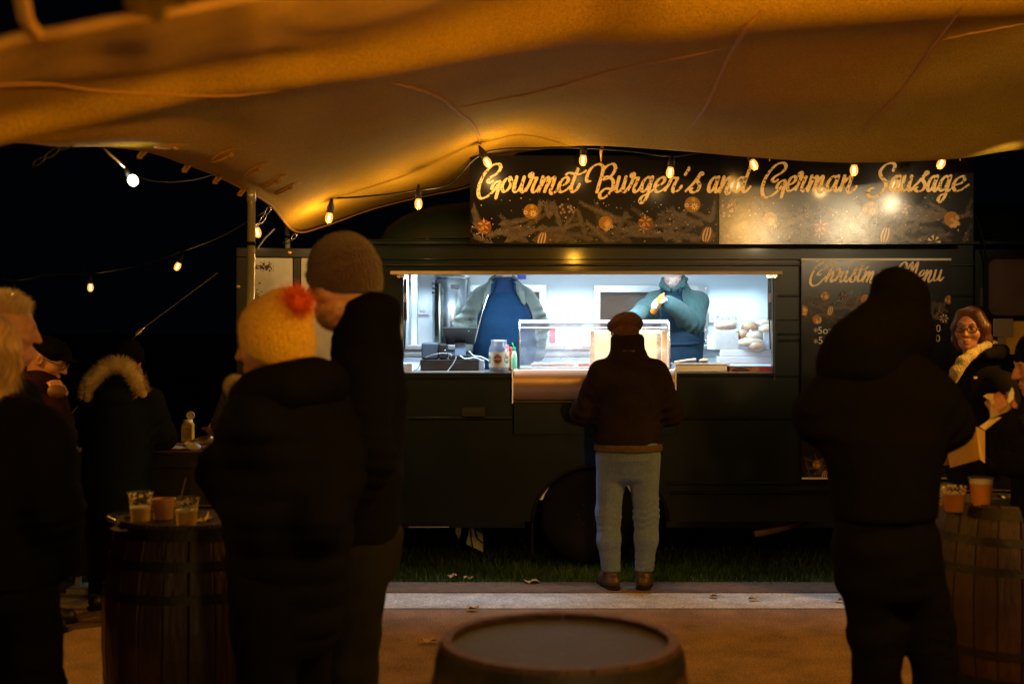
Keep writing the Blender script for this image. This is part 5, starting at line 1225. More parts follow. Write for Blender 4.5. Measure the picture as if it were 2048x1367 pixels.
kraft = mat("brown_kraft_paper", (.42, .20, .08), .75, var=.15, vscale=20)
pcx = at(327, 1, 5.05).x
MB().lathe([(.033, .0), (.034, .002), (.044, .095), (.0465, .095), (.0465, .099), (.0435, .099), (.034, .01), (.001, .008)], (pcx, 5.05, BT), 32).build("cup_wall", kraft, pc, smooth=True, angle=.6)
st = MB().tube([at(352, 1030, 4.93), at(372, 955, 4.96)], .0022, 6).build("stirrer", mat("dark_stirrer", (.10, .05, .02), .5), org=at(352, 1030, 4.93)); tag(st, "thin dark stick leaning in the right-hand lager cup", "stirrer")
napk = mat("cream_napkin", (.60, .47, .25), .85)
def crumple(name, c, r, m, lb, cat, seed, res=.006):
    sh = Shape().ell((0, 0, 0), r); sh.f(lambda P: .35 * min(r) * wob(P, 2.2 / min(r), seed, 4), 'd'); V, F_ = sh.skin(res)
    t = mesh_from(name, V, F_, m, None, smooth=False); t.location = c; tag(t, lb, cat); return t
sheet_of_paper("napkin", Vector((at(268, 1, 4.88).x, 4.88, BT)), .17, .09, napk, "flattened yellow napkin on the front edge of the left barrel", "napkin", 3, .006)
sheet_of_paper("napkin", Vector((at(393, 1, 4.98).x, 4.99, BT)), .10, .07, napk, "folded yellow napkin behind the stirrer cup", "napkin", 8, .03, .5)
sheet_of_paper("napkin", Vector((at(338, 1, 4.86).x, 4.87, BT)), .07, .05, mat("pink_paper", (.55, .25, .20), .8), "small pinkish scrap of paper at the barrel's front edge", "napkin", 5, .008, .8)
gl = empty("glove", Vector((at(236, 1, 5.1).x, 5.1, BT)), "shiny black leather glove lying on the left barrel", "glove")
sh = Shape().ell((0, 0, .018), (.05, .035, .02)); [sh.cap((.03, .02 * k - .03, .018), (.085, .026 * k - .04, .012), .011, .009) for k in range(4)]; sh.cap((-.02, -.03, .015), (.02, -.065, .012), .011, .009)
V, F_ = sh.skin(.006); mesh_from("glove_skin", V, F_, mat("black_leather", (.01, .01, .01), .25), gl)
cup(1962, 5.40, BT, .138, .049, .038, .80, beer_a, "full amber beer cup with a foam head on the right barrel", .14, False)
cup(1908, 5.36, BT, .108, .050, .040, .72, ale, "shorter darker beer cup left of the foamy one", .0, True)
cup(1880, 5.46, BT, .105, .045, .036, .20, ale, "nearly empty clear cup tucked behind the darker beer", .0, True)
sheet_of_paper("paper_plate", Vector((at(2052, 1, 5.6).x, 5.6, BT)), .15, .11, mat("white_paper", (.75, .72, .62), .8), "white paper plate edge at the right of the pale barrel", "plate", 6, .02, .3)
hb_ = crumple("handbag", Vector((at(2006, 1, 5.66).x, 5.68, BT + .018)), (.06, .03, .018), MATS["black_leather"], "low black purse behind the foamy beer on the right barrel", "purse", 9)
# ------------------------------------------------------------------ the tall bar table at the back left
bar = empty("bar_table", at(215, 1, 8.0).xy.to_3d(), "long dark bar table with a reddish plank top behind the fur hood", "table")
BZ = .862; bX0, bX1 = (132 - CX) / FPX * 7.8, (560 - CX) / FPX * 7.8
redw = mat("reddish_bar_wood", (.20, .085, .06), .55, var=.4, vscale=8, stretch=(.12, 1, 1), rvar=.15)
for k in range(4): MB().box((bX0, 7.80 + .15 * k, BZ - .03), (bX1, 7.80 + .15 * (k + 1) - .003, BZ)).build("plank", redw, bar, bevel=.002)
blk = mat("black_stained_ply", (.012, .012, .012), .55, var=.3, vscale=10)
MB().box((bX0 + .01, 7.81, .10), (bX1, 7.83, BZ - .031)).build("front_panel", blk, bar); MB().box((bX0, 7.788, BZ - .10), (bX1, 7.809, BZ - .006)).build("apron", blk, bar, bevel=.003)
MB().box((bX0, 7.78, .10), (bX0 + .012, 8.4, BZ - .031)).build("end_panel", mat("grey_edge_ply", (.05, .05, .05), .5), bar)
for xx in (bX0 + .02, bX1 - .2): MB().box((xx, 7.74, -.005), (xx + .14, 7.95, .035)).box((xx + .02, 7.84, .035), (xx + .05, 7.88, .10)).build("foot", mat("pale_block_%d" % int(xx * 10), (.5, .46, .38), .6), bar, bevel=.003)
# mustard, mayonnaise, hot dog and plate
mz = BZ
yellow_c = mat("mustard_plastic", (.88, .52, .012), .35, var=.4, vscale=20, var_col=(.36, .22, .02)); yl = mat("pale_cap", (.70, .62, .34), .4)
mb = empty("mustard_bottle", Vector((at(376, 1, 8.1).x, 8.1, mz)), "square yellow mustard bottle with its round cap flipped open", "sauce bottle")
mx0 = at(376, 1, 8.1).x; w = .036
MB().box((mx0 - w, 8.07, mz), (mx0 + w, 8.13, mz + .150)).build("bottle_body", yellow_c, mb, bevel=.010)
MB().lathe([(.033, .150), (.030, .158), (.030, .172)], (mx0, 8.10, mz), 18).build("neck", yl, mb, smooth=True)
MB().box((mx0 - w * .95, 8.066, mz + .045), (mx0 + w * .8, 8.069, mz + .12)).build("label", mat("ochre_label", (.5, .33, .05), .5, var=.5, vscale=25), mb)
MB().lathe([(.001, -.006), (.026, -.006), (.026, .006), (.001, .006)], (mx0 + .016, 8.10, mz + .198), 20, axis='Y').build("flip_lid", yl, mb, smooth=True, angle=.6)
may = empty("mayonnaise_bottle", Vector((at(428, 1, 8.0).x, 8.0, mz)), "curved white squeeze bottle in the grey-sleeved hand", "sauce bottle")
mx1 = at(428, 1, 8.0).x
MB().lathe([(.030, 0), (.034, .004), (.036, .03), (.030, .07), (.036, .115), (.030, .15), (.016, .165), (.016, .185)], (mx1, 8.0, mz), 22).build("bottle_body", white_plastic, may, smooth=True)
MB().lathe([(.0365, .03), (.0315, .068), (.0365, .11)], (mx1, 8.0, mz), 22).build("label", mat("brown_label", (.3, .16, .12), .5), may, smooth=True)
hd = empty("foil_hot_dog", at(390, 890, 7.9), "hot dog in crumpled gold foil on the bar table", "hot dog")
a, c = Vector((at(371, 1, 7.93).x, 7.93, mz + .035)), Vector((at(420, 1, 7.95).x, 7.95, mz + .055))
sh = Shape().cap(a - hd.location, c - hd.location, .022, .03); sh.f(lambda P: .006 * wob(P, 90, 4), 'd'); V, F_ = sh.skin(.006)
mesh_from("foil", V, F_, mat("gold_foil", (.62, .42, .16), .35, metal=.7), hd, smooth=False)
crumple("napkin", Vector((at(386, 1, 7.88).x, 7.88, mz + .022)), (.045, .03, .022), mat("white_tissue", (.75, .74, .70), .85), "white crumpled napkin at the front of the bar table", "napkin", 2)
pl = MB().lathe([(.001, .004), (.10, .004), (.13, .014), (.135, .016), (.13, .010), (.10, .0), (.001, 0)], (at(352, 1, 7.95).x, 7.95, mz + .001), 28).build("paper_plate", mat("silver_plate", (.6, .6, .62), .35, metal=.5), org=(at(352, 1, 7.95).x, 7.95, mz), smooth=True); tag(pl, "flat silver plate under the foil hot dog", "plate")
for px in (142, 172): 
    o = MB().box((at(px, 1, 7.9).x - .03, 7.88, mz + .001), (at(px, 1, 7.9).x + .03, 7.94, mz + .03)).build("snack_tray", mat("cream_tray_%d" % px, (.66, .62, .55), .7), bevel=.003, org=(at(px, 1, 7.9).x, 7.9, mz)); tag(o, "small cream snack tray left of the fur hooded coat" if px < 150 else "second cream snack tray touching the fur hooded coat", "tray")
# ------------------------------------------------------------------ people
def cloth(name, c, rough=.9, var=.25, vs=14, bump=.35, bs=260, sheen=.0): return mat(name, c, rough, spec=.06, speck=.35, sscale=240, var=var, vscale=vs, bump=bump, bscale=bs, sheen=sheen, bump2=.12, bscale2=22)
skin_m = mat("skin", (.36, .165, .10), .5, var=.12, vscale=30, sss=.08, bump=.08, bscale=200)
skin_pale = mat("pale_skin", (.66, .44, .36), .5, var=.10, vscale=30, sss=.08)
black_coat = cloth("black_coat", (.0028, .0027, .0033)); black_wool = cloth("black_wool", (.0035, .0032, .0036), bs=160)
dark_trousers = cloth("dark_trousers", (.0030, .0028, .0034)); dark_jean = cloth("dark_jean", (.012, .012, .014)); grey_jean = cloth("grey_jean", (.13, .185, .36), .9, var=.2, vs=22, bump=.5, bs=180)
boot_m = mat("brown_boot", (.055, .030, .022), .45, var=.5, vscale=30, bump=.3, bscale=60); boot_black = mat("black_boot", (.01, .01, .01), .45)
eye_w = mat("eye_white", (.6, .55, .5), .2); eye_d = mat("eye_iris", (.03, .02, .015), .15); frame_m = mat("glasses_frame", (.012, .010, .010), .25)
lens_m = glass_mat("glasses_lens", (.92, .88, .82), .10, .03)

def head_shape(jaw=1.0, beard=0.0, neck=(0, -.045, -.22)):
    s = Shape()
    s.ell((0, -.014, .035), (.076, .097, .090)).ell((0, .032, -.03), (.063, .066, .088), k=.04).ell((0, .048, -.085), (.044 * jaw, .044, .034), k=.03).ell((0, .080, -.102), (.021 * jaw, .017, .017), k=.02)
    s.cap((-.034, .086, .030), (.034, .086, .030), .011, k=.016)
    for q in (-1, 1): s.ell((q * .043, .062, -.022), (.028, .030, .028), k=.02)
    for q in (-1, 1): s.ell((q * .032, .104, .010), (.019, .014, .013), k=.012, op='s')
    for q in (-1, 1): s.ell((q * .032, .080, .010), (.0155, .0145, .013), k=.005)
    s.chain([(0, .094, .022), (0, .108, -.004), (0, .119, -.024)], [.0085, .0095, .0125], k=.010)
    for q in (-1, 1): s.ell((q * .0125, .106, -.027), (.009, .011, .008), k=.008)
    s.ell((0, .097, -.059), (.024, .010, .0065), k=.007).ell((0, .096, -.072), (.020, .010, .0072), k=.007)
    s.cap((-.022, .107, -.0652), (.022, .107, -.0652), .0022, k=.004, op='s')
    for q in (-1, 1):
        s.ell((q * .079, -.008, -.006), (.010, .020, .031), k=.008); s.ell((q * .086, -.002, -.004), (.006, .010, .016), k=.005, op='s')
    nk = np.array(neck, float); s.chain([(0, -.022, -.055), tuple(np.array((0, -.022, -.055)) * .45 + nk * .55), neck], [.058, .056, .062], k=.03)
    if beard: s.ell((0, .045, -.088), (.062, .062, .055), k=.02); s.f(lambda P: .003 * wob(P, 160, 5) * (P[:, 2] < -.05), 'd')
    return s

def hand_shape(s, wrist, d, side, nrm, curl=.6, sc=1.0, grip=0.0):
    """Palm plus five bent fingers added to shape s. d: wrist to knuckles, nrm: out of the palm, side: toward the thumb."""
    w = np.array(wrist, float); d = np.array(d, float); d /= np.linalg.norm(d); n = np.array(nrm, float); n -= d * (n @ d); n /= np.linalg.norm(n)
    t = np.cross(n, d) * side
    kn = w + d * .085 * sc
    s.cap(w - d * .05, w, .029 * sc, .025 * sc, k=.01)
    for o in (-.028, -.009, .010, .028): s.cap(w + t * o * .7 * sc, kn + t * o * sc, .017 * sc, .014 * sc, k=.012)
    for i, (o, L) in enumerate(((.029, .070), (.010, .078), (-.009, .073), (-.027, .058))):
        p = kn + t * o * sc; a = .25 + curl * .5; pts = [p]
        for q, f_ in enumerate((.45, .32, .23)):
            v = d * math.cos(a) + n * math.sin(a); p = p + v * L * f_ * sc; pts.append(p); a += curl
        s.chain(pts, [.0105 * sc, .0098 * sc, .0088 * sc, .0075 * sc], k=.004)
    p = w + d * .025 * sc + t * .026 * sc; v1 = d * .55 + t * .7 + n * .35; v1 /= np.linalg.norm(v1); p1 = p + v1 * .042 * sc; v2 = d * .75 + t * .15 + n * (.3 + .5 * curl); v2 /= np.linalg.norm(v2); p2 = p1 + v2 * .032 * sc; p3 = p2 + v2 * .022 * sc
    s.chain([p, p1, p2, p3], [.016 * sc, .0125 * sc, .011 * sc, .009 * sc], k=.006)
    return s

class Person:
    def __init__(self, loc, heading, Ht, label, skin=None, group=None):
        self.h = math.radians(heading); self.loc = Vector(loc); self.Ht = Ht; self.s = Ht / 1.75; self.skin_m = skin or skin_m
        self.root = empty("person", self.loc, label, "person", rz=self.h, group=group)
        self.Rz = np.array(Matrix.Rotation(-self.h, 3, 'Z')); self.body_parts = []
    def L(self, w):
        """World point to the person's own frame."""
        return tuple(self.Rz @ (np.array(w, float) - np.array(self.loc)))
    def put(self, name, sh, m, res=.011, smooth=True, head=False, fold=0.0, ffreq=14, seed=1):
        if fold: sh.f(lambda P: fold * (wob(P * np.array((1, 1, 1.9)), ffreq, seed) + .5 * wob(P, ffreq * 2.3, seed + 4)), 'd')
        V, F_ = sh.skin(res)
        if head: V = (V * self.hs) @ self.hR.T + self.hc
        return mesh_from(name, V, F_, m, self.root, smooth)
    def head(self, c, yaw=0, pitch=0, roll=0, scale=1.0, jaw=1.0, beard=0, res=.0048, vis=True):
        self.hc = np.array(c, float); self.hR = rotm(math.radians(yaw), math.radians(pitch), math.radians(roll)); self.hs = scale
        V, F_ = head_shape(jaw, beard, tuple(self.hR.T @ np.array((0, -.055, -.205)))).skin(res if vis else .009)
        self.body_parts.append(((V * scale) @ self.hR.T + self.hc, F_))
    def HP(self, p): return self.hR @ (np.array(p, float) * self.hs) + self.hc
    def core(self, rings, limbs):
        sh = Shape(); sh.rings([(q[0], q[1] * .72, q[2] * .72) + tuple(q[3:]) for q in rings if q[2 - 2] > .9])
        for pts, rs in limbs: sh.chain(pts, [r * .6 for r in rs], k=.04)
        self.body_parts.append(sh.skin(.022))
    def hand(self, wrist, d, side, nrm, curl=.6, sc=1.0):
        sh = hand_shape(Shape(), wrist, d, side, nrm, curl, sc); self.body_parts.append(sh.skin(.0042))
    def finish_body(self):
        Vs, Fs, n = [], [], 0
        for V, F_ in self.body_parts: Vs.append(V); Fs.append(F_ + n); n += len(V)
        return mesh_from("body", np.concatenate(Vs), np.concatenate(Fs), self.skin_m, self.root)
    def trousers(self, legs, m, rs=(.098, .076, .066, .056), hip=None, res=.012, fold=.006, top=None, knee=0.0, cutz=.07, seed=2):
        sh = Shape(); 
        if hip: sh.rings(hip)
        for pts in legs: sh.chain(pts, rs, k=.03)
        if knee:
            def kf(P, legs=legs):
                o = 0
                for pts in legs:
                    for q, amp in ((pts[1], 1.0), (pts[-1], .8)):
                        dz = P[:, 2] - q[2] - .10 * (P[:, 0] - q[0]) + .012 * np.sin(P[:, 0] * 40 + P[:, 1] * 23)
                        o = o + amp * knee * (.35 + .65 * wob(P, 19, 6)) * np.sin(dz * 150 + 2.2 * wob(P, 14, 9)) * np.exp(-(dz / .10) ** 2) * (np.abs(P[:, 0] - q[0]) < .14)
                return o
            sh.f(kf, 'd')
        sh.cut((0, 0, -1), -cutz)
        if top: sh.cut((0, 0, 1), top)
        return self.put("trousers", sh, m, res, fold=fold, ffreq=20, seed=seed)
    def boots(self, ankles, m, toe=(0, 1), L=.26, sc=1.0):
        for (x, y, *r) in ankles:
            t = np.array((*toe, 0.0)); t = t / np.linalg.norm(t); a = np.array((x, y, 0))
            if r: t = np.array((math.sin(r[0]), math.cos(r[0]), 0))
            sh = Shape().chain([a - t * .05 + (0, 0, .045), a + t * .06 + (0, 0, .042), a + t * (L - .11) + (0, 0, .036)], [.042 * sc, .046 * sc, .040 * sc], k=.03).cap(a + (0, 0, .05), a + (0, 0, .16), .046 * sc, .05 * sc, k=.03)
            sh.cut((0, 0, -1), -.004); sh.f(lambda P: .003 * wob(P, 50, 3), 'd')
            b = self.put("boot", sh, m, .009)
            so_ = Shape().chain([a - t * .06 + (0, 0, .012), a + t * .05 + (0, 0, .012), a + t * (L - .10) + (0, 0, .012)], [.044 * sc, .047 * sc, .043 * sc], k=.02).cut((0, 0, 1), .020).cut((0, 0, -1), .0)
            V, F_ = so_.skin(.009); o = mesh_from("sole", V, F_, MATS["black_rubber"], b)
    def coat(self, name, rings, arms, m, ra=(.085, .068, .054), res=.011, fold=.007, extra=None, hem=None, infl=0.0, seed=1, k=.05, ffreq=13, elbow=.0):
        sh = Shape().rings(rings, infl=infl)
        for pts in arms: sh.chain(pts, [r + infl for r in (ra if len(pts) == 3 else ra + (ra[-1],))], k=k)
        if extra: extra(sh)
        if elbow:
            def ef(P, arms=arms):
                o = 0
                for pts in arms:
                    e = np.array(pts[1]); w = np.array(pts[2]); u = (w - np.array(pts[0])); u = u / np.linalg.norm(u); q = P - e; s_ = q @ u
                    o = o + elbow * np.sin(s_ * 120 + 12 * P[:, 0]) * np.exp(-(q * q).sum(1) / .018)
                return o
            sh.f(ef, 'd')
        if hem is not None: sh.cut((0, 0, -1), -hem)
        return self.put(name, sh, m, res, fold=fold, ffreq=ffreq, seed=seed)
    def eyes(self):
        b = MB(); 
        for q in (-1, 1):
            c = self.HP((q * .032, .0805, .010)); b.ball(tuple(c), .0140 * self.hs, 14, 10)
        b.build("eyes", eye_w, self.root, smooth=True, local=True)
        b = MB()
        for q in (-1, 1):
            c = self.HP((q * .032, .0895, .010)); b.ball(tuple(c), .0068 * self.hs, 10, 8)
        b.build("irises", eye_d, self.root, smooth=True, local=True)
    def glasses(self, thick=.0026):
        b = MB(); lb = MB()
        for q in (-1, 1):
            o = [self.HP((q * .034 + .025 * math.copysign(abs(math.cos(t)) ** .7, math.cos(t)), .117 - abs(q * .034 + .024 * math.cos(t)) * .18, .007 + .017 * math.copysign(abs(math.sin(t)) ** .75, math.sin(t)))) for t in np.linspace(0, 2 * math.pi, 22)]
            b.tube([tuple(p) for p in o], thick, 6); lb.add([tuple(p) for p in o[:-1]], [tuple(range(21))])
            b.tube([tuple(self.HP(p)) for p in ((q * .058, .105, .012), (q * .075, .06, .012), (q * .082, -.01, .010), (q * .080, -.03, -.01))], thick * .8, 6)
        b.tube([tuple(self.HP(p)) for p in ((-.010, .114, .010), (0, .118, .013), (.010, .114, .010))], thick * .9, 6)
        g = b.build("glasses", frame_m, self.root, smooth=True, local=True); l = lb.build("lens", lens_m, g, local=True)
    def headwear(self, name, sh, m, res=.006): return self.put(name, sh, m, res, head=True)
    def fuzz(self, o, n, L, w, m, seed=1, lean=(0, 0, 0)):
        """Loose fibres standing off a garment's surface."""
        me = o.data; nv = len(me.vertices); co = np.empty(nv * 3, np.float32); no = np.empty(nv * 3, np.float32)
        me.vertices.foreach_get("co", co); me.vertex_normals.foreach_get("vector", no); co = co.reshape(-1, 3); no = no.reshape(-1, 3)
        rg_ = np.random.RandomState(seed); i = rg_.randint(0, nv, n); j = (i + 1) % nv; t = rg_.rand(n, 1); near = (np.linalg.norm(co[i] - co[j], axis=1) < .03)[:, None]
        b_ = np.where(near, co[i] * t + co[j] * (1 - t), co[i]); d = no[i] + rg_.normal(size=(n, 3)) * .55 + np.array(lean); d /= np.linalg.norm(d, axis=1)[:, None]
        f_ = blades("fibres", b_, d, L * rg_.uniform(.4, 1.3, n), w, m, o, curl=.8, rng=rg_); return f_
    def fur(self, name, pts, r, n, L, w, m, local=True, seed=1, out=1.0, down=0.0):
        """Fur along a curve: hairs leaving a tube of radius r."""
        rg_ = np.random.RandomState(seed); P = np.array(spline(pts, 12)); D = np.gradient(P, axis=0)
        i = rg_.randint(0, len(P), n); f_ = rg_.normal(size=(n, 3)); d = D[i] / (np.linalg.norm(D[i], axis=1)[:, None] + 1e-9); f_ -= d * (f_ * d).sum(1)[:, None]; f_ /= np.linalg.norm(f_, axis=1)[:, None]
        base = P[i] + f_ * r * .8 + rg_.normal(size=(n, 3)) * .004; dr = f_ * out + rg_.normal(size=(n, 3)) * .35 + np.array((0, 0, -down)); dr /= np.linalg.norm(dr, axis=1)[:, None]
        return blades(name, base, dr, L * rg_.uniform(.5, 1.2, n), w, m, self.root, curl=.5, rng=rg_)
    def hair_on(self, name, test, n, L, w, m, c=(0, -.014, .035), rad=(.078, .099, .092), flow=(0, -.4, -.6), seed=1, lift=.5):
        rg_ = np.random.RandomState(seed); d = rg_.normal(size=(n * 3, 3)); d /= np.linalg.norm(d, axis=1)[:, None]; p = np.array(c) + d * np.array(rad); keep = test(p); p, d = p[keep][:n], d[keep][:n]
        dr = d * lift + np.array(flow) + rg_.normal(size=d.shape) * .18; dr /= np.linalg.norm(dr, axis=1)[:, None]
        V = (p * self.hs) @ self.hR.T + self.hc; D = dr @ self.hR.T
        return blades(name, V, D, L * rg_.uniform(.6, 1.2, len(p)), w, m, self.root, curl=.4, rng=rg_)
def beanie_shape(h=.10, w=.089, low=-.005, tilt=0.0, cuff=True):
    s = Shape().ell((0, -.014, .050), (w, w + .020, h)).ell((0, -.018, -.010), (w - .002, w + .014, .105), k=.03)
    if cuff: s.ell((0, -.012, .035), (w + .007, w + .027, .055), k=.01)
    n = np.array((0, -math.sin(tilt), -math.cos(tilt))); s.cut(n, -(low), k=.010); s.f(lambda P: .0020 * np.sin(np.arctan2(P[:, 0], P[:, 1] + .014) * 44), 'd')
    return s

# --- customer with the flat cap at the counter
p = Person((at(1256, 1, 7.93).x, 7.93, .006), 0, 1.70, "person in flat cap, dark fleece and pale jeans ordering at the counter")
rings = [(.86, .195, .150, -.02), (.95, .203, .160, -.01), (1.12, .205, .155, 0), (1.26, .205, .150, 0), (1.34, .18, .130, .01), (1.40, .13, .11, .015), (1.44, .10, .10, .02)]
fleece = cloth("dark_fleece", (.020, .014, .014), .95, bump=.6, bs=320, sheen=.0)
A = [[(-.165, .0, 1.325), (-.272, .01, 1.085), (-.235, .27, 1.03)], [(.165, .0, 1.325), (.272, .01, 1.085), (.235, .27, 1.03)]]
p.head((-.015, .055, 1.565), yaw=12, pitch=18, roll=5, scale=.97)
p.core(rings, [(a, (.08, .065, .05)) for a in A])
for a, q in zip(A, (-1, 1)): p.hand(a[2], (-q * .4, .8, -.05), -q, (0, 0, -1), .5)
p.finish_body()
p.coat("fleece", rings, A, fleece, ra=(.088, .070, .056), hem=.885, fold=.009, ffreq=15, elbow=.010, extra=lambda s: s.chain([(0, .02, 1.40), (0, .035, 1.475)], [.105, .100], k=.05))
p.put("collar", Shape().rings([(1.44, .112, .105, .022), (1.50, .106, .102, .032), (1.535, .106, .102, .036)], k=.01).ell((0, .05, 1.56), (.08, .075, .06), op='s', k=.01), fleece, .008)
p.put("shirt_hem", Shape().rings([(.845, .204, .160, -.02), (.862, .212, .166, -.02), (.882, .208, .162, -.02)]).cut((0, 0, -1), -.848).cut((0, 0, 1), .892), cloth("tan_hem", (.085, .058, .038)), .008, fold=.004)
MB().box((-.035, -.094 + .012, 1.462), (.035, -.078, 1.469)).build("collar_label", mat("grey_thread", (.12, .11, .11), .8), p.root, local=True)
legs = [[(-.095, -.01, .80), (-.122, .0, .46), (-.120, -.02, .30), (-.105, -.015, .10)], [(.095, -.01, .80), (.112, .0, .45), (.110, -.02, .30), (.098, -.015, .10)]]
p.trousers(legs, grey_jean, (.102, .076, .071, .058), hip=[(.70, .16, .11, -.01), (.80, .188, .145, -.02), (.88, .190, .150, -.02)], res=.008, fold=.0035, knee=.0065, cutz=.105)
b = MB(); sy = lambda x, z: -.027 - .152 * math.sqrt(max(.02, 1 - (x / .20) ** 2))
for q in (-1, 1):
    b.tube([(q * x, sy(x, z) - .001, z) for x, z in spline([(.045, .845), (.048, .775), (.085, .752), (.125, .775), (.130, .845)], 5)], .0015, 5)
b.build("pocket_seam", cloth("denim_seam", (.13, .15, .22)), p.root, local=True)
p.boots([(-.108, -.01, -.25), (.098, -.01, .2)], boot_m)
capm = cloth("tweed_cap", (.14, .07, .055), .9, var=.5, vs=60, bump=.6, bs=200)
s = Shape().ell((-.004, -.005, .058), (.108, .124, .060)).ell((.012, -.045, .078), (.086, .070, .058), k=.03).ell((0, .105, .04), (.062, .055, .012), k=.015)
s.ell((0, -.012, .010), (.086, .106, .05), k=.01).ell((0, -.06, -.005), (.074, .056, .058), k=.012); s.cut((0, -.05, -1), .048, k=.008); s.f(lambda P: .003 * np.abs(np.sin(np.arctan2(P[:, 0], P[:, 1] + .01) * 4)) ** 4 * -1 + .0015 * wob(P, 60, 3), 'd')
p.headwear("flat_cap", s, capm, .005)

# --- first server, apron and open jacket
p = Person((at(1008, 1, 9.62).x, 9.62, FLZ), 180, 1.80, "server with open olive jacket and navy apron beside the till, head hidden by the hatch", skin_pale)
rings = [(.80, .20, .17, .02), (.92, .215, .19, .03), (1.05, .228, .205, .045), (1.20, .228, .20, .04), (1.33, .215, .165, .02), (1.41, .18, .13, 0), (1.47, .12, .10, 0), (1.51, .09, .085, 0)]
A = [[(.165, .0, 1.385), (.305, -.02, 1.18), (.285, .12, 1.02)], [(-.165, .0, 1.38), (-.262, -.07, 1.18), (-.25, -.10, .96)]]
p.head((0, .03, 1.665), yaw=4, pitch=4, jaw=1.15)
p.core(rings, [(a, (.08, .07, .05)) for a in A])
p.finish_body()
navy_tee = cloth("navy_tee", (.012, .022, .050)); navy_apron = cloth("navy_apron", (.005, .019, .042), .85, var=.3, vs=9)
olive = cloth("olive_jacket", (.095, .10, .083), .85, var=.25, vs=8)
p.coat("t_shirt", rings, [[a[0], a[1], a[1]] for a in A], navy_tee, ra=(.075, .06, .06), hem=.82, fold=.006)
s = Shape().rings(rings[:-1], infl=.012)
def bib(P): 
    half = np.interp(P[:, 2], [.8, 1.16, 1.22, 1.40, 1.42], [.30, .225, .185, .115, .11]); return np.maximum(np.abs(P[:, 0]) - half, -(P[:, 1] - .02))
s.f(bib, 'i', .01).cut((0, 0, 1), 1.425).cut((0, 0, -1), -.80); p.put("apron", s, navy_apron, .009, fold=.006, ffreq=18, seed=5)
for q in (-1, 1): p.put("apron_strap", Shape().chain([(q * .095, .145, 1.42), (q * .085, .13, 1.47), (q * .06, .04, 1.53)], [.013, .013, .013], k=.01), navy_apron, .007)
s = Shape().rings([(q[0], q[1] + .01, q[2] + .012) + tuple(q[3:]) for q in rings[1:]], infl=.014)
for a in A: s.chain(a, [.088, .072, .062], k=.05)
def cuffs(P):
    o = 0
    for a in A:
        e = np.array(a[1]); q = P - e; o = o + .008 * np.sin(q[:, 2] * 105 + 14 * P[:, 0] + 9 * P[:, 1] + 1.5 * wob(P, 15, 2)) * np.exp(-(q * q).sum(1) / .03)
    return o
s.f(cuffs, 'd')
def opening(P):
    half = np.interp(P[:, 2], [.85, 1.05, 1.25, 1.42, 1.50], [.25, .225, .20, .125, .10]); return np.maximum(np.abs(P[:, 0] + .01) - half, -(P[:, 1] - .0))
s.f(opening, 's', .012).cut((0, 0, -1), -.90)
for q in (-1, 1): s.chain([(q * .10, .10, 1.49), (q * .125, .155, 1.42), (q * .15, .175, 1.34)], [.026, .026, .014], k=.02)
p.put("jacket", s, olive, .010, fold=.010, ffreq=16, seed=9)
MB().tube([(q_[0], q_[1] + .012, q_[2]) for q_ in spline([(.118, .165, 1.40), (.165, .205, 1.25), (.215, .20, 1.05)], 6)], .004, 6).build("zip", silver, p.root, local=True)
p.trousers([[(-.1, 0, .85), (-.11, 0, .46), (-.11, 0, .1)], [(.1, 0, .85), (.11, 0, .46), (.11, 0, .1)]], dark_trousers, (.11, .085, .065), hip=[(.78, .19, .16, .01), (.88, .20, .17, .02)], res=.016)
p.boots([(-.11, 0), (.11, 0)], boot_black)

# --- second server, green fleece
p = Person((at(1352, 1, 9.50).x, 9.50, FLZ), 158, 1.74, "bearded server in green fleece and dark apron holding an orange sauce bottle", skin_pale)
rings = [(.80, .185, .15, .01), (.95, .195, .165, .02), (1.10, .205, .17, .02), (1.24, .215, .165, .01), (1.33, .19, .14, 0), (1.40, .15, .115, 0), (1.46, .10, .09, 0)]
W = lambda px, py, Y: p.L(at(px, py, Y))
A = [[(.155, .0, 1.345), W(1292, 622, 9.32), W(1266, 634, 9.08)], [(-.16, .0, 1.35), W(1388, 640, 9.33), W(1336, 607, 9.16)]]
p.head((.01, .04, 1.60), yaw=8, pitch=14, beard=1, scale=1.02)
p.core(rings, [(a, (.08, .065, .05)) for a in A])
wv = np.array(W(1318, 604, 9.14)) - np.array(A[1][2])
p.hand(A[1][2], wv, -1, np.array(W(1322, 625, 9.05)) - np.array(W(1322, 600, 9.12)), .85, 1.05)
p.hand(A[0][2], np.array(A[0][2]) - np.array(A[0][1]), 1, (0, 0, -1), .3)
p.finish_body()
gfl = cloth("green_fleece", (.034, .074, .067), .95, var=.2, bump=.6, bs=300, sheen=.12)
p.coat("fleece", rings, A, gfl, ra=(.088, .074, .052), hem=.98, fold=.010, elbow=.010, seed=6, extra=lambda s: s.chain([(0, .0, 1.43), (0, .015, 1.50)], [.10, .085], k=.03))
for q in (-1, 1): p.put("collar_flap", Shape().chain([(q * .02, .125, 1.44), (q * .075, .115, 1.475), (q * .085, .04, 1.52)], [.018, .022, .018], k=.015), gfl, .007)
s = Shape().rings(rings[:-1], infl=.012); s.f(lambda P: np.maximum(np.abs(P[:, 0]) - np.interp(P[:, 2], [.5, 1.1, 1.16, 1.40], [.3, .3, .13, .07]), -(P[:, 1] + .05)), 'i', .01).cut((0, 0, -1), -.80).cut((0, 0, 1), 1.43)
dna = cloth("dark_navy_apron", (.012, .024, .038), .85, var=.4, vs=10); p.put("apron", s, dna, .009, fold=.006, seed=3)
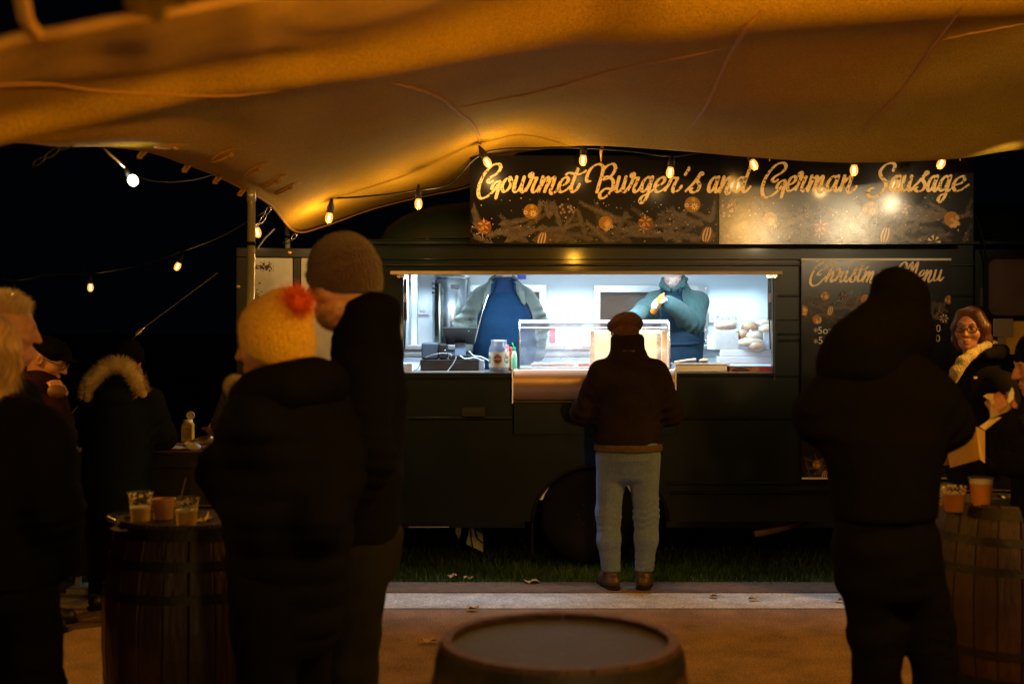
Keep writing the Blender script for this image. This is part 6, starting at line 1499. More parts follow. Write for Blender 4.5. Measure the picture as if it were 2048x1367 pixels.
p.put("apron_skirt", Shape().rings([(.45, .225, .19, .03), (.75, .215, .19, .03), (1.03, .205, .18, .02)]).cut((0, 0, -1), -.48).cut((0, 0, 1), 1.05), dna, .010, fold=.008, seed=7)
MB().tube([tuple(q) for q in spline([(-.21, .0, 1.06), (-.16, .14, 1.045), (0, .205, 1.04), (.16, .14, 1.045), (.21, 0, 1.06)], 5)], .012, 8).build("apron_tie", dna, p.root, local=True, smooth=True)
for q in (-1, 1): p.put("apron_strap", Shape().chain([(q * .065, .155, 1.41), (q * .075, .12, 1.46), (q * .06, .02, 1.51)], [.010, .010, .010], k=.01), dna, .006)
beard_m = mat("brown_beard", (.10, .06, .04), .8)
p.hair_on("beard", lambda P: (P[:, 1] > -.02) & (P[:, 2] < -.045), 1500, .016, .0012, beard_m, c=(0, .045, -.085), rad=(.064, .064, .058), flow=(0, .1, -.5))
p.trousers([[(-.1, 0, .85), (-.11, 0, .46), (-.11, 0, .1)], [(.1, 0, .85), (.11, 0, .46), (.11, 0, .1)]], dark_trousers, (.10, .08, .06), res=.018)
p.boots([(-.11, 0), (.11, 0)], boot_black)
# the orange bottle in his hand
bo = at(1316, 606, 9.105); bt = empty("squeeze_bottle", bo, "orange squeezy sauce bottle tipped in the green fleeced server's hand", "sauce bottle")
om = mat("orange_bottle_plastic", (.72, .17, .006), .35); Rb = Euler((math.radians(25), math.radians(28), 0)).to_matrix()
MB().lathe([(.018, -.085), (.022, -.08), (.022, .045), (.018, .06), (.008, .068), (.005, .09)], bo, 18, R=Rb).build("bottle_body", om, bt, smooth=True)
MB().lathe([(.0165, .058), (.0165, .070), (.009, .073)], bo, 18, R=Rb).build("cap", mat("orange_cap", (.75, .25, .02), .4), bt, smooth=True)

# --- tall person in the beanie, left of the window
p = Person((at(722, 1, 4.38).x, 4.38, 0), 90, 1.90, "tall bearded person in a dark maroon beanie and black coat, in profile")
rings = [(.88, .20, .135, 0), (1.0, .21, .14, .0), (1.25, .225, .145, -.005), (1.40, .225, .145, -.015), (1.50, .185, .125, -.02), (1.58, .12, .11, -.01)]
A = [[(-.18, -.02, 1.47), (-.270, -.06, 1.20), (-.235, .06, .97)], [(.18, -.02, 1.47), (.27, -.03, 1.20), (.22, .12, 1.0)]]
p.head((0, .062, 1.775), yaw=8, pitch=14, scale=1.06, beard=1)
p.core(rings, [(a, (.08, .065, .05)) for a in A])
p.finish_body()
p.coat("coat", rings, A, black_coat, ra=(.092, .076, .062), hem=.905, fold=.009, seed=2, elbow=.008)
p.put("collar", Shape().rings([(1.53, .125, .125, -.02), (1.62, .110, .116, -.02), (1.69, .104, .100, -.035)], k=.01).ell((0, .06, 1.78), (.10, .10, .09), op='s', k=.01), black_coat, .010, fold=.006)
hips = [(.80, .17, .13, 0), (.92, .185, .14, 0)]
p.trousers([[(-.105, 0, .86), (-.115, .02, .48), (-.11, -.01, .1)], [(.105, .02, .86), (.11, .10, .48), (.11, .08, .1)]], dark_jean, (.112, .086, .068), hip=hips, fold=.007, knee=.006)
p.boots([(-.11, -.01), (.11, .08)], boot_black)
maroon = cloth("maroon_knit", (.060, .026, .026), .95, var=.3, vs=50, bump=.8, bs=160, sheen=.3)
hb0 = p.headwear("beanie", beanie_shape(.114, .096, -.032, -.24), maroon, .006); p.fuzz(hb0, 5200, .007, .0007, maroon)
MB().box(tuple(p.HP((.05, .098, .052)) - np.array((.004, .016, .008))), tuple(p.HP((.05, .098, .052)) + np.array((.004, .016, .008)))).build("hat_patch", mat("pale_hat_patch", (.35, .25, .22), .7), p.root, local=True)
p.hair_on("beard", lambda P: (P[:, 1] > -.01) & (P[:, 2] < -.052), 1800, .014, .0012, beard_m, c=(0, .045, -.085), rad=(.063, .063, .057), flow=(0, .1, -.5), seed=4)
p.hair_on("back_hair", lambda P: (P[:, 1] < -.02) & (P[:, 2] < -.0), 700, .03, .0014, beard_m, flow=(0, -.1, -.9), lift=.15)

# --- woman in the yellow bobble hat
p = Person((at(575, 1, 4.0).x, 4.0, 0), 62, 1.68, "person in a yellow bobble hat and long black coat at the left barrel")
rings = [(.66, .165, .16, 0), (.90, .20, .19, -.005), (1.10, .215, .195, -.01), (1.24, .21, .18, -.015), (1.34, .18, .155, -.01), (1.42, .13, .13, .0)]
W = lambda px, py, Y: p.L(at(px, py, Y))
A = [[(-.165, 0, 1.33), W(462, 945, 4.05), W(520, 1030, 3.85)], [(.18, -.03, 1.345), W(662, 935, 3.98), W(640, 1040, 3.82)]]
p.head((0, .055, 1.565), yaw=16, pitch=6, scale=1.0)
p.core(rings, [(a, (.08, .065, .05)) for a in A])
p.finish_body()
puffy = cloth("black_puffer", (.0026, .0026, .0034), .75)
p.coat("long_coat", rings, A, puffy, ra=(.100, .088, .070), hem=.68, fold=.007, seed=4, k=.07, extra=lambda s: s.f(lambda P: -.009 * np.abs(np.sin((P[:, 2] + .012 * wob(P, 9, 3)) * math.pi / .085)) ** .6 + .004, "d"))
p.put("hood_roll", Shape().chain([(-.11, .09, 1.415), (-.135, .0, 1.43), (-.10, -.08, 1.445), (0, -.11, 1.455), (.10, -.08, 1.445), (.135, 0, 1.43), (.10, .09, 1.415)], [.040, .046, .052, .056, .052, .046, .040], k=.08), puffy, .012, fold=.008)
cream = cloth("cream_scarf", (.26, .21, .14), .95, bump=.7, bs=120)
p.put("scarf", Shape().chain([(-.10, .125, 1.44), (0, .155, 1.425), (.10, .125, 1.44)], [.036, .040, .036], k=.03).chain([(-.015, .165, 1.40), (-.02, .19, 1.30), (-.02, .195, 1.22)], [.034, .028, .02], k=.02), cream, .010, fold=.006)
p.trousers([[(-.10, 0, .80), (-.11, .0, .45), (-.11, -.01, .1)], [(.10, 0, .80), (.115, .03, .45), (.11, .02, .1)]], dark_trousers, (.108, .085, .068), hip=[(.66, .19, .15, 0), (.85, .2, .17, 0)], res=.014)
p.boots([(-.11, -.01), (.11, .02)], boot_black)
yellow = cloth("yellow_knit", (.72, .42, .016), .95, var=.22, vs=60, bump=.8, bs=150, sheen=.25)
hb1 = p.headwear("bobble_hat", beanie_shape(.114, .099, -.046, -.52, cuff=False).ell((0, -.060, .110), (.084, .068, .066), k=.04), yellow, .006); p.fuzz(hb1, 5200, .008, .0008, yellow)
pc_ = np.array(p.L(at(592, 606, 3.96))); red_fur = mat("orange_red_fur", (.80, .13, .018), .9, var=.4, vscale=60)
p.put("pompom_core", Shape().ell(pc_, (.036, .036, .034)), red_fur, .008)
rg_ = np.random.RandomState(4); d = rg_.normal(size=(2600, 3)); d /= np.linalg.norm(d, axis=1)[:, None]
blades("pompom", pc_ + d * .028, d + rg_.normal(size=d.shape) * .3, rg_.uniform(.016, .044, 2600), .0016, red_fur, p.root, curl=.6, rng=rg_)
p.hair_on("hair", lambda P: (P[:, 2] < -.01) & (P[:, 1] < .02), 900, .07, .0016, mat("dark_blond_hair", (.16, .09, .04), .6), flow=(0, .05, -1), lift=.1)

# --- person hidden behind her, grey sleeve reaching for the bottle
p = Person((at(548, 1, 7.6).x, 7.6, 0), 80, 1.62, "person in a grey jacket mostly hidden, arm stretched to the white bottle")
rings = [(.80, .18, .14, 0), (1.0, .19, .15, 0), (1.2, .20, .14, 0), (1.31, .17, .12, 0), (1.37, .10, .09, 0)]
W = lambda px, py, Y: p.L(at(px, py, Y))
A = [[(-.17, .02, 1.29), W(472, 790, 7.72), W(440, 848, 7.86)], [(.17, 0, 1.29), (.24, .05, 1.05), (.18, .22, .95)]]
p.head((0, .05, 1.49), pitch=12, vis=False); p.core(rings, [(a, (.08, .065, .05)) for a in A])
p.hand(A[0][2], np.array(W(430, 866, 7.93)) - np.array(A[0][2]), 1, np.array(W(400, 850, 8.05)) - np.array(W(430, 860, 7.93)), .7); p.hand(A[1][2], (0, .7, -.5), 1, (-1, 0, 0), .5); p.finish_body()
p.coat("jacket", rings, A, cloth("grey_quilted", (.085, .085, .10), .7), ra=(.088, .072, .056), hem=.82, fold=.009, elbow=.009)
p.trousers([[(-.1, 0, .80), (-.11, 0, .44), (-.11, 0, .1)], [(.1, 0, .80), (.11, 0, .44), (.11, 0, .1)]], dark_trousers, (.10, .08, .06), hip=[(.76, .16, .13, 0), (.84, .17, .14, 0)], res=.016); p.boots([(-.11, 0), (.11, 0)], boot_black)
p.headwear("beanie", beanie_shape(.105, .088, .0, -.2), black_wool, .009)

# --- person with the fur-trimmed hood at the bar table
p = Person((at(236, 1, 7.42).x, 7.42, 0), -6, 1.58, "person seen from behind in a navy parka with a pale fur-trimmed hood")
rings = [(.50, .185, .15, -.02), (.80, .20, .16, -.02), (1.0, .205, .165, .0), (1.14, .20, .155, .03), (1.24, .165, .13, .06), (1.30, .10, .10, .09)]
A = [[(-.17, .05, 1.19), (-.235, .10, .98), (-.12, .33, .93)], [(.17, .05, 1.19), (.235, .10, .98), (.12, .33, .93)]]
p.head((-.02, .19, 1.40), pitch=34, vis=False); p.core(rings, [(a, (.08, .065, .05)) for a in A])
for a, q in zip(A, (-1, 1)): p.hand(a[2], (-q * .3, .9, 0), -q, (0, 0, -1), .5)
p.finish_body()
parka = cloth("navy_parka", (.006, .010, .020), .7)
p.coat("parka", rings, A, parka, ra=(.082, .068, .054), hem=.52, fold=.008, seed=8, elbow=.007)
p.put("hood", Shape().ell((0, -.02, 1.215), (.135, .10, .10)).ell((0, .03, 1.25), (.12, .10, .06), k=.03), parka, .011, fold=.006)
fur_m = mat("pale_fur", (.62, .46, .24), .9, var=.35, vscale=30)
arc = [(-.165, -.04, 1.205), (-.145, -.05, 1.295), (-.075, -.04, 1.375), (0, -.03, 1.405), (.075, -.04, 1.385), (.135, -.05, 1.315), (.165, -.04, 1.235)]
p.put("fur_backing", Shape().chain(arc, [.022, .030, .036, .038, .036, .030, .022], k=.02), fur_m, .010, fold=.004)
p.fur("fur_trim", arc, .035, 3600, .034, .0022, fur_m, seed=3)
p.trousers([[(-.09, 0, .80), (-.10, -.02, .44), (-.10, -.03, .1)], [(.09, 0, .80), (.10, -.02, .44), (.10, -.03, .1)]], dark_trousers, (.10, .078, .062), res=.014); p.boots([(-.10, -.03), (.10, -.03)], boot_black)
p.headwear("beanie", beanie_shape(.100, .086, -.01, -.1), black_wool, .008)

# --- man in a dark flat cap and glasses, eating
p = Person((at(70, 1, 6.9).x, 6.9, 0), -84, 1.62, "person in a dark flat cap and glasses eating, behind the white-haired person")
rings = [(.80, .18, .15, 0), (1.0, .20, .16, .02), (1.18, .21, .15, .03), (1.30, .17, .12, .03), (1.35, .10, .1, .03)]
W = lambda px, py, Y: p.L(at(px, py, Y))
A = [[(.18, .03, 1.27), W(122, 872, 6.72), W(116, 806, 6.74)], [(-.18, .03, 1.27), (-.24, .02, 1.03), (-.20, .06, .85)]]
p.head((0, .06, 1.445), yaw=-6, pitch=24, roll=0, jaw=1.1); p.core(rings, [(a, (.08, .065, .05)) for a in A])
p.hand(A[0][2], np.array(W(114, 784, 6.74)) - np.array(A[0][2]), 1, np.array(W(100, 790, 6.8)) - np.array(W(116, 790, 6.74)), .8)
p.finish_body(); p.glasses(.0024)
mag = cloth("plum_jacket", (.018, .005, .011), .7); p.coat("jacket", rings, A, mag, ra=(.085, .07, .055), hem=.82, fold=.008, elbow=.008)
s = Shape().ell((0, -.005, .062), (.094, .118, .066)).ell((0, .10, .05), (.060, .058, .013), k=.015).ell((0, -.012, .02), (.083, .103, .05), k=.01); s.cut((0, -.25, -.97), -.022, k=.008); p.headwear("flat_cap", s, black_wool, .006)
p.trousers([[(-.1, 0, .80), (-.11, 0, .44), (-.11, 0, .1)], [(.1, 0, .80), (.11, 0, .44), (.11, 0, .1)]], dark_trousers, (.10, .08, .06), hip=[(.76, .16, .13, 0), (.84, .17, .14, 0)], res=.016); p.boots([(-.11, 0), (.11, 0)], boot_black)
fd = crumple("wrapped_food", at(112, 782, 6.70), (.045, .04, .036), mat("brown_food", (.13, .055, .035), .6, var=.4, vscale=40), "small brown bun held at the capped person's mouth", "food", 4)

# --- white-haired person at the left edge, and the long-haired person in front of them
p = Person((at(8, 1, 4.8).x, 4.8, 0), -80, 1.74, "white-haired person at the photo's left edge, forehead lit amber, facing right")
rings = [(.80, .20, .17, 0), (1.0, .21, .18, .0), (1.18, .215, .17, .0), (1.30, .19, .145, .0), (1.38, .13, .12, .0)]
A = [[(.165, 0, 1.30), (.25, -.04, 1.08), (.20, .06, .90)], [(-.165, 0, 1.30), (-.25, -.04, 1.08), (-.20, .06, .90)]]
p.head((0, .01, 1.615), yaw=10, pitch=10, jaw=1.05, beard=1); p.core(rings, [(a, (.08, .065, .05)) for a in A]); p.finish_body()
p.coat("coat", rings, A, black_coat, ra=(.09, .076, .062), hem=.82, fold=.009, seed=5, elbow=.008)
p.trousers([[(-.1, 0, .85), (-.11, 0, .46), (-.11, 0, .1)], [(.1, 0, .85), (.11, .06, .46), (.11, .05, .1)]], dark_trousers, (.105, .085, .068), hip=[(.78, .17, .15, 0), (.9, .19, .17, 0)], fold=.01, knee=.006); p.boots([(-.11, 0), (.11, .05)], boot_black)
white_hair = mat("white_hair", (.70, .55, .34), .6, var=.3, vscale=40)
p.hair_on("hair", lambda P: (P[:, 2] > .055) & (P[:, 1] < .06) | (P[:, 1] < -.045) & (P[:, 2] > -.05), 5200, .032, .0014, white_hair, rad=(.077, .098, .091), flow=(0, .25, .35), lift=.9, seed=2)
p = Person((at(-8, 1, 4.15).x, 4.15, 0), -14, 1.66, "person with long wavy blond hair and black coat at the photo's left edge")
rings = [(.78, .20, .18, 0), (1.0, .215, .195, .0), (1.16, .22, .185, .0), (1.27, .20, .155, .0), (1.35, .15, .13, .0)]
A = [[(.165, 0, 1.27), (.245, -.04, 1.05), (.20, .06, .88)], [(-.165, 0, 1.27), (-.245, -.04, 1.05), (-.20, .06, .88)]]
p.head((-.025, .02, 1.525), yaw=6, pitch=8, vis=False); p.core(rings, [(a, (.08, .065, .05)) for a in A]); p.finish_body()
p.coat("coat", rings, A, black_coat, ra=(.10, .083, .066), hem=.80, fold=.010, seed=6, elbow=.008)
p.trousers([[(-.1, 0, .82), (-.11, 0, .45), (-.11, 0, .1)], [(.1, 0, .82), (.11, .06, .45), (.11, .05, .1)]], dark_trousers, (.108, .088, .07), hip=[(.76, .18, .16, 0), (.88, .2, .18, 0)], fold=.01, knee=.006); p.boots([(-.11, 0), (.11, .05)], boot_black)
blond = mat("wavy_blond_hair", (.46, .29, .12), .5, var=.55, vscale=28, stretch=(1, 1, .3))
s = Shape().ell((0, -.022, .036), (.090, .110, .100)).ell((0, -.045, -.07), (.098, .078, .125), k=.05).ell((0, -.055, -.16), (.085, .06, .06), k=.04)
s.ell((0, .085, -.02), (.060, .07, .10), op='s', k=.012); s.f(lambda P: .0045 * np.sin(np.arctan2(P[:, 0], -P[:, 1] + .01) * 22 + 3.0 * np.sin(P[:, 2] * 42)) + .003 * wob(P, 60, 4), 'd'); p.headwear("hair", s, blond, .0055)
p.hair_on("hair_strands", lambda P: (P[:, 1] < .03), 4600, .07, .0013, blond, c=(0, -.04, -.03), rad=(.098, .100, .150), flow=(0, -.1, -1), lift=.16, seed=6)

# --- hooded person at the right
p = Person((at(1768, 1, 4.2).x, 4.2, 0), -4, 1.80, "person in a black hooded jacket seen from behind, in front of the menu board")
rings = [(.95, .168, .14, -.01), (1.10, .178, .15, .0), (1.26, .205, .155, .0), (1.38, .195, .145, .02), (1.47, .165, .125, .03), (1.56, .12, .11, .05)]
W = lambda px, py, Y: p.L(at(px, py, Y))
A = [[(-.150, .02, 1.385), W(1640, 832, 4.24), W(1730, 880, 4.48)], [(.165, .02, 1.39), W(1896, 845, 4.24), W(1850, 875, 4.50)]]
p.head((.078, .10, 1.655), yaw=-34, pitch=16, scale=1.0, vis=False); p.core(rings, [(a, (.08, .065, .05)) for a in A])
for a, q in zip(A, (-1, 1)): p.hand(a[2], (-q * .4, .8, .1), -q, (0, 0, 1), .6)
p.finish_body()
hoodm = cloth("black_hoodie", (.0030, .0026, .0028), .95)
p.coat("hooded_jacket", rings, A, hoodm, ra=(.092, .070, .058), hem=1.0, fold=.008, seed=3, k=.07, elbow=.007)
p.fuzz(p.root.children[-1], 5000, .006, .0008, hoodm)
s = Shape().ell(p.HP((0, -.012, .03)), (.100, .118, .130)).ell(p.HP((0, -.085, .088)), (.065, .06, .06), k=.05).ell(p.HP((0, .02, -.07)), (.105, .12, .10), k=.05).chain([(-.06, -.01, 1.54), (.03, .05, 1.60)], [.12, .115], k=.06).chain([(-.15, .01, 1.49), (-.03, .03, 1.60)], [.07, .09], k=.07)
hd0 = p.put("hood", s, hoodm, .010, fold=.007, ffreq=18, seed=5); p.fuzz(hd0, 4000, .006, .0008, hoodm)
p.trousers([[(-.065, -.01, .92), (-.026, .0, .62), (-.020, .02, .42), (-.03, -.01, .1)], [(.085, .0, .92), (.150, .03, .62), (.190, .04, .42), (.215, .0, .1)]], dark_trousers, (.092, .086, .078, .068), hip=[(.78, .155, .13, 0), (.92, .165, .14, 0), (1.02, .16, .135, 0)], fold=.008, knee=.007)
p.boots([(-.03, -.01), (.215, 0)], boot_black)

# --- woman with glasses and a cream collar
p = Person((at(1962, 1, 7.3).x, 7.3, 0), 112, 1.70, "person with brown bobbed hair, glasses and cream hood lining beside the menu board")
rings = [(.60, .20, .165, 0), (.90, .205, .17, 0), (1.15, .20, .165, 0), (1.28, .19, .14, 0), (1.35, .15, .115, 0), (1.41, .09, .09, 0)]
A = [[(.165, 0, 1.29), (.245, .0, 1.06), (.20, .10, .87)], [(-.165, 0, 1.29), (-.245, .0, 1.06), (-.19, .10, .86)]]
p.head((.015, .065, 1.605), yaw=36, pitch=3, roll=-3, scale=.96, res=.004); p.core(rings, [(a, (.08, .065, .05)) for a in A])
p.finish_body(); p.eyes(); p.glasses(.0026)
b = MB()
for q in (-1, 1): b.tube([tuple(p.HP(v)) for v in ((q * .016, .0995, .034), (q * .034, .098, .040), (q * .050, .085, .034))], [.0026, .0034, .0018], 6)
b.build("eyebrows", mat("brow_hair", (.04, .02, .012), .8), p.root, local=True, smooth=True)
b = MB(); b.ball(tuple(p.HP((0, .1035, -.059))), (.019, .019, .0048), 12, 8, R=Matrix(p.hR)); b.ball(tuple(p.HP((0, .1025, -.072))), (.016, .016, .0054), 12, 8, R=Matrix(p.hR)); b.build("lips", mat("lip", (.30, .09, .07), .5), p.root, local=True, smooth=True)
p.coat("coat", rings, A, cloth("charcoal_coat", (.0055, .0048, .0065), .8), ra=(.088, .075, .058), hem=.62, fold=.008, seed=6, elbow=.007)
brown = mat("brown_hair", (.10, .032, .014), .40, var=.6, vscale=50, stretch=(1, 1, .15))
s = Shape().ell((0, -.022, .044), (.084, .102, .096)).ell((0, -.078, -.03), (.078, .050, .105), k=.04)
s.chain([(-.045, .045, .095), (-.083, .030, .02), (-.090, .012, -.06), (-.078, -.010, -.125)], [.030, .034, .038, .030], k=.03).chain([(.055, .020, .090), (.082, -.010, .01), (.078, -.035, -.07), (.06, -.05, -.12)], [.026, .026, .030, .026], k=.03)
s.ell((.012, .085, -.025), (.061, .082, .108), op='s', k=.010); s.cut((0, 0, -1), .142, k=.02); s.f(lambda P: .0012 * np.sin(np.arctan2(P[:, 0], P[:, 1] + .03) * 60 + 18 * P[:, 2]), 'd'); p.headwear("hair", s, brown, .0042)
p.hair_on("hair_strands", lambda P: (P[:, 2] > -.07) & ((P[:, 1] < .02) | (np.abs(P[:, 0]) > .066)), 3000, .075, .0012, brown, c=(0, -.022, .040), rad=(.090, .106, .100), flow=(0, -.15, -1), lift=.06, seed=5)
fl_m = cloth("cream_fleece_lining", (.40, .33, .22), .95, bump=.8, bs=110)
W = lambda px, py, Y: p.L(at(px, py, Y))
p.put("cream_collar", Shape().chain([W(1990, 686, 7.32), W(1974, 690, 7.20), W(1957, 698, 7.13), W(1940, 709, 7.09), W(1925, 724, 7.07), W(1912, 744, 7.07), W(1903, 768, 7.08)], [.016, .021, .022, .025, .029, .030, .020], k=.02), fl_m, .006, fold=.006, ffreq=34)
p.put("dark_hood", Shape().chain([W(2004, 704, 7.34), W(1992, 706, 7.22), W(1972, 710, 7.16)], [.045, .045, .03], k=.03), MATS["charcoal_coat"], .010, fold=.005)
MB().box(W(1946, 757, 7.06), tuple(np.array(W(1957, 754, 7.06)) + np.array((.004, .004, .004)))).build("sleeve_badge", mat("badge_thread", (.25, .18, .18), .7), p.root, local=True)

# --- person at the right edge with a wrapped burger
p = Person((at(2112, 1, 5.35).x, 5.35, 0), 84, 1.60, "person cut off by the right edge, dark fluffy sleeve holding food in paper")
rings = [(.70, .20, .17, 0), (1.0, .21, .175, 0), (1.18, .20, .16, 0), (1.28, .17, .13, 0), (1.34, .10, .10, 0)]
W = lambda px, py, Y: p.L(at(px, py, Y))
A = [[(-.18, .02, 1.25), W(2036, 905, 5.15), W(2016, 848, 5.10)], [(.18, 0, 1.25), (.24, .0, 1.0), (.20, .04, .82)]]
p.head((0, .06, 1.46), yaw=4, pitch=12, vis=True); p.core(rings, [(a, (.08, .065, .05)) for a in A])
p.hand(A[0][2], np.array(W(2002, 822, 5.08)) - np.array(A[0][2]), 1, np.array(W(1990, 830, 5.3)) - np.array(W(2004, 824, 5.08)), .75)
p.finish_body()
p.coat("fluffy_coat", rings, A, cloth("black_fleece", (.007, .0065, .009), .95, bump=.8, bs=120, sheen=.0), ra=(.105, .090, .070), hem=.72, fold=.012, seed=7, ffreq=20)
p.trousers([[(-.1, 0, .80), (-.11, 0, .44), (-.11, 0, .1)], [(.1, 0, .80), (.11, 0, .44), (.11, 0, .1)]], dark_trousers, (.10, .08, .06), res=.016); p.boots([(-.11, 0), (.11, 0)], boot_black)
p.headwear("beanie", beanie_shape(.105, .088, .012, -.2), black_wool, .008)
bg = empty("wrapped_burger", at(1998, 818, 5.10), "burger in torn greaseproof paper held by the right-edge person", "burger")
wax = mat("greaseproof_paper", (.66, .52, .30), .6, var=.3, vscale=18); c0 = at(1998, 818, 5.10)
def flap(pts, m=wax, name="paper"):
    P = [at(*q) for q in pts]; b = MB(); b.add([tuple(q) for q in P], [tuple(range(len(P)))]); o = b.build(name, m, bg); so = o.modifiers.new("thickness", 'SOLIDIFY'); so.thickness = .002; return o
flap([(1981, 812, 5.06), (2000, 828, 5.03), (2022, 806, 5.05), (2016, 822, 5.06), (1996, 840, 5.05), (1980, 838, 5.08)]); flap([(1966, 792, 5.07), (1974, 787, 5.09), (1986, 788, 5.10), (1990, 804, 5.08), (1984, 812, 5.06), (1979, 800, 5.06)]); flap([(2012, 803, 5.08), (2018, 786, 5.09), (2024, 774, 5.10), (2028, 784, 5.10), (2027, 797, 5.08), (2016, 808, 5.06)], mat("white_paper_tip", (.72, .68, .60), .7))
flap([(1980, 838, 5.08), (1996, 840, 5.05), (1970, 860, 5.07), (1959, 853, 5.08)], name="paper_tail")
sh = Shape().ell((0, 0, 0), (.032, .03, .022)).ell((.012, .0, .012), (.025, .025, .014)); sh.f(lambda P: .004 * wob(P, 90, 2), 'd'); V, F_ = sh.skin(.005); o = mesh_from("burger_bun", V, F_, mat("burger_brown", (.48, .20, .06), .5, var=.6, vscale=50), bg); o.location = at(2001, 803, 5.14) - c0
# paper bag
pbg = empty("paper_bag", at(1952, 925, 5.72), "tall brown paper bag standing crooked between the hooded person and the cups", "paper bag")
kb_ = mat("bag_kraft", (.46, .29, .11), .75, var=.12, vscale=16)
P = [at(1938, 850, 5.72), at(1952, 852, 5.66), at(1970, 862, 5.74), at(1970, 926, 5.74), at(1960, 918, 5.66), at(1900, 935, 5.72), at(1895, 905, 5.74)]
MB().add([tuple(P[0]), tuple(P[1]), tuple(P[4]), tuple(P[5]), tuple(P[6])], [(0, 1, 2, 3, 4)]).build("bag_front", kb_, pbg); MB().add([tuple(P[1]), tuple(P[2]), tuple(P[3]), tuple(P[4])], [(0, 1, 2, 3)]).build("bag_side", kb_, pbg)
back = [q + Vector((.0, .09, .0)) for q in (P[0], P[2], P[3], P[5])]; MB().add([tuple(q) for q in back], [(0, 1, 2, 3)]).build("bag_back", kb_, pbg)
# ------------------------------------------------------------------ festoon lights
fil = emit_mat("glowing_filament", (1.0, .62, .20), 30.0); bulb_glass = glass_mat("bulb_glass", (1.0, .80, .45), .10, .04)
amber_shell = mat("bulb_amber_glow", (1.0, .55, .12), .1, trans=.9, ior=1.05, emit=(1.0, .42, .07), estr=.8)
sockm = mat("socket_rubber", (.010, .010, .010), .5)
def festoon(label, bulbs, cable, power, strong=0, boost=1.0):
    t = empty("festoon_lights", at(*cable[0]), label, "festoon lights")
    MB().tube([Vector(q) for q in spline([tuple(at(*c)) for c in cable], 8)], .007, 6).build("cable", sockm, t, smooth=True)
    for bi, (px, py, Y, tx_, ty_) in enumerate(bulbs):
        c = at(px, py, Y); d = Vector((tx_, ty_, 1.0)).normalized(); q = d.to_track_quat('Z', 'Y').to_matrix()   # d points from glass to socket
        g = MB().lathe([(.001, -.034), (.012, -.031), (.020, -.022), (.0245, -.006), (.0245, .009), (.020, .024), (.015, .034)], c, 20, R=q).build("bulb", amber_shell, t, smooth=True)
        MB().tube([c - d * .018, c + d * .022], .0065, 8).build("filament", fil, g, smooth=True)
        MB().lathe([(.018, .033), (.023, .036), (.023, .075), (.013, .10), (.006, .125)], c, 14, R=q).build("socket", sockm, g, smooth=True)
        L = lamp("bulb_light", 'POINT', c - d * .045, power * (boost if bi < strong else 1), BULB, .03, parent=t)
    return t
# along the sign: hung from the tent edge
row = [(975, 325, 8.05, -.5, .2), (1166, 321, 8.05, .05, -.1), (1340, 345, 8.0, .15, 0), (1508, 330, 8.0, -.35, .3), (1708, 341, 7.95, .05, 0), (1882, 328, 7.95, .55, .25)]
cab_row = [(560, 398, 8.2), (600, 387, 8.2), (662, 396, 8.18), (750, 391, 8.2), (836, 380, 8.18), (900, 366, 8.1), (968, 306, 8.08), (1080, 296, 8.1), (1170, 296, 8.1), (1260, 302, 8.05), (1345, 312, 8.02), (1430, 300, 8.05), (1520, 304, 8.05), (1620, 306, 8.0), (1709, 306, 7.97), (1800, 310, 8.0), (1905, 308, 8.0), (2100, 290, 8.0)]
festoon("string of amber bulbs along the top of the sign and tent edge", [(658, 436, 8.15, .15, 0), (837, 408, 8.15, 0, 0)] + row, cab_row, 2.8, 3, 3.0)
festoon("string of amber bulbs hanging in the dark at the far left", [(24, 592, 11, .2, 0), (181, 575, 10.8, 0, 0), (355, 533, 10.2, .5, 0), (515, 465, 8.4, -.2, 0)], [(-40, 545, 11), (30, 560, 11), (100, 548, 10.9), (186, 546, 10.8), (280, 530, 10.5), (362, 503, 10.2), (440, 474, 9.4), (512, 433, 8.4), (556, 404, 8.2)], .7)
hk = mat("brass_hook", (.75, .36, .06), .35, metal=.3)
for px, py, lb in ((1203, 299, "small brass hook above the second bulb of the sign row"), (1540, 297, "small brass hook above the fourth bulb of the sign row"), (1921, 297, "small brass hook at the sign's right top corner")):
    c = at(px, py, 8.2); o = MB().tube([c + Vector((.006, 0, .022)), c, c + Vector((-.004, 0, -.022)), c + Vector((-.002, 0, -.08))], [.010, .012, .009, .003], 8).build("hook", hk, org=c, smooth=True); tag(o, lb, "hook", "hooks over the sign")
# unseen bulb strings, added above, beside and behind the view as fill light
def fill_string(label, pts, powers, size=.04, color=AMBER):
    t = empty("festoon_lights", pts[0], label, "festoon lights")  # added fill bulbs, apart from the hung festoon strings
    MB().tube([Vector(q) + Vector((0, 0, .13)) for q in spline(pts, 6)], .007, 6).build("cable", sockm, t, smooth=True)
    for q, power in zip(pts, powers):
        c = Vector(q)
        g = MB().lathe([(.001, -.040), (.014, -.037), (.024, -.026), (.029, -.008), (.029, .010), (.024, .026), (.017, .034)], c, 16).build("bulb", amber_shell, t, smooth=True)
        MB().tube([c - Vector((0, 0, .018)), c + Vector((0, 0, .022))], .0065, 8).build("filament", fil, g)
        MB().lathe([(.018, .033), (.023, .036), (.023, .075), (.006, .125)], c, 14).build("socket", sockm, g, smooth=True)
        lamp("bulb_light", 'POINT', c - Vector((0, 0, .05)), power, color, size, parent=t)
fill_string("unseen amber bulbs added under the tent to light its cloth", [(.7, 2.7, 2.44), (2.6, 2.7, 2.74)], [120, 180])
fill_string("string of amber bulbs at the tent's left side, beside the picture", [(-2.4, 2.6, 1.78), (-3.0, 4.2, 1.95)], [22, 40])
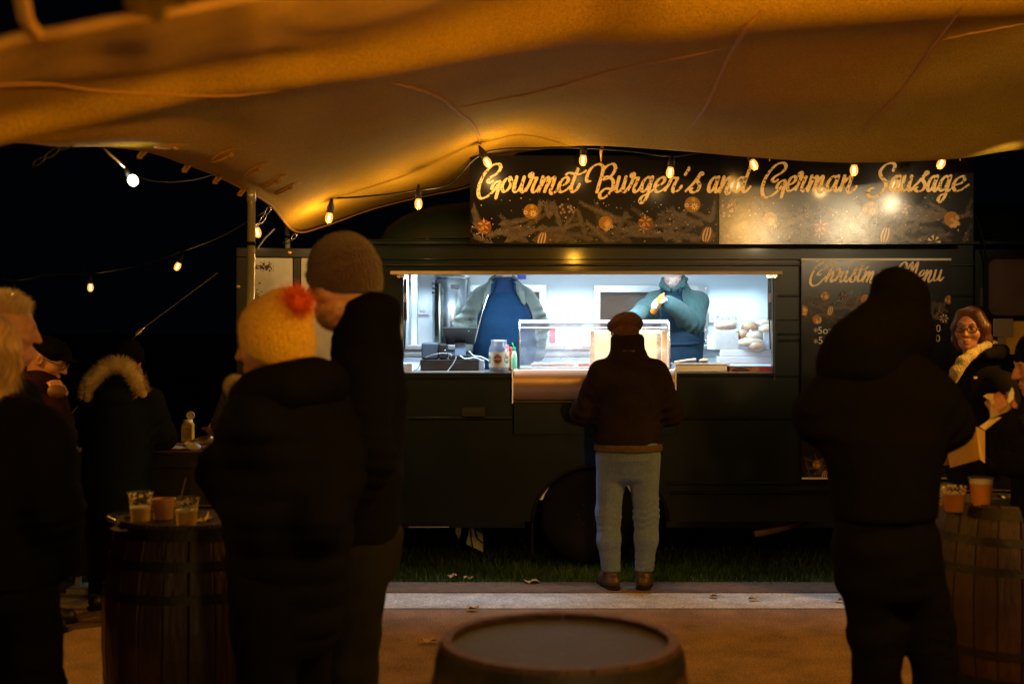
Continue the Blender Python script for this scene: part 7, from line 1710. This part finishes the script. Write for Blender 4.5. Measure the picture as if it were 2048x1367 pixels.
fill_string("low row of unseen amber bulbs added behind the camera as fill", [(-1.6, -1.0, 1.6), (.9, -1.1, 1.55), (3.0, -.8, 1.6)], [40, 135, 60], .08, (1.0, .60, .20))
def shaded(label, c, target, power, cone, color=AMBER, size=.05, k=1.0):  # unseen spot lamps, added to light the path and the sign
    c = Vector(c); d = (Vector(target) - c).normalized(); q = d.to_track_quat('-Z', 'Y'); R = q.to_matrix()
    t = empty("unseen_spot", c, label, "lamp")
    MB().lathe([(.16 * k, -.10 * k), (.13 * k, .02 * k), (.05 * k, .08 * k), (.02 * k, .10 * k)], c, 24, R=R, cap0=False).build("shade", sockm, t, smooth=True)
    MB().ball(c, .035 * k).build("bulb", amber_shell, t, smooth=True)
    l = lamp("unseen_spot_light", 'SPOT', c - Vector((0, 0, 0)) + d * .06 * k, power, color, size, parent=t, spot=math.radians(cone)); l.rotation_euler = q.to_euler()
shaded("unseen amber spot lamp at the right, added to light the path", (3.7, 6.4, 2.5), (.9, 6.3, 0), 320, 80)
shaded("unseen amber spot lamp at the left, added to light the path", (-3.8, 5.8, 2.5), (-1.2, 5.9, 0), 260, 75)
PALE = (1.0, .74, .40)  # unseen sign lamps, placed and aimed for the glare on its boards
shaded("unseen pale spot lamp at the right, set to glare on the sign", (2.92, 6.9, 2.56), (2.35, 8.38, 2.46), 14, 50, PALE, .03, .45)
shaded("black shaded pale lamp near the path, aimed at the sign's right board", (3.89, 2.0, 2.76), (2.0, 8.38, 2.36), 190, 26, PALE, .055)
shaded("black shaded pale lamp above the path, aimed at the sign's middle", (2.75, 2.75, 2.62), (1.7, 8.38, 2.30), 80, 24, PALE, .13)
# ------------------------------------------------------------------ white flood lamp hanging from the tent's left edge
fc = at(266, 361, 5.6); fl = empty("flood_lamp", fc, "round white lamp on a slanting arm under the tent's left edge", "lamp")
MB().tube([at(198, 290, 5.6), at(250, 335, 5.6)], .006, 8).build("arm", silver, fl, smooth=True)
MB().tube([at(250, 335, 5.6), at(258, 352, 5.6)], [.006, .014], 8).build("neck", sockm, fl, smooth=True)
dv = Vector((-.25, -.9, -.25)).normalized(); q = dv.to_track_quat('Z', 'Y').to_matrix()
MB().lathe([(.012, -.03), (.026, -.012), (.028, .0)], fc, 20, R=q).build("housing", sockm, fl, smooth=True)
MB().lathe([(.001, .010), (.014, .008), (.026, -.001)], fc, 20, R=q).build("lens", emit_mat("white_flood_glow", (1.0, .93, .70), 25.0), fl, smooth=True)
lamp("flood_light", 'POINT', fc + dv * .05, 1.0, (1.0, .93, .74), .03, parent=fl)
MB().tube([Vector(v) for v in spline([tuple(at(*c)) for c in ((268, 350, 5.6), (300, 361, 5.7), (345, 364, 5.9), (395, 358, 6.2), (432, 347, 6.5))], 6)], .003, 6).build("lead", sockm, fl, smooth=True)
